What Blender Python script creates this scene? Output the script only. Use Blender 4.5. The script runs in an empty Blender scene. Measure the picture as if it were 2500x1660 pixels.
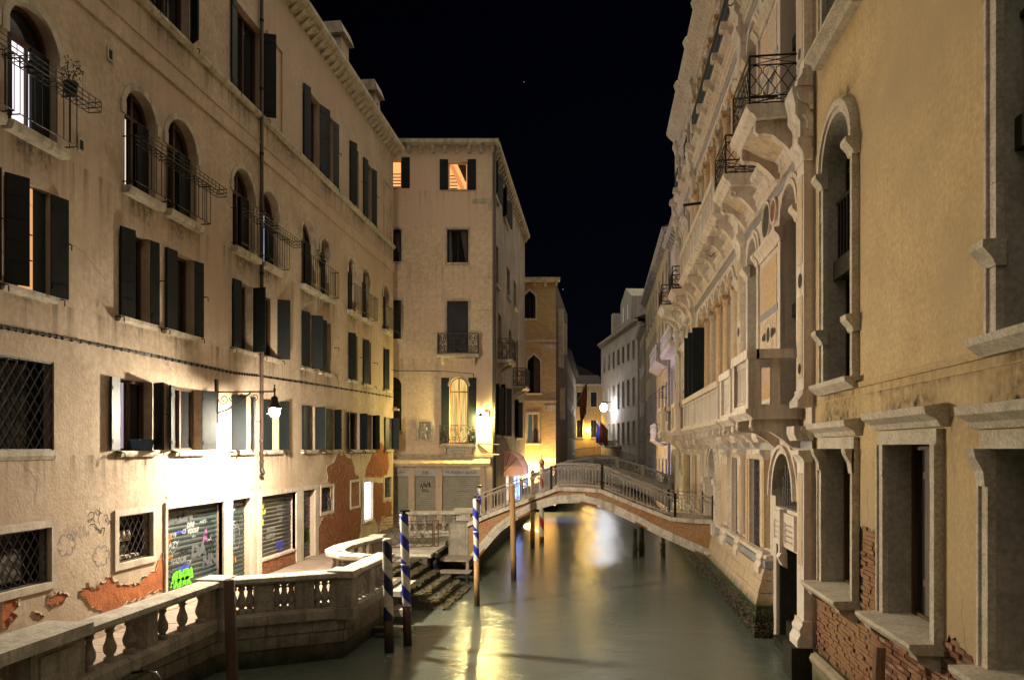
import bpy, bmesh, math, random
from mathutils import Vector, geometry
random.seed(7)
SC = bpy.context.scene
COL = SC.collection
# ------------------------------------------------------------------ camera
EYE = 4.7                                   # eye height above the water, metres
F = 1850.0                                  # focal length in pixels of the 2500 px wide photograph
YAW = math.radians(6.54)
CT, ST = math.cos(YAW), math.sin(YAW)
HOR = 1095.0
cam_d = bpy.data.cameras.new('camera'); cam = bpy.data.objects.new('camera', cam_d); COL.objects.link(cam)
cam.location = (0, 0, EYE); cam.rotation_euler = (math.pi/2, 0, YAW)
cam_d.sensor_width = 36.0; cam_d.lens = 36.0*F/2500.0
cam_d.shift_y = (HOR-830.0)/2500.0
cam_d.clip_end = 2000; cam_d.clip_start = 0.05
SC.camera = cam
# ------------------------------------------------------------------ world: night sky with a few stars
W = bpy.data.worlds.new('World'); SC.world = W; W.use_nodes = True
nt = W.node_tree; nt.nodes.clear()
sky = nt.nodes.new('ShaderNodeTexSky'); sky.sky_type = 'NISHITA'; sky.sun_disc = False
sky.sun_elevation = math.radians(-3.0); sky.sun_rotation = math.radians(20); sky.air_density = 1.0; sky.dust_density = 0.0; sky.ozone_density = 3.0
SKY_STR = 0.012
bg = nt.nodes.new('ShaderNodeBackground'); bg.inputs['Strength'].default_value = SKY_STR
tc = nt.nodes.new('ShaderNodeTexCoord'); vo = nt.nodes.new('ShaderNodeTexVoronoi'); vo.inputs['Scale'].default_value = 46
lt = nt.nodes.new('ShaderNodeMath'); lt.operation = 'LESS_THAN'; lt.inputs[1].default_value = 0.028
sep = nt.nodes.new('ShaderNodeSeparateColor')
gt = nt.nodes.new('ShaderNodeMath'); gt.operation = 'GREATER_THAN'; gt.inputs[1].default_value = 0.86
mu = nt.nodes.new('ShaderNodeMath'); mu.operation = 'MULTIPLY'
mu2 = nt.nodes.new('ShaderNodeMath'); mu2.operation = 'MULTIPLY'
star = nt.nodes.new('ShaderNodeBackground'); star.inputs['Color'].default_value = (0.9, 0.93, 1, 1)
add = nt.nodes.new('ShaderNodeAddShader'); wo = nt.nodes.new('ShaderNodeOutputWorld')
L = nt.links.new
L(sky.outputs[0], bg.inputs['Color'])
L(tc.outputs['Generated'], vo.inputs['Vector']); L(vo.outputs['Distance'], lt.inputs[0]); L(vo.outputs['Color'], sep.inputs[0])
L(sep.outputs[0], gt.inputs[0]); L(lt.outputs[0], mu.inputs[0]); L(gt.outputs[0], mu.inputs[1])
L(mu.outputs[0], mu2.inputs[0]); mu2.inputs[1].default_value = 0.35
L(mu2.outputs[0], star.inputs['Strength']); L(bg.outputs[0], add.inputs[0]); L(star.outputs[0], add.inputs[1]); L(add.outputs[0], wo.inputs[0])
# ------------------------------------------------------------------ the one sun lamp: added very soft dim warm fill from overhead to lift the facades
sun_d = bpy.data.lights.new('overhead_fill', 'SUN'); sun_d.energy = 1.9; sun_d.angle = math.radians(150); sun_d.color = (1.0, 0.87, 0.68)
sun = bpy.data.objects.new('overhead_fill', sun_d); COL.objects.link(sun); sun.location = (0, 30, 60); sun.rotation_euler = (math.radians(-12), 0, 0)
# ------------------------------------------------------------------ exposure
SC.view_settings.view_transform = 'Standard'; SC.view_settings.look = 'None'
SC.view_settings.exposure = 0.15; SC.view_settings.gamma = 1.0; SC.view_settings.use_curve_mapping = False
LAMP = 6800.0        # radiance of the hanging street lamp's globe
CY = SC.cycles
CY.use_denoising = True; CY.use_adaptive_sampling = False; CY.max_bounces = 8; CY.diffuse_bounces = 8; CY.glossy_bounces = 3; CY.sample_clamp_indirect = 6.0
CY.caustics_reflective = False; CY.caustics_refractive = False; CY.light_sampling_threshold = 0.0

# ------------------------------------------------------------------ measuring: photograph pixel + a known plane -> metres
def KX(px): return (px-1250.0)/F
def onX(px, X):                 # Y where a wall at lateral X is seen at column px
    k = KX(px); return X*(CT+k*ST)/(k*CT-ST)
def onY(px, Y):                 # X where the plane Y=const is seen at column px
    k = KX(px); return Y*(k*CT-ST)/(CT+k*ST)
def dep(X, Y): return Y*CT-X*ST
def zat(py, X, Y): return EYE-(py-HOR)*dep(X, Y)/F
def onZ(px, py, Z):
    d = F*(EYE-Z)/(py-HOR); xc = KX(px)*d
    return xc*CT-d*ST, xc*ST+d*CT

# ------------------------------------------------------------------ frames and mesh builder
class Fr:
    def __init__(s, O, U, N): s.O = Vector(O); s.U = Vector(U).normalized(); s.N = Vector(N).normalized()
    def p(s, u, v, n=0.0): q = s.O+s.U*u+s.N*n; return (q.x, q.y, q.z+v)
WF = Fr((0,0,0), (1,0,0), (0,1,0))          # world: u=x, v=z, n=y
class MB:
    def __init__(s): s.v = []; s.f = []
    def poly(s, pts):
        b = len(s.v); s.v += [tuple(p) for p in pts]; s.f.append(tuple(range(b, b+len(pts)))); return s
    def box(s, fr, u0, u1, v0, v1, n0, n1):
        b = len(s.v)
        for n in (n0, n1):
            for (u, v) in ((u0,v0),(u1,v0),(u1,v1),(u0,v1)): s.v.append(fr.p(u, v, n))
        for q in ((0,1,2,3),(7,6,5,4),(0,4,5,1),(1,5,6,2),(2,6,7,3),(3,7,4,0)): s.f.append(tuple(b+i for i in q))
        return s
    def prism(s, fr, pts, n0, n1):          # polygon in (u,v) pushed from n0 to n1
        b = len(s.v); k = len(pts)
        for n in (n0, n1):
            for (u, v) in pts: s.v.append(fr.p(u, v, n))
        s.f.append(tuple(range(b, b+k))); s.f.append(tuple(range(b+2*k-1, b+k-1, -1)))
        for i in range(k): j = (i+1) % k; s.f.append((b+i, b+j, b+k+j, b+k+i))
        return s
    def prismu(s, fr, pts, u0, u1):         # polygon in (n,v) pushed along u
        b = len(s.v); k = len(pts)
        for u in (u0, u1):
            for (n, v) in pts: s.v.append(fr.p(u, v, n))
        s.f.append(tuple(range(b, b+k))); s.f.append(tuple(range(b+2*k-1, b+k-1, -1)))
        for i in range(k): j = (i+1) % k; s.f.append((b+i, b+j, b+k+j, b+k+i))
        return s
    def strip(s, A, B):                     # ribbon between two point lists
        b = len(s.v); s.v += [tuple(p) for p in A]+[tuple(p) for p in B]; n = len(A)
        for i in range(n-1): s.f.append((b+i, b+i+1, b+n+i+1, b+n+i))
        return s
    def tube(s, pts, r, sides=5, r2=None, closed=False):
        pts = [Vector(p) for p in pts]; n = len(pts); b = len(s.v); r2 = r if r2 is None else r2
        for i, p in enumerate(pts):
            if closed: t = pts[(i+1) % n]-pts[i-1]
            else: t = pts[min(i+1, n-1)]-pts[max(i-1, 0)]
            t.normalize()
            a = t.cross(Vector((0,0,1)) if abs(t.z) < 0.9 else Vector((0,1,0))); a.normalize(); c = t.cross(a)
            rr = r+(r2-r)*i/max(n-1, 1)
            for k in range(sides):
                w = 2*math.pi*k/sides; q = p+a*(rr*math.cos(w))+c*(rr*math.sin(w)); s.v.append((q.x,q.y,q.z))
        m = n if closed else n-1
        for i in range(m):
            for k in range(sides):
                i2 = (i+1) % n; k2 = (k+1) % sides
                s.f.append((b+i*sides+k, b+i*sides+k2, b+i2*sides+k2, b+i2*sides+k))
        if not closed:
            s.f.append(tuple(b+k for k in range(sides))[::-1]); s.f.append(tuple(b+(n-1)*sides+k for k in range(sides)))
        return s
    def lathe(s, c, prof, segs=10, fr=None, ph=0.0):     # prof = [(r, z)], vertical axis through c
        b = len(s.v); n = len(prof)
        for (r, z) in prof:
            for k in range(segs):
                w = 2*math.pi*k/segs+ph; s.v.append((c[0]+r*math.cos(w), c[1]+r*math.sin(w), c[2]+z))
        for i in range(n-1):
            for k in range(segs): k2 = (k+1) % segs; s.f.append((b+i*segs+k, b+i*segs+k2, b+(i+1)*segs+k2, b+(i+1)*segs+k))
        s.f.append(tuple(b+k for k in range(segs))[::-1]); s.f.append(tuple(b+(n-1)*segs+k for k in range(segs)))
        return s
    def disc(s, fr, u, v, n, r, segs=16, ru=None):
        s.poly([fr.p(u+(ru or r)*math.cos(2*math.pi*i/segs), v+r*math.sin(2*math.pi*i/segs), n) for i in range(segs)]); return s
    def ring(s, fr, u, v, n0, n1, r0, r1, segs=16, a0=0.0, a1=2*math.pi, asp=1.0):   # flat ring (arch moulding) with depth
        k = segs; full = abs(a1-a0-2*math.pi) < 1e-6
        for i in range(k):
            w0 = a0+(a1-a0)*i/k; w1 = a0+(a1-a0)*(i+1)/k
            def q(w, r, n): return fr.p(u+r*math.cos(w), v+asp*r*math.sin(w), n)
            s.poly([q(w0,r0,n1), q(w0,r1,n1), q(w1,r1,n1), q(w1,r0,n1)])
            s.poly([q(w0,r1,n0), q(w1,r1,n0), q(w1,r1,n1), q(w0,r1,n1)])
            s.poly([q(w0,r0,n0), q(w0,r0,n1), q(w1,r0,n1), q(w1,r0,n0)])
        return s
    def mesh(s, name, mat, off=(0,0,0), smooth=False, fix=True):
        me = bpy.data.meshes.new(name)
        ox, oy, oz = off
        me.from_pydata([(x-ox, y-oy, z-oz) for (x,y,z) in s.v], [], s.f)
        if fix:
            bm = bmesh.new(); bm.from_mesh(me); bmesh.ops.recalc_face_normals(bm, faces=bm.faces[:]); bm.to_mesh(me); bm.free()
        if smooth: me.polygons.foreach_set('use_smooth', [True]*len(me.polygons))
        me.materials.append(mat)
        return me
    def build(s, name, mat, parent=None, smooth=False, fix=True):
        if name in SPLIT and parent is not None:
            pcs = s.islands()
            if len(pcs) > 1: return [p.build1(name, mat, parent, smooth, fix) for p in pcs][0]
        return s.build1(name, mat, parent, smooth, fix)
    def islands(s):                         # loose pieces, welded by position
        key = {}; par = list(range(len(s.v)))
        def find(i):
            while par[i] != i: par[i] = par[par[i]]; i = par[i]
            return i
        for i, p in enumerate(s.v):
            k = tuple(round(c, 4) for c in p); j = key.setdefault(k, i)
            if j != i: par[find(i)] = find(j)
        for f in s.f:
            for i in f[1:]: par[find(i)] = find(f[0])
        out = {}
        for f in s.f:
            m = out.setdefault(find(f[0]), (MB(), {})); b, mp = m; q = []
            for i in f:
                if i not in mp: mp[i] = len(b.v); b.v.append(s.v[i])
                q.append(mp[i])
            b.f.append(tuple(q))
        return [m[0] for m in out.values()]
    def build1(s, name, mat, parent=None, smooth=False, fix=True):
        off = WL.get(parent.as_pointer(), Vector((0,0,0))) if parent else Vector((0,0,0))
        ori = off
        if parent is None and s.v:          # own origin at the base centre
            xs = [p[0] for p in s.v]; ys = [p[1] for p in s.v]; zs = [p[2] for p in s.v]
            ori = Vector(((min(xs)+max(xs))/2, (min(ys)+max(ys))/2, min(zs)))
        o = bpy.data.objects.new(name, s.mesh(name, mat, ori, smooth, fix)); COL.objects.link(o)
        if parent: o.parent = parent
        else: o.location = ori
        WL[o.as_pointer()] = Vector(ori)
        return o
WL = {}
SPLIT = {'impost','jamb','quoin','frame_corbel','pipe_collar','shutter_hook','dark_discs','carved_rings','roundel','shelf_ware','pilaster_panel','bolt_hole','dormer_window','door_frame','balcony_rail'}
def thing(name, label, cat, loc, group=None):
    o = bpy.data.objects.new(name, None); COL.objects.link(o); o.location = loc; o.empty_display_size = 0.2
    o['label'] = label; o['category'] = cat
    if group: o['group'] = group
    WL[o.as_pointer()] = Vector(loc); return o
def tag(o, label, cat, group=None):
    o['label'] = label; o['category'] = cat
    if group: o['group'] = group
    return o
def struct(o): o['kind'] = 'structure'; return o
def inst(name, me, parent, loc, rz=0.0, sc=None, ry=0.0, rx=0.0):   # shared-mesh piece placed in world metres
    o = bpy.data.objects.new(name, me); COL.objects.link(o)
    off = WL[parent.as_pointer()] if parent else Vector((0,0,0))
    if parent: o.parent = parent
    o.location = Vector(loc)-off; o.rotation_euler = (rx, ry, rz)
    if sc: o.scale = sc
    WL[o.as_pointer()] = Vector(loc); return o

# ------------------------------------------------------------------ materials
def M(name, c1, c2=None, scale=1.2, rough=0.85, bump=0.25, bscale=26.0, streak=0.0, sills=(), scol=(0.05,0.045,0.03), algae=None,
      metal=0.0, emit=None, estr=0.0, fine=0.22, spec=0.3, big=None, wet=None, stretch=None, coat=0.0):
    m = bpy.data.materials.new(name); m.use_nodes = True; t = m.node_tree; b = t.nodes['Principled BSDF']; l = t.links.new
    def nd(tp, **kw):
        n = t.nodes.new(tp)
        for k, v in kw.items(): setattr(n, k, v)
        return n
    def math_(op, a, bb, clamp=False):
        n = nd('ShaderNodeMath', operation=op, use_clamp=clamp)
        for i, x in enumerate((a, bb)):
            if x is None: continue
            if isinstance(x, (int, float)): n.inputs[i].default_value = x
            else: l(x, n.inputs[i])
        return n.outputs[0]
    def mixc(fac, a, bb, mode='MIX'):
        n = nd('ShaderNodeMix', data_type='RGBA', blend_type=mode)
        for i, x in ((0, fac), (6, a), (7, bb)):
            if isinstance(x, (int, float)): n.inputs[i].default_value = x
            elif isinstance(x, tuple): n.inputs[i].default_value = (*x, 1)
            else: l(x, n.inputs[i])
        return n.outputs[2]
    def noise(vec, sc, det=5.0, ro=0.6):
        n = nd('ShaderNodeTexNoise'); n.inputs['Scale'].default_value = sc; n.inputs['Detail'].default_value = det; n.inputs['Roughness'].default_value = ro
        l(vec, n.inputs['Vector']); return n.outputs['Fac']
    def rng(x, a, bb, c=0.0, d=1.0):
        n = nd('ShaderNodeMapRange'); l(x, n.inputs[0])
        for i, v in enumerate((a, bb, c, d)): n.inputs[i+1].default_value = v
        return n.outputs[0]
    geo = nd('ShaderNodeNewGeometry'); pos = geo.outputs['Position']
    if stretch:
        mp = nd('ShaderNodeMapping'); mp.inputs['Scale'].default_value = stretch; l(pos, mp.inputs[0]); tv = mp.outputs[0]
    else: tv = pos
    c2 = c2 or tuple(x*0.72 for x in c1)
    col = mixc(rng(noise(tv, scale), 0.36, 0.66), c1, c2)
    if fine: col = mixc(1.0, col, mixc(rng(noise(tv, scale*9, 4), 0.3, 0.7), (1-fine,)*3, (1+fine*0.5,)*3), 'MULTIPLY')
    sx = nd('ShaderNodeSeparateXYZ'); l(pos, sx.inputs[0]); Z = sx.outputs[2]
    if big: col = mixc(rng(noise(pos, 0.23, 3), 0.42, 0.62), col, big)
    if streak:
        mp = nd('ShaderNodeMapping'); mp.inputs['Scale'].default_value = (5.5, 5.5, 0.28); l(pos, mp.inputs[0])
        st = rng(noise(mp.outputs[0], 1.0, 4), 0.5, 0.66)
        if sills:
            mask = None
            for zs, ln in sills:
                a = math_('MULTIPLY', rng(Z, zs-ln, zs-0.02), math_('LESS_THAN', Z, zs))
                mask = a if mask is None else math_('MAXIMUM', mask, a)
            st = math_('MULTIPLY', st, math_('ADD', math_('MULTIPLY', mask, 0.85), 0.15))
        col = mixc(math_('MULTIPLY', st, streak, True), col, scol)
    rgh = rough
    if algae:
        z0, z1, ac = algae
        zz = math_('ADD', Z, math_('MULTIPLY', math_('SUBTRACT', noise(pos, 2.6), 0.5), (z1-z0)*1.3))
        col = mixc(rng(zz, z1, z0), col, ac)
    l(col, b.inputs['Base Color']) if not isinstance(col, tuple) else None
    b.inputs['Roughness'].default_value = rgh; b.inputs['Metallic'].default_value = metal; b.inputs['Specular IOR Level'].default_value = spec
    if coat: b.inputs['Coat Weight'].default_value = coat
    if bump:
        bp = nd('ShaderNodeBump'); bp.inputs['Strength'].default_value = bump; bp.inputs['Distance'].default_value = 0.02
        h = math_('ADD', noise(tv, bscale, 6), math_('MULTIPLY', noise(tv, bscale*0.12, 3), 1.6)); l(h, bp.inputs['Height']); l(bp.outputs[0], b.inputs['Normal'])
    if emit: b.inputs['Emission Color'].default_value = (*emit, 1); b.inputs['Emission Strength'].default_value = estr
    return m
def E(name, c, s):
    m = bpy.data.materials.new(name); m.use_nodes = True; t = m.node_tree; t.nodes.clear()
    e = t.nodes.new('ShaderNodeEmission'); e.inputs[0].default_value = (*c, 1); e.inputs[1].default_value = s
    o = t.nodes.new('ShaderNodeOutputMaterial'); t.links.new(e.outputs[0], o.inputs[0]); return m
def EC(name, c1, c2, s, sc=(3,3,0.2)):     # lit curtain: folds of two tones
    m = bpy.data.materials.new(name); m.use_nodes = True; t = m.node_tree; t.nodes.clear(); l = t.links.new
    g = t.nodes.new('ShaderNodeNewGeometry'); mp = t.nodes.new('ShaderNodeMapping'); mp.inputs['Scale'].default_value = sc
    n = t.nodes.new('ShaderNodeTexNoise'); n.inputs['Scale'].default_value = 3.0; r = t.nodes.new('ShaderNodeValToRGB')
    r.color_ramp.elements[0].color = (*c2, 1); r.color_ramp.elements[1].color = (*c1, 1); r.color_ramp.elements[0].position = 0.35; r.color_ramp.elements[1].position = 0.65
    e = t.nodes.new('ShaderNodeEmission'); e.inputs[1].default_value = s; o = t.nodes.new('ShaderNodeOutputMaterial')
    l(g.outputs['Position'], mp.inputs[0]); l(mp.outputs[0], n.inputs['Vector']); l(n.outputs['Fac'], r.inputs[0]); l(r.outputs[0], e.inputs[0]); l(e.outputs[0], o.inputs[0]); return m
LS = [(14.36, 0.75), (10.12, 0.95), (7.36, 0.8), (4.58, 0.7)]
m_lwall = M('cream_plaster', (0.54,0.43,0.325), (0.41,0.315,0.225), 0.9, 0.9, 0.5, 18, 0.75, LS, (0.12,0.09,0.05), big=(0.44,0.335,0.245))
m_lstone = M('istrian_sill', (0.56,0.50,0.40), (0.38,0.33,0.25), 3, 0.8, 0.3, 20, 0.4)
m_white = M('painted_stone_frame', (0.58,0.51,0.42), (0.45,0.38,0.30), 2.5, 0.8, 0.2, 22, 0.25)
m_shut = M('dark_green_shutter', (0.012,0.016,0.016), (0.008,0.010,0.011), 4, 0.55, 0.1, 40, spec=0.2)
m_shut2 = M('blue_grey_shutter', (0.014,0.019,0.023), (0.010,0.014,0.017), 4, 0.5, 0.1, 40, spec=0.25)
m_iron = M('black_iron', (0.012,0.011,0.010), (0.022,0.016,0.012), 9, 0.5, 0.1, 60, metal=0.3)
m_iron2 = M('grey_iron', (0.10,0.095,0.09), (0.06,0.05,0.045), 9, 0.55, 0.15, 60, metal=0.3)
m_rust = M('rusty_iron', (0.11,0.055,0.035), (0.05,0.03,0.02), 9, 0.7, 0.2, 60)
m_glass = M('dark_pane', (0.010,0.011,0.012), (0.016,0.016,0.016), 1.2, 0.08, 0.04, 6, spec=0.5, fine=0)
m_room = M('dark_room', (0.02,0.018,0.015), None, 1, 0.9, 0)
m_wood = M('brown_wood', (0.10,0.055,0.03), (0.06,0.03,0.018), 5, 0.55, 0.2, 40, stretch=(1,1,0.15))
m_patch = M('exposed_terracotta', (0.46,0.15,0.05), (0.30,0.095,0.035), 3.2, 0.95, 0.9, 9, fine=0.4)
m_mortar = M('crumbling_mortar', (0.27,0.13,0.065), (0.18,0.08,0.04), 4, 0.95, 0.9, 14, fine=0.4)
m_brickA = M('old_brick_orange', (0.32,0.125,0.055), (0.20,0.075,0.035), 6, 0.92, 0.6, 22, fine=0.4)
m_stone = M('weathered_stone', (0.34,0.30,0.24), (0.20,0.175,0.14), 2.2, 0.88, 0.5, 14, 0.45, fine=0.3, algae=(0.15, 0.75, (0.035,0.04,0.018)))
m_cope = M('pale_coping_stone', (0.52,0.47,0.39), (0.34,0.30,0.24), 2.2, 0.8, 0.45, 16, 0.3, fine=0.3)
m_pave = M('paving_trachyte', (0.33,0.25,0.20), (0.24,0.18,0.14), 2.5, 0.75, 0.35, 18, fine=0.3)
m_joint = M('paving_joint', (0.12,0.09,0.07), None, 4, 0.95, 0.4)
m_quay = M('wet_quay_wall', (0.13,0.115,0.085), (0.06,0.055,0.04), 1.5, 0.75, 0.9, 9, 0.5, fine=0.4, algae=(0.0, 0.55, (0.012,0.016,0.008)))
m_lead = M('dull_roof', (0.05,0.045,0.04), None, 3, 0.9, 0.4, 10)
# ------------------------------------------------------------------ walls with openings
def outline(h, k=14):
    u0, u1, v0, v1 = h[:4]; arch = h[4] if len(h) > 4 else 0
    if not arch: return [(u0,v0),(u1,v0),(u1,v1),(u0,v1)]
    c = (u0+u1)/2; r = (u1-u0)/2; pts = [(u0,v0),(u1,v0)]
    if arch == 2:                                        # pointed
        for i in range(k+1):
            t = i/k; w = math.pi*t; x = c+r*math.cos(w); y = v1+r*1.25*(math.sin(w)**0.8)+0.35*r*max(0, 1-abs(t-0.5)*8)
            pts.append((x, y))
    else:
        for i in range(k+1): w = math.pi*i/k; pts.append((c+r*math.cos(w), v1+r*arch*math.sin(w)))
    return pts
def htop(h): return max(p[1] for p in outline(h))
def wall(mb, fr, u0, u1, v0, v1, holes, n=0.0, rev=0.3):
    us = sorted(set([u0, u1]+[x for h in holes for x in (h[0], h[1]) if u0 < x < u1]))
    vs = sorted(set([v0, v1]+[x for h in holes for x in (h[2], htop(h)) if v0 < x < v1]))
    for j in range(len(vs)-1):
        run = None
        for i in range(len(us)):
            solid = False
            if i < len(us)-1:
                cu = (us[i]+us[i+1])/2; cv = (vs[j]+vs[j+1])/2
                solid = not any(h[0] < cu < h[1] and h[2] < cv < htop(h) for h in holes)
            if solid and run is None: run = us[i]
            if not solid and run is not None:
                a, b = run, us[i]; mb.poly([fr.p(a,vs[j],n), fr.p(b,vs[j],n), fr.p(b,vs[j+1],n), fr.p(a,vs[j+1],n)]); run = None
    for h in holes:
        o = outline(h)
        if len(h) > 4 and h[4]:
            tp = htop(h); arc = [p for p in o[2:] if p[1] >= h[3]-1e-6]
            arc = [(h[1], h[3])]+arc+[(h[0], h[3])] if h[4] == 2 else arc
            mb.strip([fr.p(u, v, n) for u, v in arc], [fr.p(u, tp, n) for u, v in arc])
        if rev:
            a = [fr.p(u, v, n) for u, v in o+o[:1]]; b = [fr.p(u, v, n-rev) for u, v in o+o[:1]]
            mb.strip(a, b)
def pane(bld, fr, h, n, mat, name='pane'):
    mb = MB(); mb.poly([fr.p(u, v, n) for u, v in outline(h)]); return mb.build(name, mat, bld, fix=False)
def window(bld, fr, h, rev, mat=None, frm=None, t=0.06, mull=True, trans=None, label=None, pmat=None):
    u0, u1, v0, v1 = h[:4]; o = outline(h); n0, n1 = -rev+0.012, -rev+0.07
    mb = MB(); c = ((u0+u1)/2, (v0+v1)/2)
    inn = [(c[0]+(u-c[0])*(1-2*t/(u1-u0)), c[1]+(v-c[1])*(1-2*t/(htop(h)-v0))) for u, v in o]
    k = len(o)
    for i in range(k):
        j = (i+1) % k
        mb.poly([fr.p(*o[i], n1), fr.p(*o[j], n1), fr.p(*inn[j], n1), fr.p(*inn[i], n1)])
        mb.poly([fr.p(*inn[i], n1), fr.p(*inn[j], n1), fr.p(*inn[j], n0), fr.p(*inn[i], n0)])
    if mull: mb.box(fr, c[0]-t*0.6, c[0]+t*0.6, v0+t, htop(h)-t, n0, n1+0.004)
    if trans is not None: mb.box(fr, u0+t, u1-t, trans-t*0.6, trans+t*0.6, n0, n1+0.008)
    w = mb.build('window', frm or m_wood, bld)
    if label: w['label'] = label
    pane(w, fr, h, -rev+0.008, pmat or m_glass)
    return w
def sill(w, fr, u0, u1, v, th=0.13, pr=0.14, mat=None, name='sill', ov=0.1):
    mb = MB(); mb.prismu(fr, [(-0.02,v-th),(pr-0.03,v-th),(pr,v-th*0.55),(pr,v),(-0.02,v+0.012)], u0-ov, u1+ov); return mb.build(name, mat or m_lstone, w)
def leaf(w, fr, hu, v0, v1, wid, ang, side, mat, n=0.02, th=0.04, slats=True, name='shutter'):
    # hinge at hu; side -1: jamb nearer the start of u, +1: the other; ang 0 closed, 90 sticking out, 180 flat on the wall
    a = math.radians(ang); d = math.cos(a)*(-side); q = math.sin(a)
    O = Vector(fr.p(hu, 0, n)); U = fr.U*d+fr.N*q; Nn = fr.N*d*(1 if side < 0 else -1)-fr.U*q*(1 if side < 0 else -1)
    f2 = Fr(O, U, Nn); mb = MB(); mb.box(f2, 0, wid, v0, v1, 0, th)
    if slats:
        k = max(3, int((v1-v0)/0.32))
        for i in range(k):
            z0 = v0+(v1-v0)*(i+0.03)/k; z1 = v0+(v1-v0)*(i+0.97)/k
            mb.box(f2, 0.012, wid-0.012, z0, z1, th, th+0.007)
        mb.box(f2, 0.03, wid-0.03, v0+0.14, v0+0.22, -0.014, 0); mb.box(f2, 0.03, wid-0.03, v1-0.26, v1-0.18, -0.014, 0)
    return mb.build(name, mat, w)
def holdback(mb, fr, u, v): mb.tube([fr.p(u,v,0), fr.p(u,v,0.16), fr.p(u,v-0.02,0.2), fr.p(u,v-0.12,0.2)], 0.012, 4)
def blob(poly, j=0.05, sub=7, seed=1):
    rr = random.Random(seed); out = []
    for i in range(len(poly)):
        a = poly[i]; b = poly[(i+1) % len(poly)]
        for k in range(sub):
            t = k/sub; out.append((a[0]+(b[0]-a[0])*t+rr.gauss(0,j), a[1]+(b[1]-a[1])*t+rr.gauss(0,j)))
    return out
def flat(mb, fr, pts, n):
    vs = [Vector((u, v, 0)) for u, v in pts]
    for tri in geometry.tessellate_polygon([vs]): mb.poly([fr.p(pts[i][0], pts[i][1], n) for i in tri])
def inside(p, poly):
    x, y = p; c = False; k = len(poly)
    for i in range(k):
        x0, y0 = poly[i]; x1, y1 = poly[i-1]
        if (y0 > y) != (y1 > y) and x < (x1-x0)*(y-y0)/(y1-y0)+x0: c = not c
    return c
def bricks(mb, fr, poly, n0, dn, seed, L=0.25, H=0.065, holes=()):
    rr = random.Random(seed); us = [p[0] for p in poly]; vs = [p[1] for p in poly]; z = min(vs); row = 0
    while z < max(vs):
        u = min(us)-(L/2 if row % 2 else 0)
        while u < max(us):
            l = L*rr.uniform(0.8, 1.1)
            if inside((u+l/2, z+H/2), poly) and rr.random() > 0.06 and not any(a-0.05 < u+l and u < b+0.05 and c < z+H and z < d for a,b,c,d in holes):
                mb.box(fr, u+0.006, u+l-0.006, z+0.005, z+H-0.005, n0-0.02, n0+rr.uniform(0.2, 1)*dn)
            u += l
        z += H+0.006; row += 1
def text_mb(body, size, fr, u, v, n, mb=None, flip=1, shear=0.0, jit=0.0, seed=0, bold=0.0, align='LEFT', sx=1.0):
    cu = bpy.data.curves.new('t', 'FONT'); cu.body = body; cu.size = size; cu.align_x = align; cu.offset = bold; cu.shear = shear; cu.resolution_u = 2
    o = bpy.data.objects.new('t', cu); COL.objects.link(o); dg = bpy.context.evaluated_depsgraph_get(); dg.update()
    me = o.evaluated_get(dg).to_mesh(); mb = mb or MB(); b = len(mb.v); rr = random.Random(seed)
    for x in me.vertices: mb.v.append(fr.p(u+flip*sx*x.co.x+rr.uniform(-jit, jit), v+x.co.y+rr.uniform(-jit, jit), n))
    for p in me.polygons: mb.f.append(tuple(b+i for i in p.vertices))
    o.evaluated_get(dg).to_mesh_clear(); bpy.data.objects.remove(o); bpy.data.curves.remove(cu); return mb
def stroke(mb, fr, pts, w, n):
    for i in range(len(pts)-1):
        a, b = pts[i], pts[i+1]; d = math.hypot(b[0]-a[0], b[1]-a[1]) or 1; x, y = -(b[1]-a[1])/d*w/2, (b[0]-a[0])/d*w/2; e = (b[0]-a[0])/d*w*0.3, (b[1]-a[1])/d*w*0.3
        mb.poly([fr.p(a[0]+x-e[0],a[1]+y-e[1],n), fr.p(a[0]-x-e[0],a[1]-y-e[1],n), fr.p(b[0]-x+e[0],b[1]-y+e[1],n), fr.p(b[0]+x+e[0],b[1]+y+e[1],n)])
def scrawl(mb, fr, u, v, w, h, seed, n, sw=0.025, kn=9):     # a zig-zag tag
    rr = random.Random(seed); pts = []
    for i in range(kn): pts.append((u+w*i/(kn-1)+rr.uniform(-0.06,0.06)*w, v+(h if i % 2 else 0)*rr.uniform(0.6,1)+rr.uniform(-0.1,0.1)*h))
    stroke(mb, fr, pts, sw, n)
def loop_pts(u, v, r, a0=0.0, a1=6.28, asp=1.0, k=12): return [(u+r*math.cos(a0+(a1-a0)*i/k), v+asp*r*math.sin(a0+(a1-a0)*i/k)) for i in range(k+1)]
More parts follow.
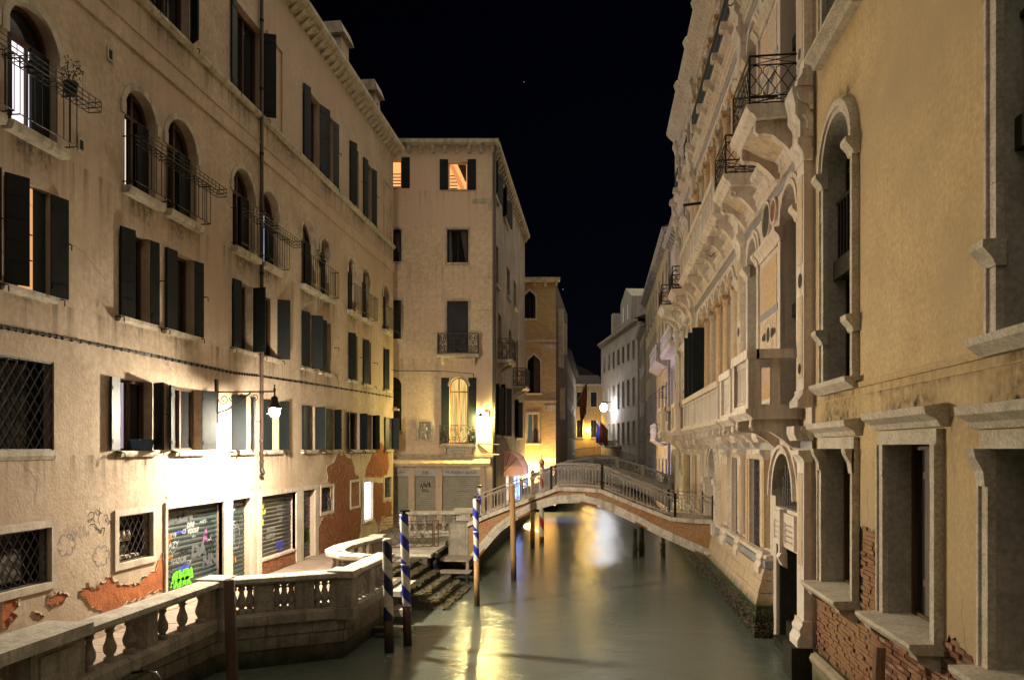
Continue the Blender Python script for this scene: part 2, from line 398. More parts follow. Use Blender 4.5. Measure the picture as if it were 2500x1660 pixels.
def diamond_grille(fr, u0, u1, v0, v1, n, su, sv, r=0.011):
    mb = MB()
    def clip(a, b):
        t0, t1 = 0.0, 1.0
        for ax, lo, hi in ((0,u0,u1),(1,v0,v1)):
            d = b[ax]-a[ax]
            if abs(d) < 1e-9: continue
            x, y = (lo-a[ax])/d, (hi-a[ax])/d
            if x > y: x, y = y, x
            t0, t1 = max(t0, x), min(t1, y)
        return None if t1-t0 < 0.02 else ((a[0]+(b[0]-a[0])*t0, a[1]+(b[1]-a[1])*t0), (a[0]+(b[0]-a[0])*t1, a[1]+(b[1]-a[1])*t1))
    H = v1-v0; sl = su/sv
    i = -int(H*sl/su)-2
    while u0+i*su < u1+H*sl+su:
        for s in (1, -1):
            a = (u0+i*su, v0); b = (u0+i*su+s*H*sl, v1); c = clip(a, b)
            if c: mb.tube([fr.p(*c[0], n+0.006*s), fr.p(*c[1], n+0.006*s)], r, 4)
        i += 1
    mb.box(fr,u0-0.02,u0+0.015,v0,v1,n-0.015,n+0.015); mb.box(fr,u1-0.015,u1+0.02,v0,v1,n-0.015,n+0.015)
    mb.box(fr,u0-0.02,u1+0.02,v0-0.02,v0+0.015,n-0.016,n+0.016); mb.box(fr,u0-0.02,u1+0.02,v1-0.015,v1+0.02,n-0.016,n+0.016)
    return mb

m_mold = bpy.data.materials.new('black_mould'); m_mold.use_nodes = True; t = m_mold.node_tree; b = t.nodes['Principled BSDF']; b.inputs['Base Color'].default_value = (0.035,0.035,0.018,1); b.inputs['Roughness'].default_value = .95
g = t.nodes.new('ShaderNodeNewGeometry'); at = t.nodes.new('ShaderNodeAttribute'); at.attribute_name = 'dens'; n1 = t.nodes.new('ShaderNodeTexNoise'); n1.inputs['Scale'].default_value = 9; n1.inputs['Detail'].default_value = 6; mm = t.nodes.new('ShaderNodeMath'); mm.operation = 'MULTIPLY'; m2 = t.nodes.new('ShaderNodeMapRange')
t.links.new(g.outputs['Position'], n1.inputs['Vector']); t.links.new(n1.outputs['Fac'], m2.inputs[0]); m2.inputs[1].default_value = .35; m2.inputs[2].default_value = .65; t.links.new(m2.outputs[0], mm.inputs[0]); t.links.new(at.outputs['Fac'], mm.inputs[1]); t.links.new(mm.outputs[0], b.inputs['Alpha'])
def stain(par, fr, u0, u1, z0, z1, up, name='mould_stain', n=.003, k=14, r=None, amp=1.0):
    rs = r or random.Random(int(u0*100)); mb = MB(); pts = [[fr.p(u0+(u1-u0)*i/k, z0+(z1-z0)*j/4, n) for i in range(k+1)] for j in range(5)]
    for j in range(4): mb.strip(pts[j], pts[j+1])
    o = mb.build(name, m_mold, par, fix=False); at = o.data.attributes.new('dens','FLOAT','POINT'); col_ = [rs.uniform(.3,1) for _ in range(k+1)]; vals = []
    for j in range(4):
        for jj in (j, j+1):
            for i in range(k+1):
                t_ = jj/4 if not up else 1-jj/4; e = min(i, k-i)/(k/2); vals.append(max(0, amp*col_[i]*(t_**1.6)*min(1, e*2.5)))
    at.data.foreach_set('value', vals); return o

# ------------------------------------------------------------------ water and ground
m_water = bpy.data.materials.new('canal_water'); m_water.use_nodes = True
t = m_water.node_tree; b = t.nodes['Principled BSDF']
b.inputs['Base Color'].default_value = (0.10,0.118,0.095,1); b.inputs['Roughness'].default_value = 0.1; b.inputs['IOR'].default_value = 1.4; b.inputs['Specular IOR Level'].default_value = 0.6
g = t.nodes.new('ShaderNodeNewGeometry'); n1 = t.nodes.new('ShaderNodeTexNoise'); n2 = t.nodes.new('ShaderNodeTexNoise'); bp = t.nodes.new('ShaderNodeBump'); ad = t.nodes.new('ShaderNodeMath')
n1.inputs['Scale'].default_value = 1.3; n1.inputs['Detail'].default_value = 3; n2.inputs['Scale'].default_value = 20.0; n2.inputs['Detail'].default_value = 3
ad.operation = 'MULTIPLY_ADD'; ad.inputs[1].default_value = 0.2
for n in (n1, n2): t.links.new(g.outputs['Position'], n.inputs['Vector'])
t.links.new(n2.outputs['Fac'], ad.inputs[0]); hm = t.nodes.new('ShaderNodeMath'); hm.operation = 'MULTIPLY'; hm.inputs[1].default_value = .5; t.links.new(n1.outputs['Fac'], hm.inputs[0]); t.links.new(hm.outputs[0], ad.inputs[2]); t.links.new(ad.outputs[0], bp.inputs['Height'])
bp.inputs['Strength'].default_value = 0.5; bp.inputs['Distance'].default_value = 0.08; t.links.new(bp.outputs[0], b.inputs['Normal'])
mb = MB(); mb.poly([(-400,-30,0),(400,-30,0),(400,700,0),(-400,700,0)]); struct(mb.build('water', m_water))

# ------------------------------------------------------------------ the long plaster building on the left bank
LX = -9.9
LW = Fr((LX,0,0), (0,1,0), (1,0,0))
def ly(px): return onX(px, LX)
LB = thing('plaster_palace', 'long cream plaster building with rows of dark shuttered windows beside the paved quay', 'building', (LX-5, 22, 0.9))
Y0, Y1 = 2.0, ly(960)
R4 = (14.5, 17.0); R3 = (10.2, 11.86); R2 = (7.45, 9.33); R1 = (4.65, 6.17)
H = []; wins = []
def lw(px0, px1, row, **kw):
    h = (ly(px0), ly(px1), row[0], row[1])+((1,) if row is R3 else ()); H.append(h); wins.append((h, row, kw)); return h
for a, b_, kw in ((-70,-5,{}),(378,462,{'la':150,'ra':60}),(578,640,{'la':172,'ra':112}),(739,780,{'la':20,'ra':165}),(786,814,{'ra':170,'la':25}),(853,876,{'noR':1,'la':30}),(886,908,{'la':15,'ra':165})): lw(a, b_, R4, **kw)
for a, b_, kw in ((-95,-20,{'rack':1}),(18,140,{'lit':1,'rack':1}),(304,380,{'rack':1,'slit':1}),(407,480,{'rack':1}),(568,621,{'rack':1}),(638,680,{'rack':1,'lit2':1}),(736,770,{'rail':(736,806)}),(782,804,{}),(849,869,{'rail':(849,904)}),(884,902,{}),(935,949,{'rail':(933,957)})): lw(a, b_, R3, **kw)
for a, b_, kw in ((-110,-40,{}),(8,122,{'warm':1,'la':30,'ra':168}),(290,366,{'la':8,'ra':165,'rw':.25}),(402,474,{'la':8,'ra':160,'rw':.3}),(566,616,{'la':12,'ra':80}),(640,676,{'noL':1,'ra':120}),(736,760,{'la':20,'ra':120}),(780,808,{'la':15,'noR':1}),(850,873,{'la':20,'noR':1}),(886,906,{'la':20,'noR':1}),(936,951,{'la':20,'noR':1})): lw(a, b_, R2, **kw)
for a, b_, kw in ((292,372,{'la':168,'ra':62,'box':1,'curt':1}),(425,492,{'la':160,'ra':152}),(566,612,{'la':88,'ra':40,'mat':1}),(640,680,{'la':12,'ra':70}),(737,768,{'la':12,'ra':85,'mat':1}),(788,815,{'la':14,'ra':60}),(853,878,{'la':160,'ra':60,'mat':1}),(884,908,{'la':160,'ra':70}),(938,954,{'la':15,'ra':90,'mat':1})): lw(a, b_, R1, **kw)
gr = [(-30,132,4.66,6.27,'g'),(-42,122,2.29,3.28,'f'),(287,371,2.31,3.30,'f'),(783,812,2.4,3.3,'p'),(856,877,2.36,3.34,'p'),(937.5,954,2.4,3.36,'p')]
for a, b_, z0, z1, k in gr: H.append((ly(a), ly(b_), z0, z1))
lit_h = (ly(888), ly(907), 1.62, 3.3); H.append(lit_h)
shops = [(405.6,542.6,0.97,3.30),(564.5,609,0.97,3.30),(636,721,1.42,3.28),(738,767,0.97,3.28)]
for a, b_, z0, z1 in shops: H.append((ly(a), ly(b_), z0, z1))
mb = MB(); wall(mb, LW, Y0, Y1, 0.6, 18.9, H, 0, 0.28)
mb.box(LW, Y0, Y1, 0.6, 18.9, -9.0, -1.4)                                    # inner mass closes the rooms
mb.poly([LW.p(Y1,0.6,0),LW.p(Y1,0.6,-1.4),LW.p(Y1,18.9,-1.4),LW.p(Y1,18.9,0)])
wl = mb.build('wall', m_lwall, LB)
mb = MB(); mb.box(LW, Y0, Y1+0.02, 13.22, 13.62, 0.002, 0.05)
mb.box(LW, Y0, Y1+0.01, 13.62, 13.66, 0.002, 0.075); mb.build('string_course', m_lwall, LB)
mb = MB(); mb.prismu(LW, [(0.002,14.34),(0.07,14.34),(0.13,14.42),(0.13,14.49),(0.002,14.5)], Y0, Y1+0.01); mb.build('sill_course', m_lstone, LB)
# eaves: gutter, brackets one by one, roof and chimneys
mb = MB(); mb.prismu(LW, [(0.002,18.88),(0.32,19.06),(0.42,19.09),(0.5,19.19),(0.5,19.33),(0.4,19.33),(0.002,19.29)], Y0, Y1+0.25); mb.build('eaves_cornice', m_lstone, LB)
bk = MB(); bk.prismu(WF, [(-0.002,0.0),(-0.002,-0.28),(0.08,-0.24),(0.28,-0.05),(0.33,0.0)], 0, 0.18)
bm_ = MB(); bm_.v = [(n_, u_, z_) for (u_, n_, z_) in bk.v]; bm_.f = bk.f; bkm = bm_.mesh('eaves_bracket', m_lstone)
y = ly(705)
while y < Y1-0.1: inst('eaves_bracket', bkm, LB, (LX+0.004, y, 19.06)); y += 0.46
mb = MB(); mb.prismu(LW, [(0.45,19.34),(-4.6,20.9),(-9.6,19.34)], Y0, Y1+0.25); mb.build('roof', m_lead, LB)
for (yy, nn, w_, ht) in ((32.3,-1.6,1.0,3.4),(35.0,-.95,.8,2.2)):
    mb = MB(); mb.box(LW, yy-w_/2, yy+w_/2, 19.7, 19.7+ht-0.45, nn-0.4, nn+0.4); c = mb.build('chimney', m_lwall, LB)
    mb = MB(); mb.prismu(LW, [(nn-0.6,19.25+ht),(nn+0.6,19.25+ht),(nn+0.42,19.75+ht),(nn-0.42,19.75+ht)], yy-w_/2-0.18, yy+w_/2+0.18); mb.build('chimney_cap', m_lstone, c)
mb = MB(); mb.box(LW, Y1-1.0, Y1-.7, 19.3, 21.0, -.75, -0.45); mb.build('chimney', m_lwall, LB)
# blind recesses of the top floor are shallow frames
for a, b_ in ((652,686),(937,953)):
    u0, u1 = ly(a), ly(b_); mb = MB()
    mb.box(LW,u0-0.08,u0,14.52,17.1,0.002,0.05); mb.box(LW,u1,u1+0.08,14.52,17.1,0.002,0.05); mb.box(LW,u0-0.08,u1+0.08,17.1,17.2,0.002,0.06)
    mb.build('blind_window_frame', m_lwall, LB)
e_white = EC('lit_white_curtain', (1.0,0.93,0.95), (0.75,0.68,0.72), 1.5); e_peach = E('lit_peach_room', (1.0,0.50,0.22), 0.75)
e_strip = E('lit_curtain_gap', (1.0,0.85,0.6), 0.9); e_blue = EC('lit_blue_curtain', (0.55,0.68,1.0), (0.3,0.4,0.7), 0.9); e_pink = EC('lit_pink_curtain', (0.75,0.62,0.72), (0.5,0.4,0.5), 0.55)
m_pot = M('blue_planter_plastic', (0.05,0.10,0.16), None, 4, 0.4, 0); m_pot2 = M('black_pot_plastic', (0.012,0.012,0.012), None, 4, 0.5, 0)
m_leafd = M('olive_leaves', (0.10,0.12,0.045), (0.16,0.16,0.08), 8, 0.6, 0)
rack_pos = {}
for idx, (h, row, kw) in enumerate(wins):
    u0, u1, v0, v1 = h[:4]; wd = u1-u0
    if u1 < 5.5: pass
    pm = m_glass
    if kw.get('warm'): pm = e_peach
    rev = 0.28
    w = window(LB, LW, h, rev, trans=(v1 if row is R3 else None), pmat=pm, mull=not kw.get('lit'))
    jit = lambda: random.uniform(-6, 6)
    if row is R3:
        mbk = MB(); c = (u0+u1)/2; r = wd/2
        mbk.ring(LW, c, v1, 0.001, 0.025, r, r+0.13, 16, 0, math.pi)
        for s in (u0-0.15, u1+0.005): mbk.box(LW, s, s+0.15, v1-0.14, v1+0.12, 0.001, 0.05)
        mbk.build('arch_surround', m_lstone, w)
        sill(w, LW, u0, u1, v0, 0.16, 0.2)
        if not kw.get('lit'):
            mbk = MB(); mbk.box(LW, u0+wd*0.62, u1-0.01, v0+0.02, v1-0.02, -0.2, -0.16); mbk.build('shutter', m_shut, w)
            mbk = MB(); mbk.box(LW, u0+0.01, u0+wd*0.22, v0+0.02, v1-0.02, -0.2, -0.16); mbk.build('shutter', m_shut, w)
        if kw.get('lit'):
            mbk = MB(); mbk.poly([LW.p(u0+wd*0.24,v0+0.06,-0.2),LW.p(u0+wd*0.62,v0+0.06,-0.2),LW.p(u0+wd*0.62,v1-0.08,-0.2),LW.p(u0+wd*0.24,v1-0.08,-0.2)]); mbk.build('lit_window_panel', e_white, w)
            mbk = MB(); mbk.box(LW,u0+wd*0.62,u1-0.01,v0+0.02,v1-0.02,-0.19,-0.15); mbk.build('shutter', m_shut, w)
            mbk = MB(); mbk.box(LW,u0+0.01,u0+wd*0.23,v0+0.02,v1-0.02,-0.19,-0.15); mbk.build('shutter', m_shut, w)
            mbk = MB(); mbk.box(LW,u0+wd*0.5,u0+wd*0.54,v0+0.05,v1-0.05,-0.192,-0.14); mbk.build('casement_stile', m_wood, w)
        if kw.get('slit'):
            mbk = MB(); mbk.poly([LW.p(u0+wd*0.24,v0+0.1,-0.2),LW.p(u0+wd*0.31,v0+0.1,-0.2),LW.p(u0+wd*0.31,v1-0.1,-0.2),LW.p(u0+wd*0.24,v1-0.1,-0.2)]); mbk.build('lit_window_panel', e_strip, w)
        if kw.get('lit2'):
            mbk = MB(); mbk.poly([LW.p(u0+wd*0.3,v0+0.1,-0.2),LW.p(u0+wd*0.52,v0+0.1,-0.2),LW.p(u0+wd*0.52,v1-0.1,-0.2),LW.p(u0+wd*0.3,v1-0.1,-0.2)]); mbk.build('lit_window_panel', e_blue, w)
        # iron guard in front of the opening, with a wire flower rack on the near ones
        if kw.get('rack') or kw.get('rail'):
            a, b2 = (u0-0.08, u1+0.12) if kw.get('rack') else (ly(kw['rail'][0])-0.05, ly(kw['rail'][1])+0.1)
            mbk = MB(); n_ = 0.3; top = v0+1.02
            for z in (v0+0.08, top): mbk.tube([LW.p(a,z,0),LW.p(a,z,n_),LW.p(b2,z,n_),LW.p(b2,z,0)], 0.014, 4)
            k = max(4, int((b2-a)/0.17))
            for i in range(k+1): u = a+(b2-a)*i/k; mbk.tube([LW.p(u,v0+0.08,n_),LW.p(u,top,n_)], 0.010, 4)
            for u in (a, b2): mbk.tube([LW.p(u,v0+0.08,n_/2),LW.p(u,top,n_/2)], 0.010, 4)
            mbk.build('window_guard', m_iron, LB)
            if kw.get('rack'):
                mbk = MB(); q0, q1, zt, zb = a-0.02, b2+0.32, top+0.02, top-0.17
                for z in (zb, (zb+zt)/2, zt): mbk.tube([LW.p(q0,z,n_),LW.p(q1,z,n_),LW.p(q1,z,n_+0.26),LW.p(q0,z,n_+0.26)], 0.011, 4, closed=True)
                k = int((q1-q0)/0.17)
                for i in range(k+1): u = q0+(q1-q0)*i/k; mbk.tube([LW.p(u,zt,n_),LW.p(u,zb,n_),LW.p(u,zb,n_+0.26),LW.p(u,zt,n_+0.26)], 0.009, 4)
                mbk.build('flower_rack', m_iron, LB); rack_pos[idx] = (q0, q1, zb)
            else: rack_pos[idx] = (a, b2, top-0.12)
    else:
        if row is not R4: sill(w, LW, u0, u1, v0, 0.12, 0.12)
        mt = m_shut2 if kw.get('mat') else m_shut
        lwid = min(wd*0.44, 0.38)
        if not kw.get('noL'): leaf(w, LW, u0-0.005, v0+0.02, v1-0.01, lwid, kw.get('la', 20)+jit(), -1, mt)
        if not kw.get('noR'): leaf(w, LW, u1+0.005, v0+0.02, v1-0.01, kw.get('rw', lwid), kw.get('ra', 155)+jit(), 1, mt)
        mbk = MB(); holdback(mbk, LW, u0-0.12, v0-0.03); holdback(mbk, LW, u1+0.12, v0-0.03); holdback(mbk, LW, u1+lwid*0.8, v0+(v1-v0)*0.55); mbk.build('shutter_hook', m_iron, w)
        if kw.get('curt'):
            mbk = MB(); mbk.poly([LW.p(u0+0.03,v0+0.05,-0.24),LW.p(u0+wd*0.42,v0+0.05,-0.24),LW.p(u0+wd*0.42,v1-0.05,-0.24),LW.p(u0+0.03,v1-0.05,-0.24)]); mbk.build('lit_window_panel', e_pink, w)
        if kw.get('warm'):
            mbk = MB(); mbk.poly([LW.p(u0+wd*.4,v0+.03,-.1),LW.p(u1-.3,v0+.03,-.1),LW.p(u1-.3,v1-.03,-.1),LW.p(u0+wd*.4,v1-.03,-.1)]); mbk.build('lit_window_panel', e_peach, w)  # glowing panel set forward in the opening, standing for the lit room
            mbk = MB(); mbk.box(LW,u0+0.02,u0+wd*0.4,v0+0.02,v1-0.02,-0.16,-0.09); mbk.build('casement', m_wood, w)
            mbk = MB(); mbk.box(LW,u1-0.3,u1-0.015,v0+0.02,v1-0.02,-0.12,-0.08); mbk.build('folded_shutter', m_shut2, w)
            for zz in (v0+0.55, v0+1.0):
                mbk = MB(); mbk.tube([LW.p(u0+wd*0.3,zz,-0.1),LW.p(u0+wd*0.62,zz,-0.02)], 0.014, 5); mbk.build('shutter_stay', m_iron, w)
# grilled openings
for (a, b_, z0, z1, k) in gr:
    u0, u1 = ly(a), ly(b_); h = (u0,u1,z0,z1); w = window(LB, LW, h, 0.28, frm=m_iron, mull=False, t=0.03)
    if k == 'g': diamond_grille(LW,u0+0.02,u1-0.02,z0+0.02,z1-0.02,-0.03,0.21,0.30,0.014).build('grille', m_iron2, w); sill(w, LW,u0,u1,z0,0.16,0.05,ov=0.0)
    else:
        diamond_grille(LW,u0+0.02,u1-0.02,z0+0.02,z1-0.02,-0.07,0.2 if k=='f' else 0.24,0.28,0.012).build('grille', m_iron2, w)
        mb = MB(); q = 0.13 if k == 'f' else 0.1
        mb.box(LW,u0-q,u0,z0-q,z1+q,0.002,0.04); mb.box(LW,u1,u1+q,z0-q,z1+q,0.002,0.04); mb.box(LW,u0,u1,z1,z1+q,0.002,0.039); mb.box(LW,u0,u1,z0-q,z0,0.002,0.039)
        mb.build('stone_surround', m_white, w)
        if k == 'f' and a > 0:      # pale things on a shelf seen through the grille
            mb = MB()
            for i in range(4): mb.lathe((LX-0.2, u0+0.12+0.17*i, z0+0.42), [(0.05,0),(0.065,0.1),(0.04,0.22)], 8)
            for i in range(3): mb.box(LW,u0+0.1+0.3*i,u0+0.3+0.3*i,z0+0.06,z0+0.12,-0.25,-0.1)
            mb.build('shelf_ware', m_white, w)
w = window(LB, LW, lit_h, 0.07, frm=m_white, mull=False, t=0.05, pmat=E('lit_shop_window', (1.0,0.88,0.90), 9.0), label='brightly lit white shop window')
mb = MB(); u0, u1, z0, z1 = lit_h
for s in ((u0-0.14,u0,z0-0.1,z1+0.14),(u1,u1+0.14,z0-0.1,z1+0.14)): mb.box(LW,s[0],s[1],s[2],s[3],0.002,0.05)
mb.box(LW,u0,u1,z1,z1+0.14,0.002,0.049); mb.box(LW,u0,u1,z0-0.1,z0,0.002,0.07); mb.build('stone_surround', m_white, w)
# shop fronts: stone frames and roller shutters of single slats
m_roll = M('dark_green_roller_slat', (0.030,0.048,0.046), (0.022,0.032,0.034), 3, 0.4, 0.12, 30, spec=0.5)
m_roll2 = M('grey_roller_slat', (0.055,0.052,0.058), (0.04,0.038,0.044), 3, 0.45, 0.12, 30, spec=0.5)
shop_parts = []
for i, (a, b_, z0, z1) in enumerate(shops):
    u0, u1 = ly(a), ly(b_); mt = m_roll if i < 2 else m_roll2
    mb = MB(); mb.poly([LW.p(u0,z0,-0.2),LW.p(u1,z0,-0.2),LW.p(u1,z1,-0.2),LW.p(u0,z1,-0.2)]); back = mb.build('roller_shutter', m_room, LB, fix=False)
    back['label'] = 'graffiti covered metal roller shutter'
    sm = MB(); Lh = (u1-u0-0.03)/2; pr = [(0,0.0),(0.012,0.008),(0.03,0.05),(0.03,0.085),(0.012,0.118),(0.0,0.122)]
    for sy in (-Lh, Lh): pass
    sm.prismu(Fr((0,0,0),(0,1,0),(1,0,0)), pr, -Lh, Lh); me = sm.mesh('slat', mt)
    z = z0+0.01
    while z < z1-0.1: inst('slat', me, back, (LX-0.17, (u0+u1)/2, z)); z += 0.124
    mb = MB(); mb.box(LW,u0,u1,z1-0.09,z1-0.002,-0.19,-0.1); mb.build('roller_box', m_iron, back)
    shop_parts.append((back, u0, u1, z0, z1))
def frame_part(name, bx, mat=m_white):
    mb = MB()
    for q in bx: mb.box(LW, *q)
    return mb.build(name, mat, LB)
uy = [ly(x) for x in (400,405.6,542.6,564.5,609,616)]
frame_part('shop_jamb', [(uy[0],uy[1],0.96,3.31,0.002,0.05)]); frame_part('shop_jamb', [(uy[2],uy[3],0.96,3.31,-0.1,0.05)]); frame_part('shop_jamb', [(uy[4],uy[5],0.96,3.31,0.002,0.05)])
frame_part('shop_lintel', [(uy[0],uy[5],3.312,3.46,0.002,0.055)])
uy = [ly(x) for x in (628,636,721,738,767,775)]
frame_part('shop_jamb', [(uy[0],uy[1],0.96,3.29,0.002,0.05)]); frame_part('shop_jamb', [(uy[2],uy[3],0.96,3.29,-0.1,0.05)]); frame_part('shop_jamb', [(uy[4],uy[5],0.96,3.29,0.002,0.05)])
frame_part('shop_lintel', [(uy[0],uy[5],3.292,3.43,0.002,0.055)]); frame_part('shop_sill', [(uy[1],uy[2],1.36,1.42,0.002,0.045)])
# graffiti painted on slats and wall
def paint(name, c, r=0.6): return M(name, c, tuple(x*0.8 for x in c), 9, r, 0, fine=0.1)
pw, pg, py_, pp, pb, po, pk, pv, pgy = (paint('paint_white',(0.28,0.30,0.29)), paint('paint_lime',(0.16,0.75,0.04)), paint('paint_yellow',(0.55,0.60,0.03)), paint('paint_pink',(0.32,0.12,0.30)),
    paint('paint_blue',(0.06,0.07,0.45)), paint('paint_orange',(0.6,0.2,0.03)), paint('paint_black',(0.01,0.012,0.012)), paint('paint_violet',(0.13,0.09,0.16)), paint('paint_grey',(0.085,0.09,0.095)))
ZR = (0.0, 1.0)
def zr(v): return ZR[0]+v*ZR[1]
def tag_group(par, mat, items, n):
    mb = MB()
    for it in items:
        it = list(it)
        if it[0] == 't': it[4] = zr(it[4])
        else: it[2] = zr(it[2])
        k = it[0]
        if k == 't': _, s, size, u, v, sh, sx, bold = it; text_mb(s, size*.74, LW, u, v, n, mb, 1, sh, 0.006, len(s), bold, sx=sx)
        elif k == 's': _, u, v, w_, h_, sd, sw, kn = it; scrawl(mb, LW, u, v, w_, h_, sd, n, sw, kn)
        else: _, u, v, r, asp, sw = it; stroke(mb, LW, loop_pts(u, v, r, 0, 6.0, asp), sw, n)
    o = mb.build('graffiti', mat, par, fix=False); return o
NG = -0.132
ZR = (1.5-.97*.7725, .7725)
B, u0, u1, z0, z1 = shop_parts[0]; U = u1-u0
tag_group(B, pw, [('t','DIMI',0.24,u0+U*.42,2.60,.3,.95,.012),('t','VOOU!',0.24,u0+U*.43,2.40,.3,.9,.012),('t','NAZY',0.30,u0+U*.05,2.06,.2,1.0,.008),('t','HO9',0.24,u0+U*.1,2.36,.2,1.0,.004),('t','C3',.22,u0+U*.34,2.44,.2,.9,.004),
    ('t','YEADOR',0.24,u0+U*.14,1.55,.3,1.0,.003),('t','OR',0.2,u0+U*.42,1.44,.3,1.0,.003),('t','mero',0.13,u0+U*.5,2.26,.2,1.0,.002),('s',u0+U*.66,2.66,.3,.1,4,.02,8),('s',u0+U*.1,1.9,.35,.08,5,.02,4),('s',u0+U*.8,2.02,.2,.12,6,.02,5)], NG)
tag_group(B, pg, [('t','GNIIA',0.40,u0+U*.17,1.02,.25,1.15,.035),('t','SMENK',0.30,u0+U*.16,0.84,.1,1.2,.03)], NG+0.004)
tag_group(B, pgy, [('t','SKUN',0.5,u0+U*.1,2.82,.2,1.15,.03),('t','DA',0.6,u0+U*.5,1.62,.1,1.1,.03),('t','NN',.6,u0+U*.7,1.2,.1,1.1,.02),('s',u0+.05,1.1,.5,.35,14,.04,7)], NG-0.003)
tag_group(B, pp, [('s',u0+U*.72,2.0,.18,.32,21,.03,9),('s',u0+U*.74,2.28,.12,.2,22,.025,5)], NG+0.002)
tag_group(B, pb, [('t','HUN',0.28,u0+U*.28,1.25,.2,1.0,.02),('s',u0+U*.25,2.5,.4,.05,23,.05,4)], NG-0.001)
tag_group(B, po, [('s',u0+.06,1.78,.42,.06,31,.06,8),('s',u0+U*.12,2.3,.12,.12,32,.05,4)], NG+0.001)
tag_group(B, pk, [('o',u0+U*.85,2.35,.2,1.4,.02),('o',u0+U*.82,2.42,.16,1.2,.02),('s',u0+U*.75,1.5,.5,.7,33,.025,8),('s',u0+U*.3,1.82,.4,.1,34,.03,9)], NG-0.002)
B, u0, u1, z0, z1 = shop_parts[1]; U = u1-u0
tag_group(B, pw, [('t','WAB',0.26,u0+.06,2.9,.2,.95,.016),('t','IMZ',0.24,u0+.18,2.38,.2,.9,.01),('t','HIK',0.2,u0+.15,2.62,.2,.9,.003),('t','OFU',0.22,u0+.12,1.74,.1,.9,.006),('o',u0+U*.55,1.95,.16,2.2,.025),('s',u0+.1,1.5,.5,.12,41,.025,7),('s',u0+.15,2.24,.5,.08,42,.02,7)], NG)
tag_group(B, po, [('s',u0+.35,1.06,.16,.22,43,.07,5),('s',u0+.12,2.06,.16,.05,44,.07,4)], NG+.002)
tag_group(B, pk, [('o',u0+U*.8,2.4,.18,1.6,.03),('o',u0+U*.7,2.7,.15,1.6,.02)], NG-.002)
ZR = (0.0, 1.0)
B, u0, u1, z0, z1 = shop_parts[2]; U = u1-u0
tag_group(B, py_, [('t','GNI',0.26,u0+.1,2.92,.3,1.2,.02),('t','WINS',0.26,u0+.1,2.72,.3,1.05,.014),('t','2',.3,u0+.35,2.42,.3,1.2,.02)], NG)
tag_group(B, pw, [('t','KOSS',0.2,u0+U*.55,2.78,.1,1.,.004),('t','VINCO',0.2,u0+U*.54,2.6,.1,1.,.004),('t','ZOO',0.18,u0+U*.6,2.42,.1,1.,.004),('t','INTON',0.24,u0+U*.28,2.16,.3,1.,.01),('t','RUSTICK',0.24,u0+U*.26,1.96,.3,.85,.01),('t','TS',.16,u0+U*.42,1.82,.2,1,.004),('s',u0+U*.42,1.55,.02,.25,51,.02,3)], NG)
tag_group(B, pb, [('t','OBEY',0.3,u0+U*.52,1.62,.1,1.,.025),('t','DA',0.26,u0+U*.62,1.44,.1,1.,.02)], NG+.002)
tag_group(B, pk, [('o',u0+U*.8,2.2,.2,1.5,.02),('s',u0+U*.6,3.0,.6,.25,52,.02,11)], NG-.002)
B, u0, u1, z0, z1 = shop_parts[3]; U = u1-u0
tag_group(B, pgy, [('t','IKK',0.3,u0+.08,2.95,.3,1.,.006)], NG)
tag_group(B, pv, [('s',u0+.08,2.2,U*.8,.35,61,.05,11),('s',u0+.1,2.55,U*.7,.2,62,.05,9)], NG)
tag_group(B, paint('paint_dull_lime',(0.20,0.28,0.04)), [('s',u0+.06,1.5,U*.85,.5,63,.08,13),('s',u0+.06,1.6,U*.85,.3,64,.08,9)], NG+.002)
NW = 0.005
mb = MB(); c0 = ly(212)
for q in ([(0,.45),(.15,.6),(.3,.55),(.28,.38),(.1,.2),(.02,.28),(.2,.33),(.32,.2)], [(.34,.62),(.42,.42),(.55,.5),(.46,.3),(.52,.05)], [(.4,.66),(.62,.48)], [(.52,.75),(.5,.5)], [(.1,.1),(.3,.12),(.45,-.1),(.6,-.22)], [(.3,.0),(.58,-.3),(.62,-.1),(.75,-.12),(.66,-.42)], [(.7,.38),(.82,.42),(.88,.28),(.76,.2),(.86,.1)], [(.9,.2),(1.04,.0)], [(.86,-.02),(1.0,.14),(1.06,-.3)]):
    stroke(mb, LW, [(c0+a*.72, 3.16+b_*.5) for a, b_ in q], 0.014, NW)
mb.build('graffiti', pk, LB, fix=False)
for px, z in ((162,2.9),(247,2.56)):
    c = ly(px); mb = MB()
    for k in range(6): stroke(mb, LW, loop_pts(c+.17*math.cos(k*1.05), z+.13*math.sin(k*1.05), 0.085, k*1.05-1.5, k*1.05+1.9, 1, 8), 0.014, NW)
    mb.build('graffiti', bpy.data.materials.get('paint_pale_blue') or paint('paint_pale_blue',(0.16,0.22,0.30)), LB, fix=False)
mb = MB(); scrawl(mb, LW, ly(158), 3.1, .6, .2, 71, NW, .008, 13); scrawl(mb, LW, ly(172), 2.98, .55, .16, 72, NW, .008, 15); mb.build('graffiti', paint('paint_faded_violet',(0.30,0.24,0.24)), LB, fix=False)
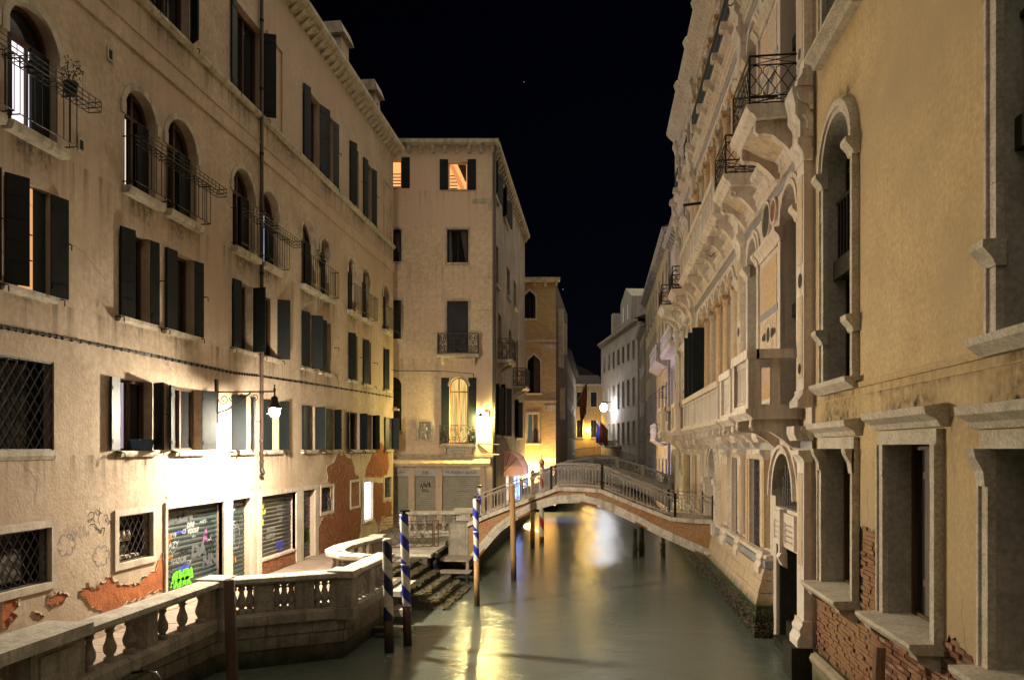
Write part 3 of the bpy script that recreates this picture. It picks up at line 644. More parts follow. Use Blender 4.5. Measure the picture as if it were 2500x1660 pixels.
def rim(pts, sd):                                        # broken plaster edge standing proud of the bare patch
    rm = random.Random(sd); c = (sum(p[0] for p in pts)/len(pts), sum(p[1] for p in pts)/len(pts)); out = []
    for p in pts:
        d = math.hypot(p[0]-c[0], p[1]-c[1]) or 1; w_ = rm.uniform(.02,.07); out.append((p[0]+(p[0]-c[0])/d*w_, p[1]+(p[1]-c[1])/d*w_))
    mb = MB(); P2 = pts+pts[:1]; O2 = out+out[:1]
    mb.strip([LW.p(u,v,.004) for u, v in P2],[LW.p(u,v,.022) for u, v in P2]); mb.strip([LW.p(u,v,.022) for u, v in P2],[LW.p(u,v,.003) for u, v in O2]); mb.build('plaster_edge', m_lwall, LB, fix=False)
for (h, row, kw) in wins:
    if h[1] < 9: continue
    if row is R3: stain(LB,LW,h[0]-.05,h[1]+.05,h[2]-.95,h[2]-.17,False,'rain_stain',.003,26,None,.9)
    if row is R2: stain(LB,LW,h[0]-.05,h[1]+.05,h[2]-.75,h[2]-.13,False,'rain_stain',.003,26,None,.42)
    if row is R1: stain(LB,LW,h[0]-.05,h[1]+.05,h[2]-.8,h[2]-.13,False,'rain_stain',.003,26,None,.35)
for (a, b_) in ((9.5,10.9),(12.5,14.8),(15.6,17.4),(19.6,20.8),(22,24.5),(26,27.4),(29,31.5),(33,34.5)): stain(LB,LW,a,b_,13.67,14.34,False,'rain_stain',.003,44,None,.95)
for (a, b_, z) in ((9.0,14.5,1.0),(14.5,19.0,.97)): stain(LB,LW,a,b_,z,z+.55,True,'damp_stain',.0025,30,None,.5)
def crack(par, fr, q, wd=.006, n=.004, seed=0):
    rc = random.Random(seed); mb = MB(); st_ = []
    for i in range(len(q)-1):
        for j in range(6): t_ = j/6; st_.append((q[i][0]+(q[i+1][0]-q[i][0])*t_+rc.gauss(0,.015), q[i][1]+(q[i+1][1]-q[i][1])*t_+rc.gauss(0,.012)))
    stroke(mb, fr, st_, wd, n); return mb.build('plaster_crack', m_room, par, fix=False)
for i, q in enumerate(([(12.2,9.0),(12.9,8.6),(13.6,8.5),(14.4,8.0)],[(16.2,7.2),(16.3,6.7),(16.9,6.4)],[(13.2,12.4),(13.6,11.9),(13.5,11.2)],[(19.6,9.9),(20.2,9.5),(20.1,8.9)],[(24,12.2),(24.6,11.6),(24.5,11.0)],[(12.0,4.5),(12.4,4.1),(12.3,3.6)],[(15.6,15.6),(16.0,16.4),(16.5,16.8)],[(27,17.5),(27.3,16.5),(28,16)])): crack(LB, LW, q, .007, .004, i)
# patches where the plaster has fallen
def P(px, py): y = ly(px); return (y, zat(py, LX, y))
patches = [([(192,1446),(215,1428),(232,1440),(250,1418),(270,1412),(292,1424),(330,1425),(352,1402),(378,1392),(392,1352),(399,1352),(399,1440),(360,1450),(310,1470),(262,1510),(225,1480)],0.03),
    ([(115,1456),(135,1450),(150,1448),(164,1452),(150,1470),(132,1475),(124,1485)],0.02), ([(0,1464),(38,1458),(48,1470),(36,1500),(14,1530),(0,1535)],0.03), ([(80,1494),(95,1496),(108,1502),(90,1506)],0.012)]
for i, (pl, j) in enumerate(patches):
    pts = blob([P(*q) for q in pl], j, 6, i); mb = MB(); flat(mb, LW, pts, 0.004); mb.build('bare_patch', m_patch, LB); rim(pts, i)
zones = [([(777,1400),(776,1290),(786,1264),(812,1262),(806,1190),(800,1172),(797,1140),(815,1128),(822,1108),(842,1112),(860,1124),(870,1160),(880,1172),(884,1200),(880,1300),(868,1340),(820,1352),(790,1372)],0.035,0.03),
    ([(890,1165),(893,1140),(905,1115),(918,1085),(930,1080),(946,1100),(950,1140),(942,1165),(920,1165)],0.03,0.03), ([(912,1178),(935,1178),(933,1225),(955,1225),(956,1260),(932,1262),(926,1290),(912,1260)],0.03,0.03)]
WH = [(h[0]-0.1,h[1]+0.1,h[2]-0.1,htop(h)+0.1) for h in H]
for i, (pl, j, dn) in enumerate(zones):
    pts = blob([P(*q) for q in pl], j, 6, 20+i)
    mb = MB(); flat(mb, LW, pts, 0.004); mb.build('bare_patch', m_mortar if i != 1 else m_patch, LB); rim(pts, 9+i)
    core = [(sum(p[0] for p in pts)/len(pts)*0.12+p[0]*0.88, sum(p[1] for p in pts)/len(pts)*0.12+p[1]*0.88) for p in pts]
    mb = MB(); bricks(mb, LW, core, 0.006, 0.022, 50+i, holes=WH); o = mb.build('exposed_bricks', m_brickA, LB, fix=False); o['kind'] = 'stuff'
mb = MB(); bricks(mb, LW, [(ly(637),0.97),(ly(721),0.97),(ly(721),1.34),(ly(637),1.34)], 0.006, 0.02, 77); o = mb.build('exposed_bricks', m_brickA, LB, fix=False); o['kind'] = 'stuff'
mb = MB(); flat(mb, LW, [(ly(637),0.97),(ly(721),0.97),(ly(721),1.35),(ly(637),1.35)], 0.004); mb.build('bare_patch', m_mortar, LB)
# rain pipe, cable bundle, small vents, camera
pu = ly(632)
mb = MB(); mb.tube([LW.p(pu,4.1,0.09),LW.p(pu,18.95,0.09)], 0.055, 8); pipe = mb.build('rain_pipe', M('brown_pipe',(0.09,0.055,0.04),None,3,0.5,0.05,metal=0.2), LB, smooth=True)
mb = MB()
for z in (4.3,4.9,6.3,7.9,9.8,11.6,13.3,15.2,17.2): mb.tube([LW.p(pu,z,0.09),LW.p(pu,z+0.06,0.09)], 0.068, 8)
mb.tube([LW.p(pu,4.12,0.09),LW.p(pu,4.0,0.14),LW.p(pu,3.9,0.05)],0.06,8); mb.build('pipe_collar', m_iron, pipe)
pts = [P(-900,641),P(-400,730),P(-60,792),P(0,801),P(150,827),P(330,862),P(480,893),P(570,912),P(625,918),P(760,938),P(880,957),P(958,970)]
for k in range(3):
    mb = MB(); mb.tube([LW.p(u,v+0.018*k+0.012*math.sin(i*2+k),0.025+0.01*(k % 2)) for i, (u, v) in enumerate(pts)], 0.009, 5); mb.build('cable', m_iron, LB)
mb = MB()
for i in range(len(pts)-1):
    for k in range(9):
        t = k/9; u = pts[i][0]+(pts[i+1][0]-pts[i][0])*t; v = pts[i][1]+(pts[i+1][1]-pts[i][1])*t
        mb.box(LW,u-.008,u+.008,v-.02,v+.055,.002,.045)
mb.build('cable_clips', m_iron, LB)['kind'] = 'stuff'
for px, py in ((267,134),(196,355)):
    u, v = P(px, py); mb = MB(); mb.box(LW,u-.09,u+.09,v-.13,v+.13,.002,.03); q = mb.build('wall_vent', m_lstone, LB); mb = MB(); mb.box(LW,u-.05,u+.05,v-.09,v+.09,.03,.034); mb.build('vent_hole', m_room, q)
u, v = P(960,1000); mb = MB(); mb.box(LW,u-.12,u+.0,v-.05,v+.05,0.05,0.3); mb.tube([LW.p(u-.05,v+.1,0.002),LW.p(u-.05,v+.1,.18),LW.p(u-.05,v,.18)],.02,5); mb.build('security_camera', m_white, LB)
mb = MB()
for px, py in ((405,1215),(545,1200),(567,1196),(615,1193),(636,1190)): u, v = P(px, py); mb.disc(LW,u,v,.006,.03,8)
mb.build('bolt_hole', m_room, LB)
# planters and pots on sills and racks are things of their own
def leafy(mb, c, r, hgt, k, seed, ls=0.06):
    rr = random.Random(seed)
    for i in range(k):
        a = rr.uniform(0,6.28); q = rr.random()**0.5*r; z = rr.random()*hgt; x, y = c[0]+q*math.cos(a), c[1]+q*math.sin(a)
        d = Vector((rr.gauss(0,1),rr.gauss(0,1),rr.gauss(0.4,.7))).normalized()*ls*rr.uniform(.6,1.4); e = Vector((rr.gauss(0,1),rr.gauss(0,1),rr.gauss(0,1))).cross(d).normalized()*ls*0.3; p = Vector((x,y,c[2]+z))
        mb.poly([p-e*.3, p+d*.5-e, p+d, p+d*.5+e])
def pot_plant(label, u, v, n, r, hgt, seed, k=120):
    c = LW.p(u, v, n); t_ = thing('potted_plant', label, 'plant', c, 'pot plants on window racks')
    mb = MB(); mb.lathe(c, [(r*.75,0),(r,.2),(r*1.06,.2),(r*1.06,.23)], 10); mb.build('pot', m_pot2, t_)
    mb = MB(); leafy(mb, (c[0],c[1],c[2]+.22), r*1.5, hgt, k, seed); mb.build('foliage', m_leafd, t_, fix=False)
    mb = MB()
    for i in range(4): mb.tube([(c[0],c[1],c[2]+.2),(c[0]+r*math.cos(i*1.6),c[1]+r*math.sin(i*1.6),c[2]+.2+hgt*.7)], .008, 4)
    mb.build('stem', m_wood, t_)
i1 = [i for i, (h, r, kw) in enumerate(wins) if kw.get('lit')][0]; q0, q1, zb = rack_pos[i1]
pot_plant('potted shrub in the wire rack of the brightly lit arched window', q0+(q1-q0)*0.62, zb+.02, .43, .12, .42, 3)
i2 = [i for i, (h, r, kw) in enumerate(wins) if kw.get('rail') == (736,806)][0]; q0, q1, zb = rack_pos[i2]
pot_plant('leafy pot plant on the guard rail shared by two arched windows', q0+(q1-q0)*.5, zb, .2, .14, .4, 5)
u, v = P(345,1098); t_ = thing('window_box', 'blue plastic planter standing on the mezzanine window sill with pink curtain', 'planter', LW.p(u,v,.02))
mb = MB(); mb.prism(LW, [(u-.22,4.67),(u+.22,4.67),(u+.27,4.88),(u-.27,4.88)], -.08, .12); mb.build('tray', m_pot, t_)
mb = MB(); mb.box(LW,u-.285,u+.285,4.88,4.905,-.095,.135); mb.build('rim', m_pot, t_)
# ------------------------------------------------------------------ hanging street lamp on its scrolled bracket
def scroll(fr_pts, c, r, turns=1.4, k=16):
    return [(c[0]+r*(1-i/k*0.8)*math.cos(turns*6.28*i/k+math.pi), c[1]+r*(1-i/k*0.8)*math.sin(turns*6.28*i/k+math.pi)) for i in range(k+1)]
LY_, LZ = 18.7, 6.17
SL = thing('street_lamp', 'lit white globe street lamp on scrolled iron wall bracket over the shop shutters', 'lamp', (LX, LY_, 5.3))
f2 = Fr((LX, LY_, 0), (1,0,0), (0,1,0))          # u = out from the wall
mb = MB(); mb.box(f2, 0.0, .05, 5.35, 6.5, -.06, .06); mb.build('wall_plate', m_iron, SL)
mb = MB(); mb.tube([f2.p(.03,LZ,0), f2.p(1.57,LZ,0)], .022, 6); mb.tube([f2.p(.03,5.62,0), f2.p(.35,5.72,0), f2.p(.95,6.14,0)], .022, 5); mb.build('arm', m_iron, SL)
mb = MB()
for c, r in (((.22,5.98),.14),((.48,6.02),.11),((.7,6.07),.08),((1.06,6.03),.11)): mb.tube([f2.p(u,v,0) for u, v in scroll(None,c,r)], .012, 4)
mb.build('scrollwork', m_iron, SL)
lc = f2.p(1.6, 0, 0)
mb = MB(); mb.lathe((lc[0],lc[1],0), [(.005,6.36),(.02,6.33),(.012,6.28),(.035,6.22),(.02,6.14),(.02,6.06),(.09,6.02),(.085,5.97),(.10,5.90),(.15,5.80),(.185,5.735),(.17,5.735),(.05,5.84)], 14); mb.build('lamp_hood', m_iron, SL, smooth=True)
mb = MB(); mb.strip([(lc[0]-.19*math.cos(a),lc[1]+.19*math.sin(a),5.74) for a in [(-1.29+2.58*i/14) for i in range(15)]],[(lc[0]-.195*math.cos(a),lc[1]+.195*math.sin(a),5.595) for a in [(-1.29+2.58*i/14) for i in range(15)]]); mb.build('added_wall_shield', m_iron, SL, fix=False)  # added shield, shaped to keep the lamp's light off the wall
e_lamp = E('lamp_globe_light', (1.0,0.865,0.66), LAMP)
mb = MB(); mb.lathe((lc[0],lc[1],0), [(.05,5.79),(.10,5.76),(.125,5.70),(.13,5.64),(.115,5.57),(.08,5.52),(.02,5.50)], 14); mb.build('globe', e_lamp, SL, smooth=True)

# ------------------------------------------------------------------ quay: fondamenta, paving stones, quay wall blocks
ZF = 0.95
edge = [(-8.12,2.0),(-8.12,10.7),(-8.15,13.0),(-8.0,15.1),(-5.72,16.5),(-5.62,19.5),(-5.62,21.7)]
edge2 = [(-6.75,21.7),(-6.75,25.7),(-5.9,25.7),(-5.9,28.6),(-4.75,28.6),(-4.75,62.0)]
ring_ = [(LX-0.05,2.0)]+edge+edge2+[(-9.0,62.0),(-9.0,40),(LX-0.05,36.5)]
def slab(mb, pts, z0, z1):
    b = len(mb.v); k = len(pts); mb.v += [(x,y,z0) for x,y in pts]+[(x,y,z1) for x,y in pts]
    for tri in geometry.tessellate_polygon([[Vector((x,y,0)) for x,y in pts]]): mb.f.append(tuple(b+k+i for i in tri))
    for i in range(k): j = (i+1) % k; mb.f.append((b+i,b+j,b+k+j,b+k+i))
mb = MB(); slab(mb, ring_, -0.8, ZF-0.012); mb.poly([(-11,36.6,ZF-.013),(-9,36.6,ZF-.013),(-9,60,ZF-.013),(-16,60,ZF-.013),(-16,36.6,ZF-.013)]); FO = struct(mb.build('fondamenta', m_quay))
rr = random.Random(3); k = 0
y = 14.9
while y < 28.2:
    x = LX+0.03; hgt = rr.uniform(.42,.55)
    while x < -5.8:
        l = rr.uniform(.7,1.1); xx = min(x+l, -5.75)
        ok = all(inside((a, b_), [(LX,2.0)]+edge+edge2[:4]+[(LX,28.6)]) for a, b_ in ((x+.02,y+.02),(xx-.02,y+.02),(xx-.02,y+hgt-.02),(x+.02,y+hgt-.02)))
        if ok and xx-x > .2 and k < 300:
            mb = MB(); mb.box(WF, x+.006, xx-.006, ZF-.05, ZF+rr.uniform(-.004,.004), y+.006, y+hgt-.006); mb.build('paving_stone', m_pave, FO); k += 1
        x = xx
        if x >= -5.76: break
    y += hgt
mb = MB()
y = 8.0
while y < 14.9: mb.box(WF, LX+.05, -8.15, ZF-.05, ZF, y+.006, y+.49); y += .5
mb.build('paving_strip', m_pave, FO)
# ------------------------------------------------------------------ stone balustrade
BAL = [(.095,0),(.095,.07),(.06,.085),(.06,.11),(.085,.14),(.105,.21),(.10,.27),(.065,.36),(.05,.43),(.052,.47),(.075,.49),(.075,.52),(.055,.535),(.085,.56),(.085,.62)]
bb = MB(); bb.lathe((0,0,0), BAL, 12); bal_me = bb.mesh('baluster', m_stone, smooth=False)
def seg_frame(a, b): d = Vector((b[0]-a[0], b[1]-a[1], 0)); u = d.normalized(); return Fr((a[0],a[1],0), u, (u.y,-u.x,0)), d.length
def parapet_run(par, a, b, dies, zb=ZF, nb=3, ends=(.22,.22), cope=True, mat=m_stone, cmat=m_cope, side=1):
    fr, Ln = seg_frame(a, b)
    if cope:
        nseg = max(1, round(Ln/1.5))
        for i in range(nseg):
            u0 = Ln*i/nseg+.004; u1 = Ln*(i+1)/nseg-.004; mb = MB()
            mb.prismu(fr, [(-.2,zb+.88),(.2,zb+.88),(.24,zb+.92),(.24,zb+1.0),(.2,zb+1.02),(-.2,zb+1.02),(-.24,zb+1.0),(-.24,zb+.92)], u0, u1); mb.build('coping_stone', cmat, par)
    mb = MB(); mb.prismu(fr, [(-.19,zb+.0),(.19,zb+.0),(.19,zb+.18),(.14,zb+.25),(-.14,zb+.25),(-.19,zb+.18)], 0, Ln); mb.build('base_course', mat, par)
    stops = [(0, ends[0])]+[(d-.2, d+.2) for d in dies]+[(Ln-ends[1], Ln)]
    for i, (s, e) in enumerate(stops):
        if e-s < .02: continue
        mb = MB(); mb.box(fr, s, e, zb+.252, zb+.878, -.12, .12); dd = mb.build('pedestal_die', mat, par)
        if e-s > .3: mb = MB(); mb.box(fr, s+.05, e-.05, zb+.31, zb+.82, .12, .135); mb.build('raised_panel', mat, dd)
    for i in range(len(stops)-1):
        s = stops[i][1]; e = stops[i+1][0]; n_ = nb if isinstance(nb, int) else nb[i]
        for k in range(n_):
            u = s+(e-s)*(k+.5)/n_; q = fr.p(u, zb+.255, 0); inst('baluster', bal_me, par, q, random.uniform(0,.5))
BP = thing('stone_balustrade', 'dark weathered stone balustrade curving along the quay edge before the shop shutters', 'balustrade', (-7.5, 13, ZF))
pa, pb2, pc, pd = (-8.0,10.75), (-7.98,15.1), (-5.68,16.5), (-5.58,19.45)
parapet_run(BP, pa, pb2, [1.85], nb=3, ends=(.12,.3)); parapet_run(BP, pb2, pc, [.95,1.8], nb=[3,3,3], ends=(.25,.2)); parapet_run(BP, pc, pd, [1.5], nb=[4,4], ends=(.2,.15))
for q in (pb2, pc):
    mb = MB(); mb.box(WF, q[0]-.24, q[0]+.24, ZF+.0, ZF+1.03, q[1]-.24, q[1]+.24); c = mb.build('corner_pier', m_stone, BP)
    mb = MB(); mb.box(WF, q[0]-.3, q[0]+.3, ZF+.9, ZF+1.05, q[1]-.3, q[1]+.3); mb.build('pier_cap', m_cope, c); mb = MB(); mb.box(WF, q[0]-.29, q[0]+.29, ZF-.02, ZF+.22, q[1]-.29, q[1]+.29); mb.build('pier_base', m_stone, c)
EP = thing('end_pedestal_parapet', 'thick capped stone pedestal and parapet at the lower corner beside the balustrade', 'parapet', (-7.95, 9.6, ZF))
mb = MB(); mb.box(WF,-8.22,-7.72,ZF,ZF+.95,9.55,10.55); mb.build('pedestal', m_stone, EP)
mb = MB(); mb.box(WF,-8.36,-7.6,ZF+.955,ZF+1.13,9.45,10.68); mb.build('cap_stone', m_cope, EP)
mb = MB(); mb.box(WF,-8.36,-7.6,ZF+.955,ZF+1.13,7.6,9.44); mb.build('cap_stone', m_cope, EP)
mb = MB(); mb.box(WF,-7.72,-7.69,ZF+.1,ZF+.85,9.7,10.4); mb.build('raised_panel', m_stone, EP)
mb = MB(); mb.box(WF,-8.16,-7.82,ZF,ZF+.28,7.6,9.54); mb.build('base_course', m_stone, EP)
for k in range(5): inst('baluster', bal_me, EP, (-7.98, 7.8+.36*k, ZF+.29), 0, (1.15,1.15,1.06))
# curved parapet round the landing
CP = thing('curved_parapet', 'pale curved stone parapet bending round the head of the water steps', 'balustrade', (-6.9,20.5,ZF))
cv = [(-5.95,18.95),(-6.5,19.1),(-6.95,19.5),(-7.2,20.1),(-7.25,20.9),(-7.1,22.0),(-6.9,23.0)]
for i in range(len(cv)-1):
    fr, Ln = seg_frame(cv[i], cv[i+1]); mb = MB()
    mb.prismu(fr, [(-.2,ZF+.88),(.2,ZF+.88),(.26,ZF+.92),(.26,ZF+1.0),(.2,ZF+1.02),(-.2,ZF+1.02),(-.26,ZF+1.0),(-.26,ZF+.92)], -.05, Ln+.05); mb.build('coping_stone', m_cope, CP)
    mb = MB(); mb.prismu(fr, [(-.19,ZF),(.19,ZF),(.19,ZF+.18),(.14,ZF+.25),(-.14,ZF+.25),(-.19,ZF+.18)], -.04, Ln+.04); mb.build('base_course', m_cope, CP)
    for k in range(2): inst('baluster', bal_me, CP, fr.p(Ln*(k+.5)/2, ZF+.255, 0), 0)
mb = MB(); mb.box(WF,-7.12,-6.68,ZF,ZF+1.05,22.95,23.35); mb.build('end_pier', m_cope, CP)
# quay wall: courses of blocks under the balustrade, rough wall below
QW = thing('quay_wall', 'dark damp coursed stone quay wall under the balustrade', 'wall', (-7,14,0))
for (a, b_) in ((edge[1],edge[2]),(edge[2],edge[3]),(edge[3],edge[4]),(edge[4],edge[5]),((-8.12,6.5),edge[1])):
    fr, Ln = seg_frame(a, b_)
    for r, (z0, z1, nn) in enumerate(((.66,.93,.07),(.38,.65,.045),(.12,.37,.03))):
        u = 0.0 if r % 2 else -.0; first = True
        while u < Ln-.05:
            l = min(rr.uniform(.55,1.15)*(0.6 if first and r % 2 else 1), Ln-u); first = False
            if Ln-u-l < .2: l = Ln-u
            mb = MB(); mb.box(fr, u+.006, u+l-.006, z0+.006, z1-.006, -.1, nn+rr.uniform(-.01,.012)); mb.build('stone_block', m_stone if r < 2 else m_quay, QW); u += l
    mb = MB(); mb.box(fr, 0, Ln, -.7, .9, -.25, .015); mb.build('wall_core', m_quay, QW)
# tubular mooring rails on the quay wall
MR = thing('mooring_rails', 'bent grey tubular rails fixed to the quay wall near the brown pole', 'railing', (-7.9,11.6,.6))
for yy in (11.4,12.3):
    mb = MB(); mb.tube([(-8.05,yy,.82),(-7.75,yy,.86),(-7.6,yy,.84),(-7.52,yy,.72),(-7.52,yy,-.2)], .03, 6); mb.build('bent_tube', M('galvanised_tube',(0.22,0.21,0.20),None,5,0.35,0.05,metal=0.8) if yy < 12 else bpy.data.materials['galvanised_tube'], MR, smooth=True)
mb = MB(); mb.box(WF,-8.06,-7.85,.7,.92,11.3,11.5); mb.build('fixing_block', m_iron, MR)
mb = MB(); mb.tube([(-7.75,11.4,.86),(-7.75,12.3,.86)],.022,5); mb.build('cross_tube', m_iron, MR)
# ------------------------------------------------------------------ water steps with weed
m_weed = M('weedy_step', (0.27,0.20,0.06), (0.15,0.11,0.035), 6, 0.9, 1.0, 26, fine=0.5, algae=(0.5,1.1,(0.10,0.09,0.065)))
m_weedd = M('weedy_dark_step', (0.035,0.032,0.02), (0.018,0.02,0.011), 5, 0.85, 1.0, 20, fine=0.5)
ST_ = thing('water_steps', 'weed covered stone steps going down into the canal beside the mooring poles', 'steps', (-5.6,23.7,0))
for i in range(6):
    z1 = .05+.17*i; x1 = -4.45-.36*i; y0 = 21.75+.03*i; y1 = 25.6-.02*i
    pts = blob([(x1-.42,y0),(x1-.1,y0-.05),(x1,y0+.3),(x1+.1,(y0+y1)/2),(x1+.16,y1-.3),(x1+.05,y1),(x1-.42,y1)], .022, 4, 80+i)
    mb = MB(); slab(mb, pts, -.5, z1); mb.build('step', m_weed if i < 3 else m_weedd, ST_)
mb = MB(); rq = random.Random(5)
for k in range(2600):
    i = min(5,int(rq.random()**1.3*6)); x = -4.45-.36*i+rq.uniform(-.36,.14); y = rq.uniform(21.7,25.6); z = .05+.17*i
    c = Vector((x,y,z)); s = rq.uniform(.012,.035); q = [c+Vector((rq.gauss(0,1.3),rq.gauss(0,1.3),rq.gauss(0,.6)))*s for _ in range(4)]; b0 = len(mb.v); mb.v += [tuple(v) for v in q]; mb.f += [(b0,b0+1,b0+2),(b0,b0+2,b0+3),(b0,b0+1,b0+3),(b0+1,b0+2,b0+3)]
mb.build('weed_tufts', M('wet_weed',(0.10,0.075,0.02),(0.03,0.03,0.012),3,.8,0,fine=.5), ST_, fix=False)['kind'] = 'stuff'
mb = MB(); mb.box(WF,-6.75,-6.45,-.5,.94,21.72,25.68); mb.build('landing_stone', m_cope, ST_)
mb = MB(); mb.box(WF,-6.45,-5.5,-.5,.80,21.35,21.73); mb.build('cheek_wall', m_stone, ST_)
mb = MB(); mb.box(WF,-5.75,-5.3,.72,.86,19.9,21.7); mb.build('edge_slab', m_cope, ST_)
mb = MB(); mb.box(WF,-5.55,-5.15,.22,.40,19.75,20.5); mb.build('lower_slab', m_cope, ST_)
WSL = thing('white_marker_slab', 'short white stone slab jutting low beside the striped poles', 'stone', (-4.9,18.2,.2)); mb = MB(); mb.box(WF,-5.15,-4.62,.18,.27,18.4,18.62); mb.build('slab', m_white, WSL); mb = MB(); mb.box(WF,-5.6,-5.16,.12,.24,18.35,18.67); mb.build('bracket', m_stone, WSL)
# stone platform with the orange light put into its side colour, with the iron fence on it
m_orange = M('orange_light_tint_wall', (0.50,0.20,0.05), (0.42,0.30,0.06), 2.5, 0.9, 0.7, 12, fine=0.4, algae=(0.1,0.75,(0.05,0.07,0.015)))
LP_ = thing('landing_platform', 'stone landing platform with orange light coloured into its side and a tyre fender below the iron fence', 'platform', (-6.2,27,0))
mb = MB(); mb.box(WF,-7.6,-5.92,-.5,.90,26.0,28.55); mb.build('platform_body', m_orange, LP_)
mb = MB(); mb.box(WF,-7.7,-5.8,.905,1.03,25.85,28.6); mb.build('platform_slab', m_cope, LP_)
TY = thing('tyre_fender', 'black rubber tyre hanging as a fender on the stone landing', 'tyre', (-5.72,26.45,.62)); mb = MB()
mb.tube([(-5.76,26.45+.27*math.cos(a*.3927),.66+.27*math.sin(a*.3927)) for a in range(16)], .11, 8, closed=True); mb.build('tyre', M('black_rubber',(0.012,0.012,0.012),None,5,0.5,0.2), TY, smooth=True)
mb = MB(); mb.tube([(-5.76,26.45,.93),(-5.88,26.4,1.04)], .015, 4); mb.build('rope', m_white, TY)
DK = thing('wooden_jetty', 'small grey plank jetty on posts beside the bridge abutment', 'jetty', (-5.1,27.6,0)); m_plank = M('grey_planks',(0.30,0.25,0.21),(0.17,0.14,0.11),4,0.85,0.4,20)
for k in range(7): mb = MB(); mb.box(WF,-5.75,-4.62,.66,.71,26.7+.24*k,26.7+.24*k+.22); mb.build('plank', m_plank, DK)
for k in range(4): mb = MB(); mb.box(WF,-5.6,-4.45,.36,.40,25.95+.17*k,25.95+.17*k+.155); mb.build('plank', m_plank, DK)
for (x, y) in ((-4.7,26.8),(-4.7,28.2),(-4.55,26.0),(-5.5,26.0)): mb = MB(); mb.tube([(x,y,-.6),(x,y,.66 if y > 26.4 else .36)], .055, 6); mb.build('post', m_weedd, DK)
mb = MB(); mb.box(WF,-4.7,-4.6,.40,.66,26.6,26.68); mb.build('brace', m_plank, DK)
# iron fence with gate arches
GF = thing('iron_fence', 'low wrought iron lattice fence closing off the landing platform', 'fence', (-7.1,27.8,ZF))
fa, fb = (-8.05,27.15), (-6.2,27.9)
fr, Ln = seg_frame(fa, fb); z0, z1 = 1.05, 2.0
mb = MB()
for u in (0, Ln*.5, Ln): mb.box(fr,u-.02,u+.02,ZF,z1,-.02,.02)
for z in (z0,z1-.12,z1): mb.box(fr,0,Ln,z-.012,z+.012,-.012,.012)
mb.build('fence_frame', m_rust, GF)
diamond_grille(fr,0,Ln*.5-.03,z0,z1-.12,0,.3,.42,.010).build('lattice', m_rust, GF); diamond_grille(fr,Ln*.5+.03,Ln,z0,z1-.12,0,.3,.42,.010).build('lattice', m_rust, GF)
mb = MB()
for k in range(5): mb.tube([fr.p(u,v,0) for u, v in loop_pts(Ln*(k+.5)/5, z1-.06, .05, 0, 6.28)], .008, 4)
mb.tube([fr.p(Ln*.5*(i/10), z1+.26*math.sin(math.pi*i/10), 0) for i in range(11)], .014, 4); mb.tube([fr.p(Ln*.5*(i/10), z1+.12*math.sin(math.pi*i/10), 0) for i in range(11)], .010, 4)
mb.build('fence_crest', m_rust, GF)
mb = MB()
for u in (Ln+.06,Ln+.22): mb.box(fr,u-.02,u+.02,ZF,z1+.02,-.02,.02)
for z in (z0,1.5,z1): mb.box(fr,Ln+.06,Ln+.22,z-.02,z+.02,-.015,.015)
mb.build('gate_post', m_rust, GF)
# stone parapet and pedestal where the footbridge begins
FP = thing('bridgehead_balustrade', 'pinkish stone balustrade and square pedestal at the foot of the iron railed bridge', 'balustrade', (-6,30,ZF))
parapet_run(FP, (-7.6,29.3), (-5.45,29.75), [], zb=ZF+.25, nb=5, ends=(.2,.1), mat=m_cope)
mb = MB(); mb.box(WF,-5.62,-5.05,ZF+.32,ZF+1.2,29.6,30.15); pd_ = mb.build('pedestal', m_cope, FP); mb = MB(); mb.box(WF,-5.72,-4.95,ZF+1.2,ZF+1.36,29.5,30.25); mb.build('pedestal_cap', m_cope, pd_)
mb = MB(); mb.box(WF,-5.7,-4.97,-.4,ZF+.32,29.52,30.23); mb.build('pedestal_base', m_weed, pd_)
mb = MB(); mb.prism(WF, [(-7.6,-.4),(-5.7,-.4),(-5.7,1.15),(-7.6,.7)], 29.1, 29.6); mb.build('ramp_wall', m_stone, FP)
# ------------------------------------------------------------------ mooring poles
def stripe_mat(name, c1, c2, ang, per):
    m = bpy.data.materials.new(name); m.use_nodes = True; t = m.node_tree; b = t.nodes['Principled BSDF']; l = t.links.new
    tc = t.nodes.new('ShaderNodeUVMap'); sx = t.nodes.new('ShaderNodeSeparateXYZ'); l(tc.outputs[0], sx.inputs[0])
    a = t.nodes.new('ShaderNodeMath'); a.operation = 'ADD'; l(sx.outputs[0], a.inputs[0]); l(sx.outputs[1], a.inputs[1])
    f = t.nodes.new('ShaderNodeMath'); f.operation = 'FRACT'; l(a.outputs[0], f.inputs[0]); g = t.nodes.new('ShaderNodeMath'); g.operation = 'GREATER_THAN'; g.inputs[1].default_value = .52; l(f.outputs[0], g.inputs[0])
    n = t.nodes.new('ShaderNodeTexNoise'); n.inputs['Scale'].default_value = 7; ge = t.nodes.new('ShaderNodeNewGeometry'); l(ge.outputs['Position'], n.inputs['Vector'])
    mx = t.nodes.new('ShaderNodeMix'); mx.data_type = 'RGBA'; l(g.outputs[0], mx.inputs[0]); mx.inputs[6].default_value = (*c1,1); mx.inputs[7].default_value = (*c2,1)
    m2 = t.nodes.new('ShaderNodeMix'); m2.data_type = 'RGBA'; m2.blend_type = 'MULTIPLY'; m2.inputs[0].default_value = .55; l(mx.outputs[2], m2.inputs[6]); l(n.outputs['Fac'], m2.inputs[7]); l(m2.outputs[2], b.inputs['Base Color'])
    b.inputs['Roughness'].default_value = .38; return m
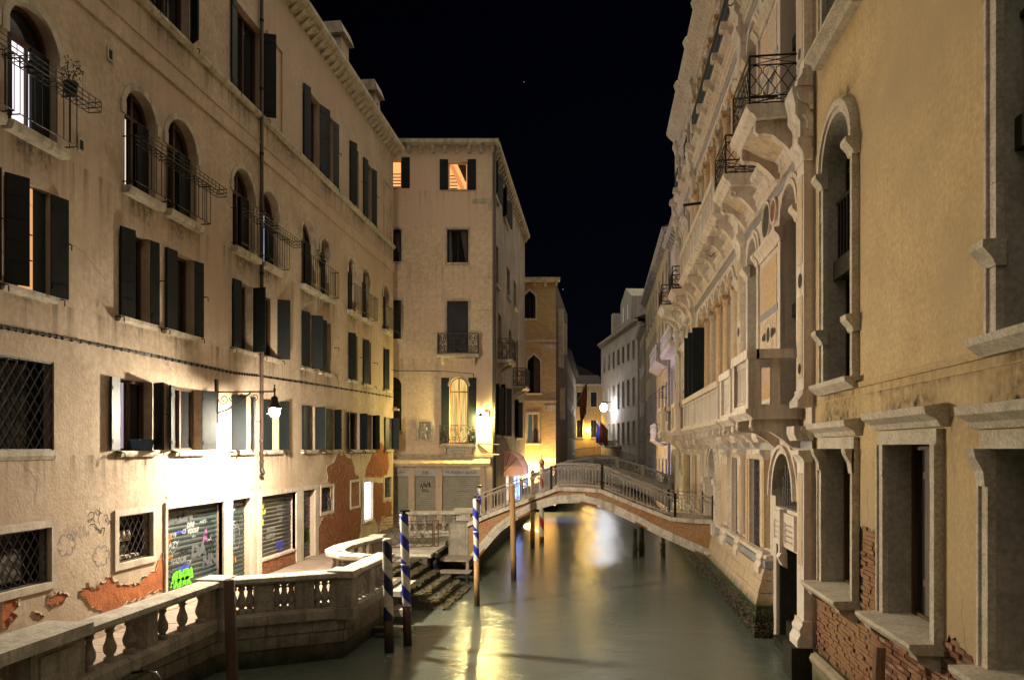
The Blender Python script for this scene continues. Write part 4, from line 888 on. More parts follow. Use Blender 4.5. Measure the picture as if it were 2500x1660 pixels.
m_blue = stripe_mat('blue_white_spiral', (0.75,0.72,0.66), (0.018,0.035,0.42), 0, 1); m_navy = stripe_mat('navy_white_spiral', (0.62,0.58,0.50), (0.012,0.014,0.07), 0, 1); m_red = stripe_mat('red_white_spiral', (0.7,0.66,0.6), (0.42,0.02,0.025), 0, 1)
m_pole = M('bare_pole_wood', (0.42,0.25,0.095), (0.30,0.17,0.065), 3, 0.6, 0.3, 30, stretch=(3,3,.3), algae=(0.25,0.75,(0.05,0.03,0.015)))
m_poled = M('dark_wet_wood', (0.075,0.04,0.025), (0.04,0.022,0.015), 3, 0.55, 0.3, 30, stretch=(3,3,.3), algae=(0.1,0.5,(0.02,0.018,0.012)))
def spiral_mesh(name, base, top, z0, z1, r, mat, per, sides=16):
    k = max(8, int((z1-z0)/.08)); me = bpy.data.meshes.new(name); v = []; f = []
    for i in range(k+1):
        z = z0+(z1-z0)*i/k; x = base[0]+(top[0]-base[0])*z/3; y = base[1]+(top[1]-base[1])*z/3
        for s in range(sides+1): w = 2*math.pi*s/sides; v.append((x+r*math.cos(w), y+r*math.sin(w), z))
    for i in range(k):
        for s in range(sides): b = i*(sides+1)+s; f.append((b,b+1,b+sides+2,b+sides+1))
    n = len(v); v.append((base[0]+(top[0]-base[0])*z1/3, base[1]+(top[1]-base[1])*z1/3, z1+.02))
    for s in range(sides): f.append((k*(sides+1)+s, k*(sides+1)+s+1, n))
    return v, f, per, sides
def pole(label, x, y, ztop, r, mat, zpaint=None, cap=None, lean=(0,0), per=.42, low=m_pole, name='mooring_pole', ring=None):
    t_ = thing(name, label, 'mooring pole', (x,y,0), 'mooring poles in the canal')
    base = (x,y); top = (x+lean[0], y+lean[1]); zp = ztop if mat is None else zpaint
    mb = MB(); q = lambda z: (base[0]+lean[0]*z/3, base[1]+lean[1]*z/3, z)
    mb.tube([q(-1), q(zp*.5), q(zp)], r*1.02, 14, r*.95); mb.build('shaft', low, t_, smooth=True)
    if mat is not None:
        v, f, pr, sd = spiral_mesh('s', base, top, zp-.01, ztop, r, mat, per); o_ = WL[t_.as_pointer()]
        me = bpy.data.meshes.new('painted_shaft'); me.from_pydata([(a-o_.x,b-o_.y,c-o_.z) for a,b,c in v], [], f); uv = me.uv_layers.new(name='UVMap')
        for p in me.polygons:
            ss = [me.loops[li].vertex_index % (sd+1) for li in p.loop_indices]
            for li, s in zip(p.loop_indices, ss): vi = me.loops[li].vertex_index; uv.data[li].uv = (s/sd if vi < len(v)-1 else .5, v[vi][2]/per)
        me.polygons.foreach_set('use_smooth', [True]*len(me.polygons)); me.materials.append(mat)
        o = bpy.data.objects.new('painted_shaft', me); COL.objects.link(o); o.parent = t_
    c = q(ztop)
    if cap is None: mb = MB(); mb.lathe(c, [(r*.93,-.005),(r*.9,.012),(r*.5,.03)], 14); mb.build('pole_top', m_lstone, t_)
    if cap == 'iron': mb = MB(); mb.lathe(c, [(r*.4,0),(r*.4,.05),(r*1.35,.06),(r*1.35,.10),(r*.2,.12)], 12); mb.build('cap', m_iron, t_)
    if cap == 'lantern': mb = MB(); mb.lathe(c, [(r,0),(r,.18),(r*1.5,.2),(r*1.2,.28),(r*.9,.38),(r*.25,.46),(r*.3,.6),(r*.1,.68)], 12); mb.build('painted_cap', M('red_brown_cap',(0.20,0.035,0.025),(0.4,0.3,0.26),9,0.5,0) if 'red_brown_cap' not in bpy.data.materials else bpy.data.materials['red_brown_cap'], t_)
    for z in ring or []: mb = MB(); a = q(z); mb.lathe(a, [(r*1.02,0),(r*1.12,.01),(r*1.12,.035),(r*1.02,.045)], 12); mb.build('rope_ring', m_white, t_)
    return t_
pole('dark blue and white spiral pole, lower of the two beside the balustrade', -4.82, 17.1, 2.6, .115, m_navy, .75, None, (-.06,0), .8, m_poled, ring=[1.05])
pole('bright blue and white spiral pole with black iron top and knotted rope by the quay', -4.55, 17.75, 3.13, .105, m_blue, .95, 'iron', (-.1,.05), .62, m_poled, ring=[1.9])
pole('front blue and white spiral pole of the pair standing in the canal by the bridge', -3.62, 22.4, 3.18, .085, m_blue, 1.36, None, (-.04,0), .55, ring=[2.2])
pole('rear blue and white spiral pole of the pair, half hidden, with iron top', -4.48, 28.35, 3.2, .085, m_blue, 1.26, 'iron', (0,0), .7)
pole('bare orange wooden pole standing directly before the bridge arch', -3.02, 26.9, 3.4, .10, None, cap=None, lean=(-.05,0))
pole('orange wooden pole with red lantern shaped cap behind the iron railed bridge', -3.1, 35.5, 3.25, .11, None, cap='lantern')
pole('red and white spiral pole behind the iron railed bridge', -2.85, 37.9, 3.75, .12, m_red, .3, 'lantern', (0,0), 1.0)
pole('plain dark brown pole leaning before the balustrade in the lower corner', -6.28, 12.5, 2.42, .10, None, low=m_poled, lean=(-.12,0))
lab = ['slimmer grey weedy pile under the far bank end of the bridge arch', 'stout grey weedy pile beside it under the bridge arch', 'short weedy pile beside the palace wall under the bridge']
for i, (x, y, z, r) in enumerate(((1.55,33.0,1.25,.1),(1.85,33.4,1.3,.13),(2.75,33.2,1.2,.1))):
    t_ = thing('weedy_pile', lab[i], 'pile', (x,y,0), 'piles under the bridge'); mb = MB(); mb.tube([(x,y,-1),(x,y,.3),(x,y,z)], r, 9, r*.8); mb.build('shaft', m_weedd, t_, smooth=True)
    mb = MB(); rq = random.Random(i)
    for k in range(40): a = rq.uniform(0,6.28); zz = rq.uniform(0,.6); mb.lathe((x+r*math.cos(a),y+r*math.sin(a),zz), [(.01,0),(.035,.02),(.01,.05)], 5)
    mb.build('mussels', m_weedd, t_)['kind'] = 'stuff'
# ------------------------------------------------------------------ corner building with the shuttered glass shop
CO = Vector((-5.3, 37.6, 0))
CF = Fr(CO, (-CT,-ST,0), (ST,-CT,0))                 # front: u runs from the canal corner to the alley
CS = Fr(CO, (0,1,0), (1,0,0))                        # side along the canal
PXM = F/dep(CO.x, CO.y)
def cu(px): return (1202-px)/PXM
def cz(py): return EYE+(HOR-py)/PXM
CB = thing('corner_house', 'tall plaster corner house with closed glass shop, iron balconies and lit arched window', 'building', (CO.x-3, CO.y+6, .9))
m_cwall = M('pinkish_plaster', (0.68,0.54,0.39), (0.60,0.46,0.32), 0.6, 0.9, 0.35, 12, 0.5, [(13.95,1.6),(17.6,1.2),(9.2,.8),(5.2,.5)], (0.22,0.16,0.10), big=(0.63,0.47,0.35))
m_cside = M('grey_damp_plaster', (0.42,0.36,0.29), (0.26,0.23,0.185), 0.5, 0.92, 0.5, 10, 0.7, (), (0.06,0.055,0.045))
CH = {'a1': (cu(1140.5),cu(1095),17.66,19.05), 'a2': (cu(979),4.97+.4,17.75,19.15), 'b1': (cu(1143),cu(1091),14.0,15.7), 'b2': (cu(980),5.3,14.05,15.7), 'c1': (cu(1143),cu(1091),9.5,12.1), 'c2': (cu(979),5.3,10.2,12.15),
      'd1': (1.22,2.14,4.98,7.82,1), 'd2': (cu(980),5.45,5.6,7.85,1), 's1': (.63,2.5,.97,3.34), 's2': (2.84,3.88,.97,3.34), 's3': (4.2,5.4,.97,3.34), 'n1': (cu(1052),cu(1022),5.2,6.05)}
mb = MB(); wall(mb, CF, 0, 8, .5, 19.8, list(CH.values()), 0, .25); mb.build('wall', m_cwall, CB)
sh = [(.7,2.0,17.6,19.2),(4.4,6.4,17.6,19.2),(1.1,2.3,13.2,15.3),(6.0,7.5,13.6,15.3),(9.5,11,13.6,15.3),(2.2,3.6,9.5,11.9),(7,8.2,9.7,11.8),(11,12.2,9.7,11.8),(1.0,2.4,5.4,8.0),(3.6,6.0,5.4,8.2),(10.5,12.5,5.4,7.8),(5.0,6.9,1.0,3.2),(9.2,11.0,1.0,3.2),(11.4,13.2,1.0,3.2)]
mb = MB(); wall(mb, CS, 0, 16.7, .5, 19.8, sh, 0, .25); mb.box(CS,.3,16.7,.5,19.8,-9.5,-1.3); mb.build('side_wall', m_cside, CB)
e_or = E('lit_orange_loft', (1.0,0.42,0.14), 1.2)
# lit lofts with beams
for key in ('a1','a2'):
    h = CH[key]; w = window(CB, CF, h, .25, frm=m_white, mull=False, t=.04, pmat=e_or, label='lit loft window showing orange roof beams'); u0,u1,z0,z1 = h
    if key == 'a1':
        mb = MB(); mb.poly([CF.p(u1-.0,z1-.05,-.2),CF.p(u1-.22,z1-.05,-.2),CF.p(u0+.08,z0+.04,-.2),CF.p(u0+.34,z0+.04,-.2)]); mb.build('sloping_beam', E('lit_beam',(1.0,0.36,0.12),.75), w)
        mb = MB(); mb.poly([CF.p(u0+.06,z1-.05,-.22),CF.p(u0+.5,z1-.05,-.22),CF.p(u0+.12,z0+.5,-.22),CF.p(u0+.06,z0+.45,-.22)]); mb.build('dark_rafters', m_wood, w)
    mb = MB()
    for k in range(5): mb.box(CF,u0+(.5 if key == 'a1' else .05),u1-.06,z0+.1+.16*k,z0+.15+.16*k,-.235,-.225)
    mb.build('board_edges', m_wood, w); sill(w, CF,u0,u1,z0,.07,.05,ov=.03)
    if key == 'a1': leaf(w, CF, u1+.02, z0-.02, z1+.12, .42, 176, 1, m_shut)
    leaf(w, CF, u0-.02, z0-.02, z1+.12, .42, 176, -1, m_shut)
for key in ('b1','b2'):
    u0,u1,z0,z1 = CH[key]; w = window(CB, CF, CH[key], .25, frm=m_iron); mb = MB()
    for s in ((u0-.1,u0,z0-.05,z1+.1),(u1,u1+.1,z0-.05,z1+.1)): mb.box(CF,*s,.002,.03)
    mb.box(CF,u0,u1,z1,z1+.1,.002,.029); mb.build('surround', m_lstone, w); sill(w, CF,u0,u1,z0,.09,.08)
    mb = MB(); mb.poly([CF.p(u1-.08,z0+.05,-.22),CF.p(u1-.26,z0+.05,-.22),CF.p(u1-.2,z1-.06,-.22),CF.p(u1-.08,z1-.06,-.22)]); mb.poly([CF.p(u0+.08,z0+.05,-.22),CF.p(u0+.14,z0+.05,-.22),CF.p(u0+.4,z1-.06,-.22),CF.p(u0+.08,z1-.06,-.22)]); mb.build('curtain', m_iron2, w)
m_metal = M('dark_metal_leaf', (0.035,0.033,0.034), (0.022,0.022,0.024), 2, .5, .15, 8)
for key in ('c1','c2'):
    u0,u1,z0,z1 = CH[key]; w = window(CB, CF, CH[key], .25, frm=m_iron, pmat=m_metal); mb = MB()
    for s in ((u0-.12,u0,z0,z1+.12),(u1,u1+.12,z0,z1+.12)): mb.box(CF,*s,.002,.03)
    mb.box(CF,u0,u1,z1,z1+.12,.002,.029); mb.build('surround', m_lstone, w)
    for s in (0,1): mb = MB(); a = u0+.03+(u1-u0-.06)/2*s; mb.box(CF,a+.004,a+(u1-u0-.06)/2-.004,z0+.02,z1-.03,-.2,-.16); mb.build('shutter', m_metal, w)
e_curt = EC('lit_yellow_curtain', (1.0,0.72,0.28), (0.62,0.36,0.08), .95, (6,6,.3))
w = window(CB, CF, CH['d1'], .25, frm=M('orange_varnish',(0.30,0.11,0.03),None,4,.4,.1), t=.055, trans=7.55, pmat=e_curt, label='arched window lit yellow behind curtains'); u0,u1 = 1.22,2.14
mb = MB(); mb.ring(CF,(u0+u1)/2,7.82,.001,.03,(u1-u0)/2,(u1-u0)/2+.1,16,0,math.pi); mb.build('surround', m_lstone, w)
leaf(w, CF, u0-.02, 5.0, 8.25, .40, 172, -1, m_shut); leaf(w, CF, u1+.02, 5.0, 8.25, .40, 172, 1, m_shut)
w = window(CB, CF, CH['d2'], .25, frm=m_iron, t=.05, trans=7.7); sill(w, CF, CH['d2'][0], CH['d2'][1], 5.6)
# ornate iron balconies
def iron_balcony(par, fr, u0, u1, zf, hgt, pr, sd, stone=m_lstone, mat=m_iron2, cons=True):
    mb = MB(); mb.prismu(fr, [(0.002,zf-.16),(pr-.04,zf-.16),(pr+.03,zf-.08),(pr+.03,zf),(0.002,zf)], u0-.05, u1+.05); bl = mb.build('balcony', stone, par)
    if cons:
        for u in (u0+.15, u1-.3): mb = MB(); mb.prismu(fr, [(0.002,zf-.165),(pr*.8,zf-.165),(pr*.7,zf-.26),(.12,zf-.5),(0.002,zf-.5)], u, u+.16); mb.build('console', stone, bl)
    def panel(f, a, b):
        mb = MB(); z0, z1 = zf+.06, zf+hgt
        for z in (z0,z1): mb.box(f,a,b,z-.02,z+.02,-.02,.02)
        for u in (a,b): mb.box(f,u-.02,u+.02,zf,z1+.02,-.021,.021)
        k = max(1, round((b-a)/.5)); c = (b-a)/k
        for i in range(k):
            m = a+c*(i+.5); s = 1 if i % 2 else -1
            for (x, z, r, tn) in ((m-c*.22*s,z0+.22,.17,1.5),(m+c*.24*s,z0+.22,.14,-1.4),(m+c*.05*s,z0+hgt*.62,.17,1.6),(m-c*.28*s,z1-.2,.13,-1.5),(m+c*.34*s,z1-.17,.11,1.4)):
                mb.tube([f.p(u,v,0) for u, v in scroll(None,(x,z),r,tn,14)], .016, 4)
            mb.tube([f.p(m+c*.3*math.sin(j*.8)*s, z0+(z1-z0)*j/8, 0) for j in range(9)], .014, 4)
            mb.tube([f.p(m-c*.2*math.sin(j*.6+.5)*s, z0+(z1-z0)*j/8, 0) for j in range(9)], .011, 4)
        return mb
    panel(Fr(fr.p(0,0,pr), fr.U, fr.N), u0, u1).build('ironwork', mat, bl)
    panel(Fr(fr.p(u0,0,0), fr.N, fr.U), .02, pr-.03).build('ironwork', mat, bl); panel(Fr(fr.p(u1,0,0), fr.N, fr.U), .02, pr-.03).build('ironwork', mat, bl)
    return bl
iron_balcony(CB, CF, .70, 2.68, 9.36, 1.0, .7, 1); iron_balcony(CB, CF, .86, 2.6, 4.9, .95, .35, 2); iron_balcony(CB, CS, 2.0, 3.8, 9.4, 1.1, .75, 3)
iron_balcony(CB, CS, 9.3, 11.6, 8.6, 1.1, .8, 4)
# eaves
def eaves(par, fr, L0, L1, z, step, mat, pr=.55):
    mb = MB(); mb.prismu(fr, [(.002,z-.02),(pr*.7,z+.0),(pr,z+.1),(pr,z+.28),(.002,z+.3)], L0, L1); mb.build('eaves_gutter', mat, par)
    u = L0+.2
    while u < L1-.1:
        mb = MB(); mb.prismu(fr, [(.002,z-.34),(.1,z-.32),(pr*.66,z-.12),(pr*.68,z-.024),(.002,z-.024)], u, u+.17); mb.build('eaves_bracket', mat, par); u += step
eaves(CB, CF, -.32, 8, 19.8, .6, m_lstone, .36); eaves(CB, CS, .02, 16.9, 19.8, .6, m_lstone, .36)
mb = MB(); A = [CF.p(8,20.11,.35),CF.p(-.32,20.11,.35),CS.p(16.9,20.11,.35),CF.p(8,20.11,-16)]; top = (CO.x-3.2, CO.y+7, 21.6)
for i in range(4): mb.poly([A[i],A[(i+1)%4],top])
mb.build('roof', m_lead, CB)
mb = MB(); mb.tube([CF.p(-.12,.9,.1),CF.p(-.12,19.8,.1)],.07,8); mb.build('rain_pipe', m_iron2, CB, smooth=True)
mb = MB(); mb.tube([CF.p(5.2,8.6,.03),CF.p(2.6,8.58,.03),CF.p(.95,8.45,.03),CF.p(.95,6.5,.03)],.018,4); mb.build('cable', m_iron, CB)
# quoin scars, relief niche, street name
mb = MB(); mb.box(CF,.02,1.0,16.95,17.2,.002,.012); mb.box(CF,.02,.22,16.6,16.95,.002,.012); mb.box(CF,.02,.8,13.25,13.32,.002,.01); mb.box(CF,.02,.85,11.6,11.66,.002,.01); mb.box(CF,.02,.5,5.3,5.95,.002,.012); mb.box(CF,.5,.66,5.3,5.5,.002,.011); mb.build('quoin', m_lstone, CB)
u0,u1,z0,z1 = CH['n1']; mb = MB(); mb.poly([CF.p(*q,-.14) for q in outline(CH['n1'])]); nch = mb.build('relief_niche', m_lstone, CB)
mb = MB()
for s in ((u0-.14,u0,z0-.1,z1+.12),(u1,u1+.14,z0-.1,z1+.12)): mb.box(CF,*s,.002,.05)
mb.box(CF,u0,u1,z1,z1+.12,.002,.049); mb.box(CF,u0,u1,z0-.1,z0,.002,.06); mb.build('niche_frame', m_lstone, nch)
c = CF.p((u0+u1)/2,z0,-.06); mb = MB(); mb.lathe(c, [(.13,0),(.15,.06),(.11,.22),(.13,.36),(.15,.47),(.12,.55),(.05,.59),(.055,.62),(.075,.68),(.07,.74),(.02,.79)], 10); f0 = len(mb.v)
mb.tube([(c[0]-.12,c[1]-.05,c[2]+.5),(c[0]-.2,c[1]-.08,c[2]+.36),(c[0]-.06,c[1]-.12,c[2]+.3)],.045,6,.03); mb.tube([(c[0]+.12,c[1]-.05,c[2]+.5),(c[0]+.19,c[1]-.09,c[2]+.38),(c[0]+.04,c[1]-.13,c[2]+.42)],.045,6,.03); mb.tube([(c[0]+.05,c[1]-.08,c[2]+.34),(c[0]+.09,c[1]-.12,c[2]+.5),(c[0]+.10,c[1]-.1,c[2]+.58)],.045,6,.05)
mb.build('carved_figure', m_lstone, nch, smooth=True)
mb = MB(); mb.box(CF,cu(1146),cu(1093),4.38,4.70,.002,.02); sg = mb.build('street_name_panel', M('white_lime_panel',(0.68,0.63,0.55),None,3,.8,.1), CB)
m_ink = M('black_lettering',(0.015,0.014,0.013),None,4,.6,0)
mb = text_mb('CALLE DE LA', .125, CF, cu(1119.5), 4.56, .024, None, -1, align='CENTER'); text_mb('CANONICA', .125, CF, cu(1119.5), 4.42, .024, mb, -1, align='CENTER'); mb.build('lettering', m_ink, sg, fix=False)
# shop: awning, name boards, roller shutters, pilasters
mb = MB(); mb.box(CF,-.1,5.4,4.28,4.36,.002,.1); mb.tube([CF.p(-.35,4.4,.2),CF.p(5.4,4.4,.2)],.04,6); mb.build('awning_rail', m_lstone, CB)
mb = MB(); k = 60; a = .1; b_ = 5.3
up = [CF.p(a+(b_-a)*i/k,4.22,.12) for i in range(k+1)]; md = [CF.p(a+(b_-a)*i/k,3.98+.01*math.sin(i),.62) for i in range(k+1)]; lo = [CF.p(a+(b_-a)*i/k,3.80+.045*abs(math.sin(i*math.pi/5)),.63) for i in range(k+1)]
mb.strip(up, md); mb.strip(md, lo); mb.build('shop_awning', M('pale_awning_cloth',(0.62,0.50,0.34),(0.5,0.38,0.25),3,.9,.15,6), CB, fix=False)
m_board = M('pale_sign_board',(0.60,0.58,0.54),None,2,.6,.05); m_rs = M('cream_roller_slat',(0.44,0.41,0.32),(0.36,0.33,0.26),2,.5,.05)
for key, tx in (('s1','MURANO GLASS'),('s2','338'),('s3','GALLERY')):
    u0,u1,z0,z1 = CH[key]; mb = MB(); z = z0+.0
    pr = []
    while z < z1-.02: pr += [(-.16,z),(-.125,z+.02),(-.125,z+.075),(-.16,z+.095)]; z += .1
    pts = [(n_, v_) for n_, v_ in pr]; A = [CF.p(u0,v_,n_) for n_, v_ in pts]; Bq = [CF.p(u1,v_,n_) for n_, v_ in pts]; mb.strip(A, Bq); rs = mb.build('roller_shutter', m_rs, CB, fix=False)
    mb = MB(); mb.box(CF,u0-.05,u1+.05,3.36,3.68,.002,.05); bd = mb.build('name_board', m_board, CB)
    mb = text_mb(tx, .19, CF, (u0+u1)/2+(.55 if tx == 'GALLERY' else 0), 3.45, .054, None, -1, align='CENTER', sx=1.1) if tx != 'GALLERY' else text_mb(tx, .19, CF, u0+1.02, 3.45, .054, None, -1, sx=1.05); mb.build('lettering', m_ink, bd, fix=False)
for a, b_ in ((2.5,2.84),(3.88,4.2),(.33,.63)): mb = MB(); mb.box(CF,a+.01,b_-.01,.95,3.9,.003,.1); mb.build('pilaster', m_cwall, CB)
mb = MB(); scrawl(mb, CF, 3.1, 2.75, .5, .3, 5, -.118, .03, 11); scrawl(mb, CF, 3.2, 2.5, .35, .25, 6, -.118, .02, 9); scrawl(mb, CF, 1.2, 2.55, .6, .05, 8, -.118, .015, 7); mb.build('graffiti', pk, CB, fix=False)
# side windows
for i, h in enumerate(sh):
    u0,u1,z0,z1 = h
    if i >= 11:
        ec = [(1.0,0.90,0.88),(0.35,0.5,1.0),(0.08,0.22,1.0)][i-11]; es = [8.0,40.0,90.0][i-11]
        w = window(CB, CS, h, .25, frm=m_iron, t=.04, pmat=E('lit_gallery_glass_%d' % i, ec, es), label='lit shop window glowing bluish white'); continue
    w = window(CB, CS, h, .25, frm=m_iron); sill(w, CS,u0,u1,z0)
    if i in (0,1,8,9,10): leaf(w, CS,u0-.01,z0+.02,z1,min((u1-u0)*.48,.5),150,-1,m_shut); leaf(w, CS,u1+.01,z0+.02,z1,min((u1-u0)*.48,.5),155,1,m_shut2 if i == 10 else m_shut)
def cloth(name, c):
    m = bpy.data.materials.new(name); m.use_nodes = True; t = m.node_tree; t.nodes.clear(); d = t.nodes.new('ShaderNodeBsdfDiffuse'); q = t.nodes.new('ShaderNodeBsdfTranslucent'); x = t.nodes.new('ShaderNodeMixShader'); o = t.nodes.new('ShaderNodeOutputMaterial')
    d.inputs[0].default_value = (*c,1); q.inputs[0].default_value = (*c,1); t.links.new(d.outputs[0],x.inputs[1]); t.links.new(q.outputs[0],x.inputs[2]); t.links.new(x.outputs[0],o.inputs[0]); return m
# pink canopy over the side shop door
mb = MB(); ca = Fr((CO.x,0,0),(0,1,0),(1,0,0)); y0_, y1_ = CO.y+4.6, CO.y+8.4; prof = [(0.0,4.55),(.35,4.5),(.75,4.2),(1.0,3.75),(1.05,3.4)]
for i in range(4): mb.poly([ca.p(y0_,prof[i][1],prof[i][0]),ca.p(y1_,prof[i][1],prof[i][0]),ca.p(y1_,prof[i+1][1],prof[i+1][0]),ca.p(y0_,prof[i+1][1],prof[i+1][0])])
for yy in (y0_,y1_): mb.poly([ca.p(yy,3.4,0)]+[ca.p(yy,z,n) for n, z in prof])
k = 36; mb.strip([ca.p(y0_+(y1_-y0_)*i/k,3.4,1.05) for i in range(k+1)],[ca.p(y0_+(y1_-y0_)*i/k,3.12+.07*abs(math.sin(i*math.pi/4)),1.06) for i in range(k+1)]); mb.strip([ca.p(y0_,3.4,1.05*i/8) for i in range(9)],[ca.p(y0_-.004,3.12+.07*abs(math.sin(i*math.pi/4)),1.05*i/8) for i in range(9)])
cnp = mb.build('shop_canopy', cloth('pink_canopy_cloth',(0.78,0.50,0.40)), CB, fix=False)
mb = MB()
for q in ((1,2),(2,3)): mb.tube([ca.p(y0_-.01,3.42,.02),ca.p(y0_-.01,prof[q[0]][1],prof[q[0]][0])],.015,4)
mb.build('canopy_rib', m_rust, cnp)
# yellow wall lantern on the corner
CL = thing('yellow_wall_lamp', 'lit yellow wall lantern on the corner house beside the arched window', 'lamp', CF.p(.57,5.9,.0))
mb = MB(); mb.tube([CF.p(.57,6.5,.002),CF.p(.57,6.62,.2),CF.p(.57,6.5,.42),CF.p(.57,6.4,.42)],.02,5); mb.build('bracket', m_iron, CL)
c = CF.p(.57,0,.42); mb = MB(); mb.lathe((c[0],c[1],0), [(.02,6.52),(.03,6.46),(.12,6.38),(.17,6.28),(.15,6.28)], 10); mb.build('hood', m_iron, CL)
YEL = 1400.0
mb = MB(); mb.lathe((c[0],c[1],0), [(.06,6.275),(.13,6.2),(.14,6.1),(.10,5.98),(.03,5.93)], 10); mb.build('globe', E('yellow_lamp_light',(1.0,0.80,0.26),YEL), CL, smooth=True)
mb = MB(); mb.box(CF,.18,.42,6.2,6.5,.002,.12); mb.build('junction_box', m_white, CL)
mb = MB(); mb.tube([CF.p(.75,4.95,.02),CF.p(-.35,4.9,.3)],.03,5); mb.tube([CF.p(.7,4.93,.05),CF.p(.25,4.5,.1)],.025,5); mb.build('awning_arm', m_rust, CB)
# ------------------------------------------------------------------ gothic brick house
GO = Vector((-3.16,56.0,0)); GFm = Fr(GO, (-CT,-ST,0), (ST,-CT,0)); GS = Fr(GO,(.02,1,0),(1,-.02,0))
GB = thing('brick_gothic_house', 'orange brick house with pointed white framed windows past the corner house', 'building', (GO.x-2,GO.y+4,.5))
m_gbrick = bpy.data.materials.new('orange_brickwork'); m_gbrick.use_nodes = True; t = m_gbrick.node_tree; b = t.nodes['Principled BSDF']; l = t.links.new
gg = t.nodes.new('ShaderNodeNewGeometry'); mpn = t.nodes.new('ShaderNodeMapping'); mpn.inputs['Rotation'].default_value = (math.pi/2,0,0); l(gg.outputs['Position'], mpn.inputs[0])
br = t.nodes.new('ShaderNodeTexBrick'); br.inputs['Scale'].default_value = 1.0; br.inputs['Brick Width'].default_value = .26; br.inputs['Row Height'].default_value = .085; br.inputs['Mortar Size'].default_value = .008
br.inputs['Color1'].default_value = (0.52,0.38,0.18,1); br.inputs['Color2'].default_value = (0.40,0.27,0.12,1); br.inputs['Mortar'].default_value = (0.25,0.19,0.13,1); l(mpn.outputs[0], br.inputs['Vector']); l(br.outputs[0], b.inputs['Base Color']); b.inputs['Roughness'].default_value = .9
bpn = t.nodes.new('ShaderNodeBump'); bpn.inputs['Strength'].default_value = .4; bpn.inputs['Distance'].default_value = .02; l(br.outputs[1], bpn.inputs['Height']); bpn.invert = True; l(bpn.outputs[0], b.inputs['Normal'])
gh = [(1.5,2.35,14.3,15.7,2),(1.15,2.1,8.8,10.9,2),(1.27,2.1,5.1,7.3)]
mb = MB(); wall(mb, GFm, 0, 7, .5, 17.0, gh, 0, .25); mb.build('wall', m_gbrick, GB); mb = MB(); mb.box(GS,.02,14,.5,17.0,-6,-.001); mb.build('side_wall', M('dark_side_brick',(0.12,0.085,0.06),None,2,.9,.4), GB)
for i, h in enumerate(gh):
    w = window(GB, GFm, h, .25, frm=m_iron if i < 2 else m_white, pmat=(None if i < 2 else EC('lit_green_curtain',(0.22,0.25,0.18),(0.08,0.10,0.08),.5)))
    o = outline(h); q = .11; mb = MB(); c0 = ((h[0]+h[1])/2,(h[2]+h[3])/2); big_ = [(c0[0]+(u-c0[0])*(1+2*q/(h[1]-h[0])), c0[1]+(v-c0[1])*(1+2*q/(htop(h)-h[2]))) for u, v in o]
    for k in range(len(o)): j = (k+1) % len(o); mb.poly([GFm.p(*o[k],.05),GFm.p(*o[j],.05),GFm.p(*big_[j],.05),GFm.p(*big_[k],.05)]); mb.poly([GFm.p(*big_[k],.05),GFm.p(*big_[j],.05),GFm.p(*big_[j],.001),GFm.p(*big_[k],.001)])
    mb.build('white_surround', m_white, w); sill(w, GFm, h[0], h[1], h[2], .12, .12)
for z in (8.15,12.6): mb = MB(); mb.box(GFm,-.05,7,z,z+.12,.002,.09); mb.build('string_course', m_lstone, GB)
for z in (7.55,12.05,3.7): mb = MB(); mb.box(GFm,.0,.9 if z < 10 else 1.1,z,z+.35,.002,.03); mb.build('quoin', m_lstone, GB)
eaves(GB, GFm, -.3, 7, 17.0, .8, m_lstone, .4); mb = MB(); mb.prismu(GFm,[(.4,17.31),(-6,18.6),(-14,17.31)],-.3,7); mb.build('roof', m_lead, GB)
e_gl = E('lit_wall_strip',(1.0,0.85,0.5),1.2)
for (u, z0, z1, wd) in ((2.5,11.0,15.5,1.0),(6.5,12.5,15,.8),(4,7,9.5,.8)):
    mb = MB(); mb.box(GS,u,u+wd,z0,z1,.002,.35); mb.build('balcony_bay', m_lstone, GB)
# lantern that lights the brick house from behind the canopy
BL = thing('orange_wall_lantern', 'small lit orange lantern low on the brick house wall above the stone bridge', 'lamp', GFm.p(2.0,2.4,.3))
c = GFm.p(2.0,0,.9); mb = MB(); mb.tube([GFm.p(2.0,2.75,.002),GFm.p(2.0,2.8,.9)],.02,5); mb.build('bracket', m_iron, BL); mb = MB(); mb.lathe((c[0],c[1],0), [(.02,2.82),(.07,2.78),(.06,2.78)],8); mb.build('hood', m_iron, BL)
mb = MB(); mb.lathe((c[0],c[1],0), [(.05,2.77),(.1,2.68),(.1,2.58),(.03,2.5)], 8); mb.build('globe', E('orange_lamp_light',(1.0,0.66,0.20),8000.0), BL, smooth=True)
# ------------------------------------------------------------------ iron railed footbridge to the palace
BY0, BY1 = 28.0, 30.7
def bq(px, py): x = onY(px, BY0); return (x, zat(py, x, BY0))
deck = [bq(1180,1262),bq(1193,1255),bq(1277,1222),bq(1361,1190),bq(1414,1191),bq(1467,1195),bq(1552,1230),bq(1638,1263),bq(1690,1268),(4.25,zat(1271,4.2,BY0))]
arch = [(-4.85,.2)]+[bq(*q) for q in ((1205,1316),(1223,1296),(1265,1266),(1310,1243),(1363,1228),(1417,1226),(1457,1236),(1497,1251),(1550,1276),(1609,1307),(1660,1330))]+[(3.98,.75),(4.1,.5)]
deck[0] = (-4.9, deck[1][1]-.35)
def interp(pl, x):
    for i in range(len(pl)-1):
        if pl[i][0] <= x <= pl[i+1][0]: t = (x-pl[i][0])/(pl[i+1][0]-pl[i][0]); return pl[i][1]+(pl[i+1][1]-pl[i][1])*t
    return pl[0][1] if x < pl[0][0] else pl[-1][1]
BF = Fr((0,BY0,0),(1,0,0),(0,-1,0))
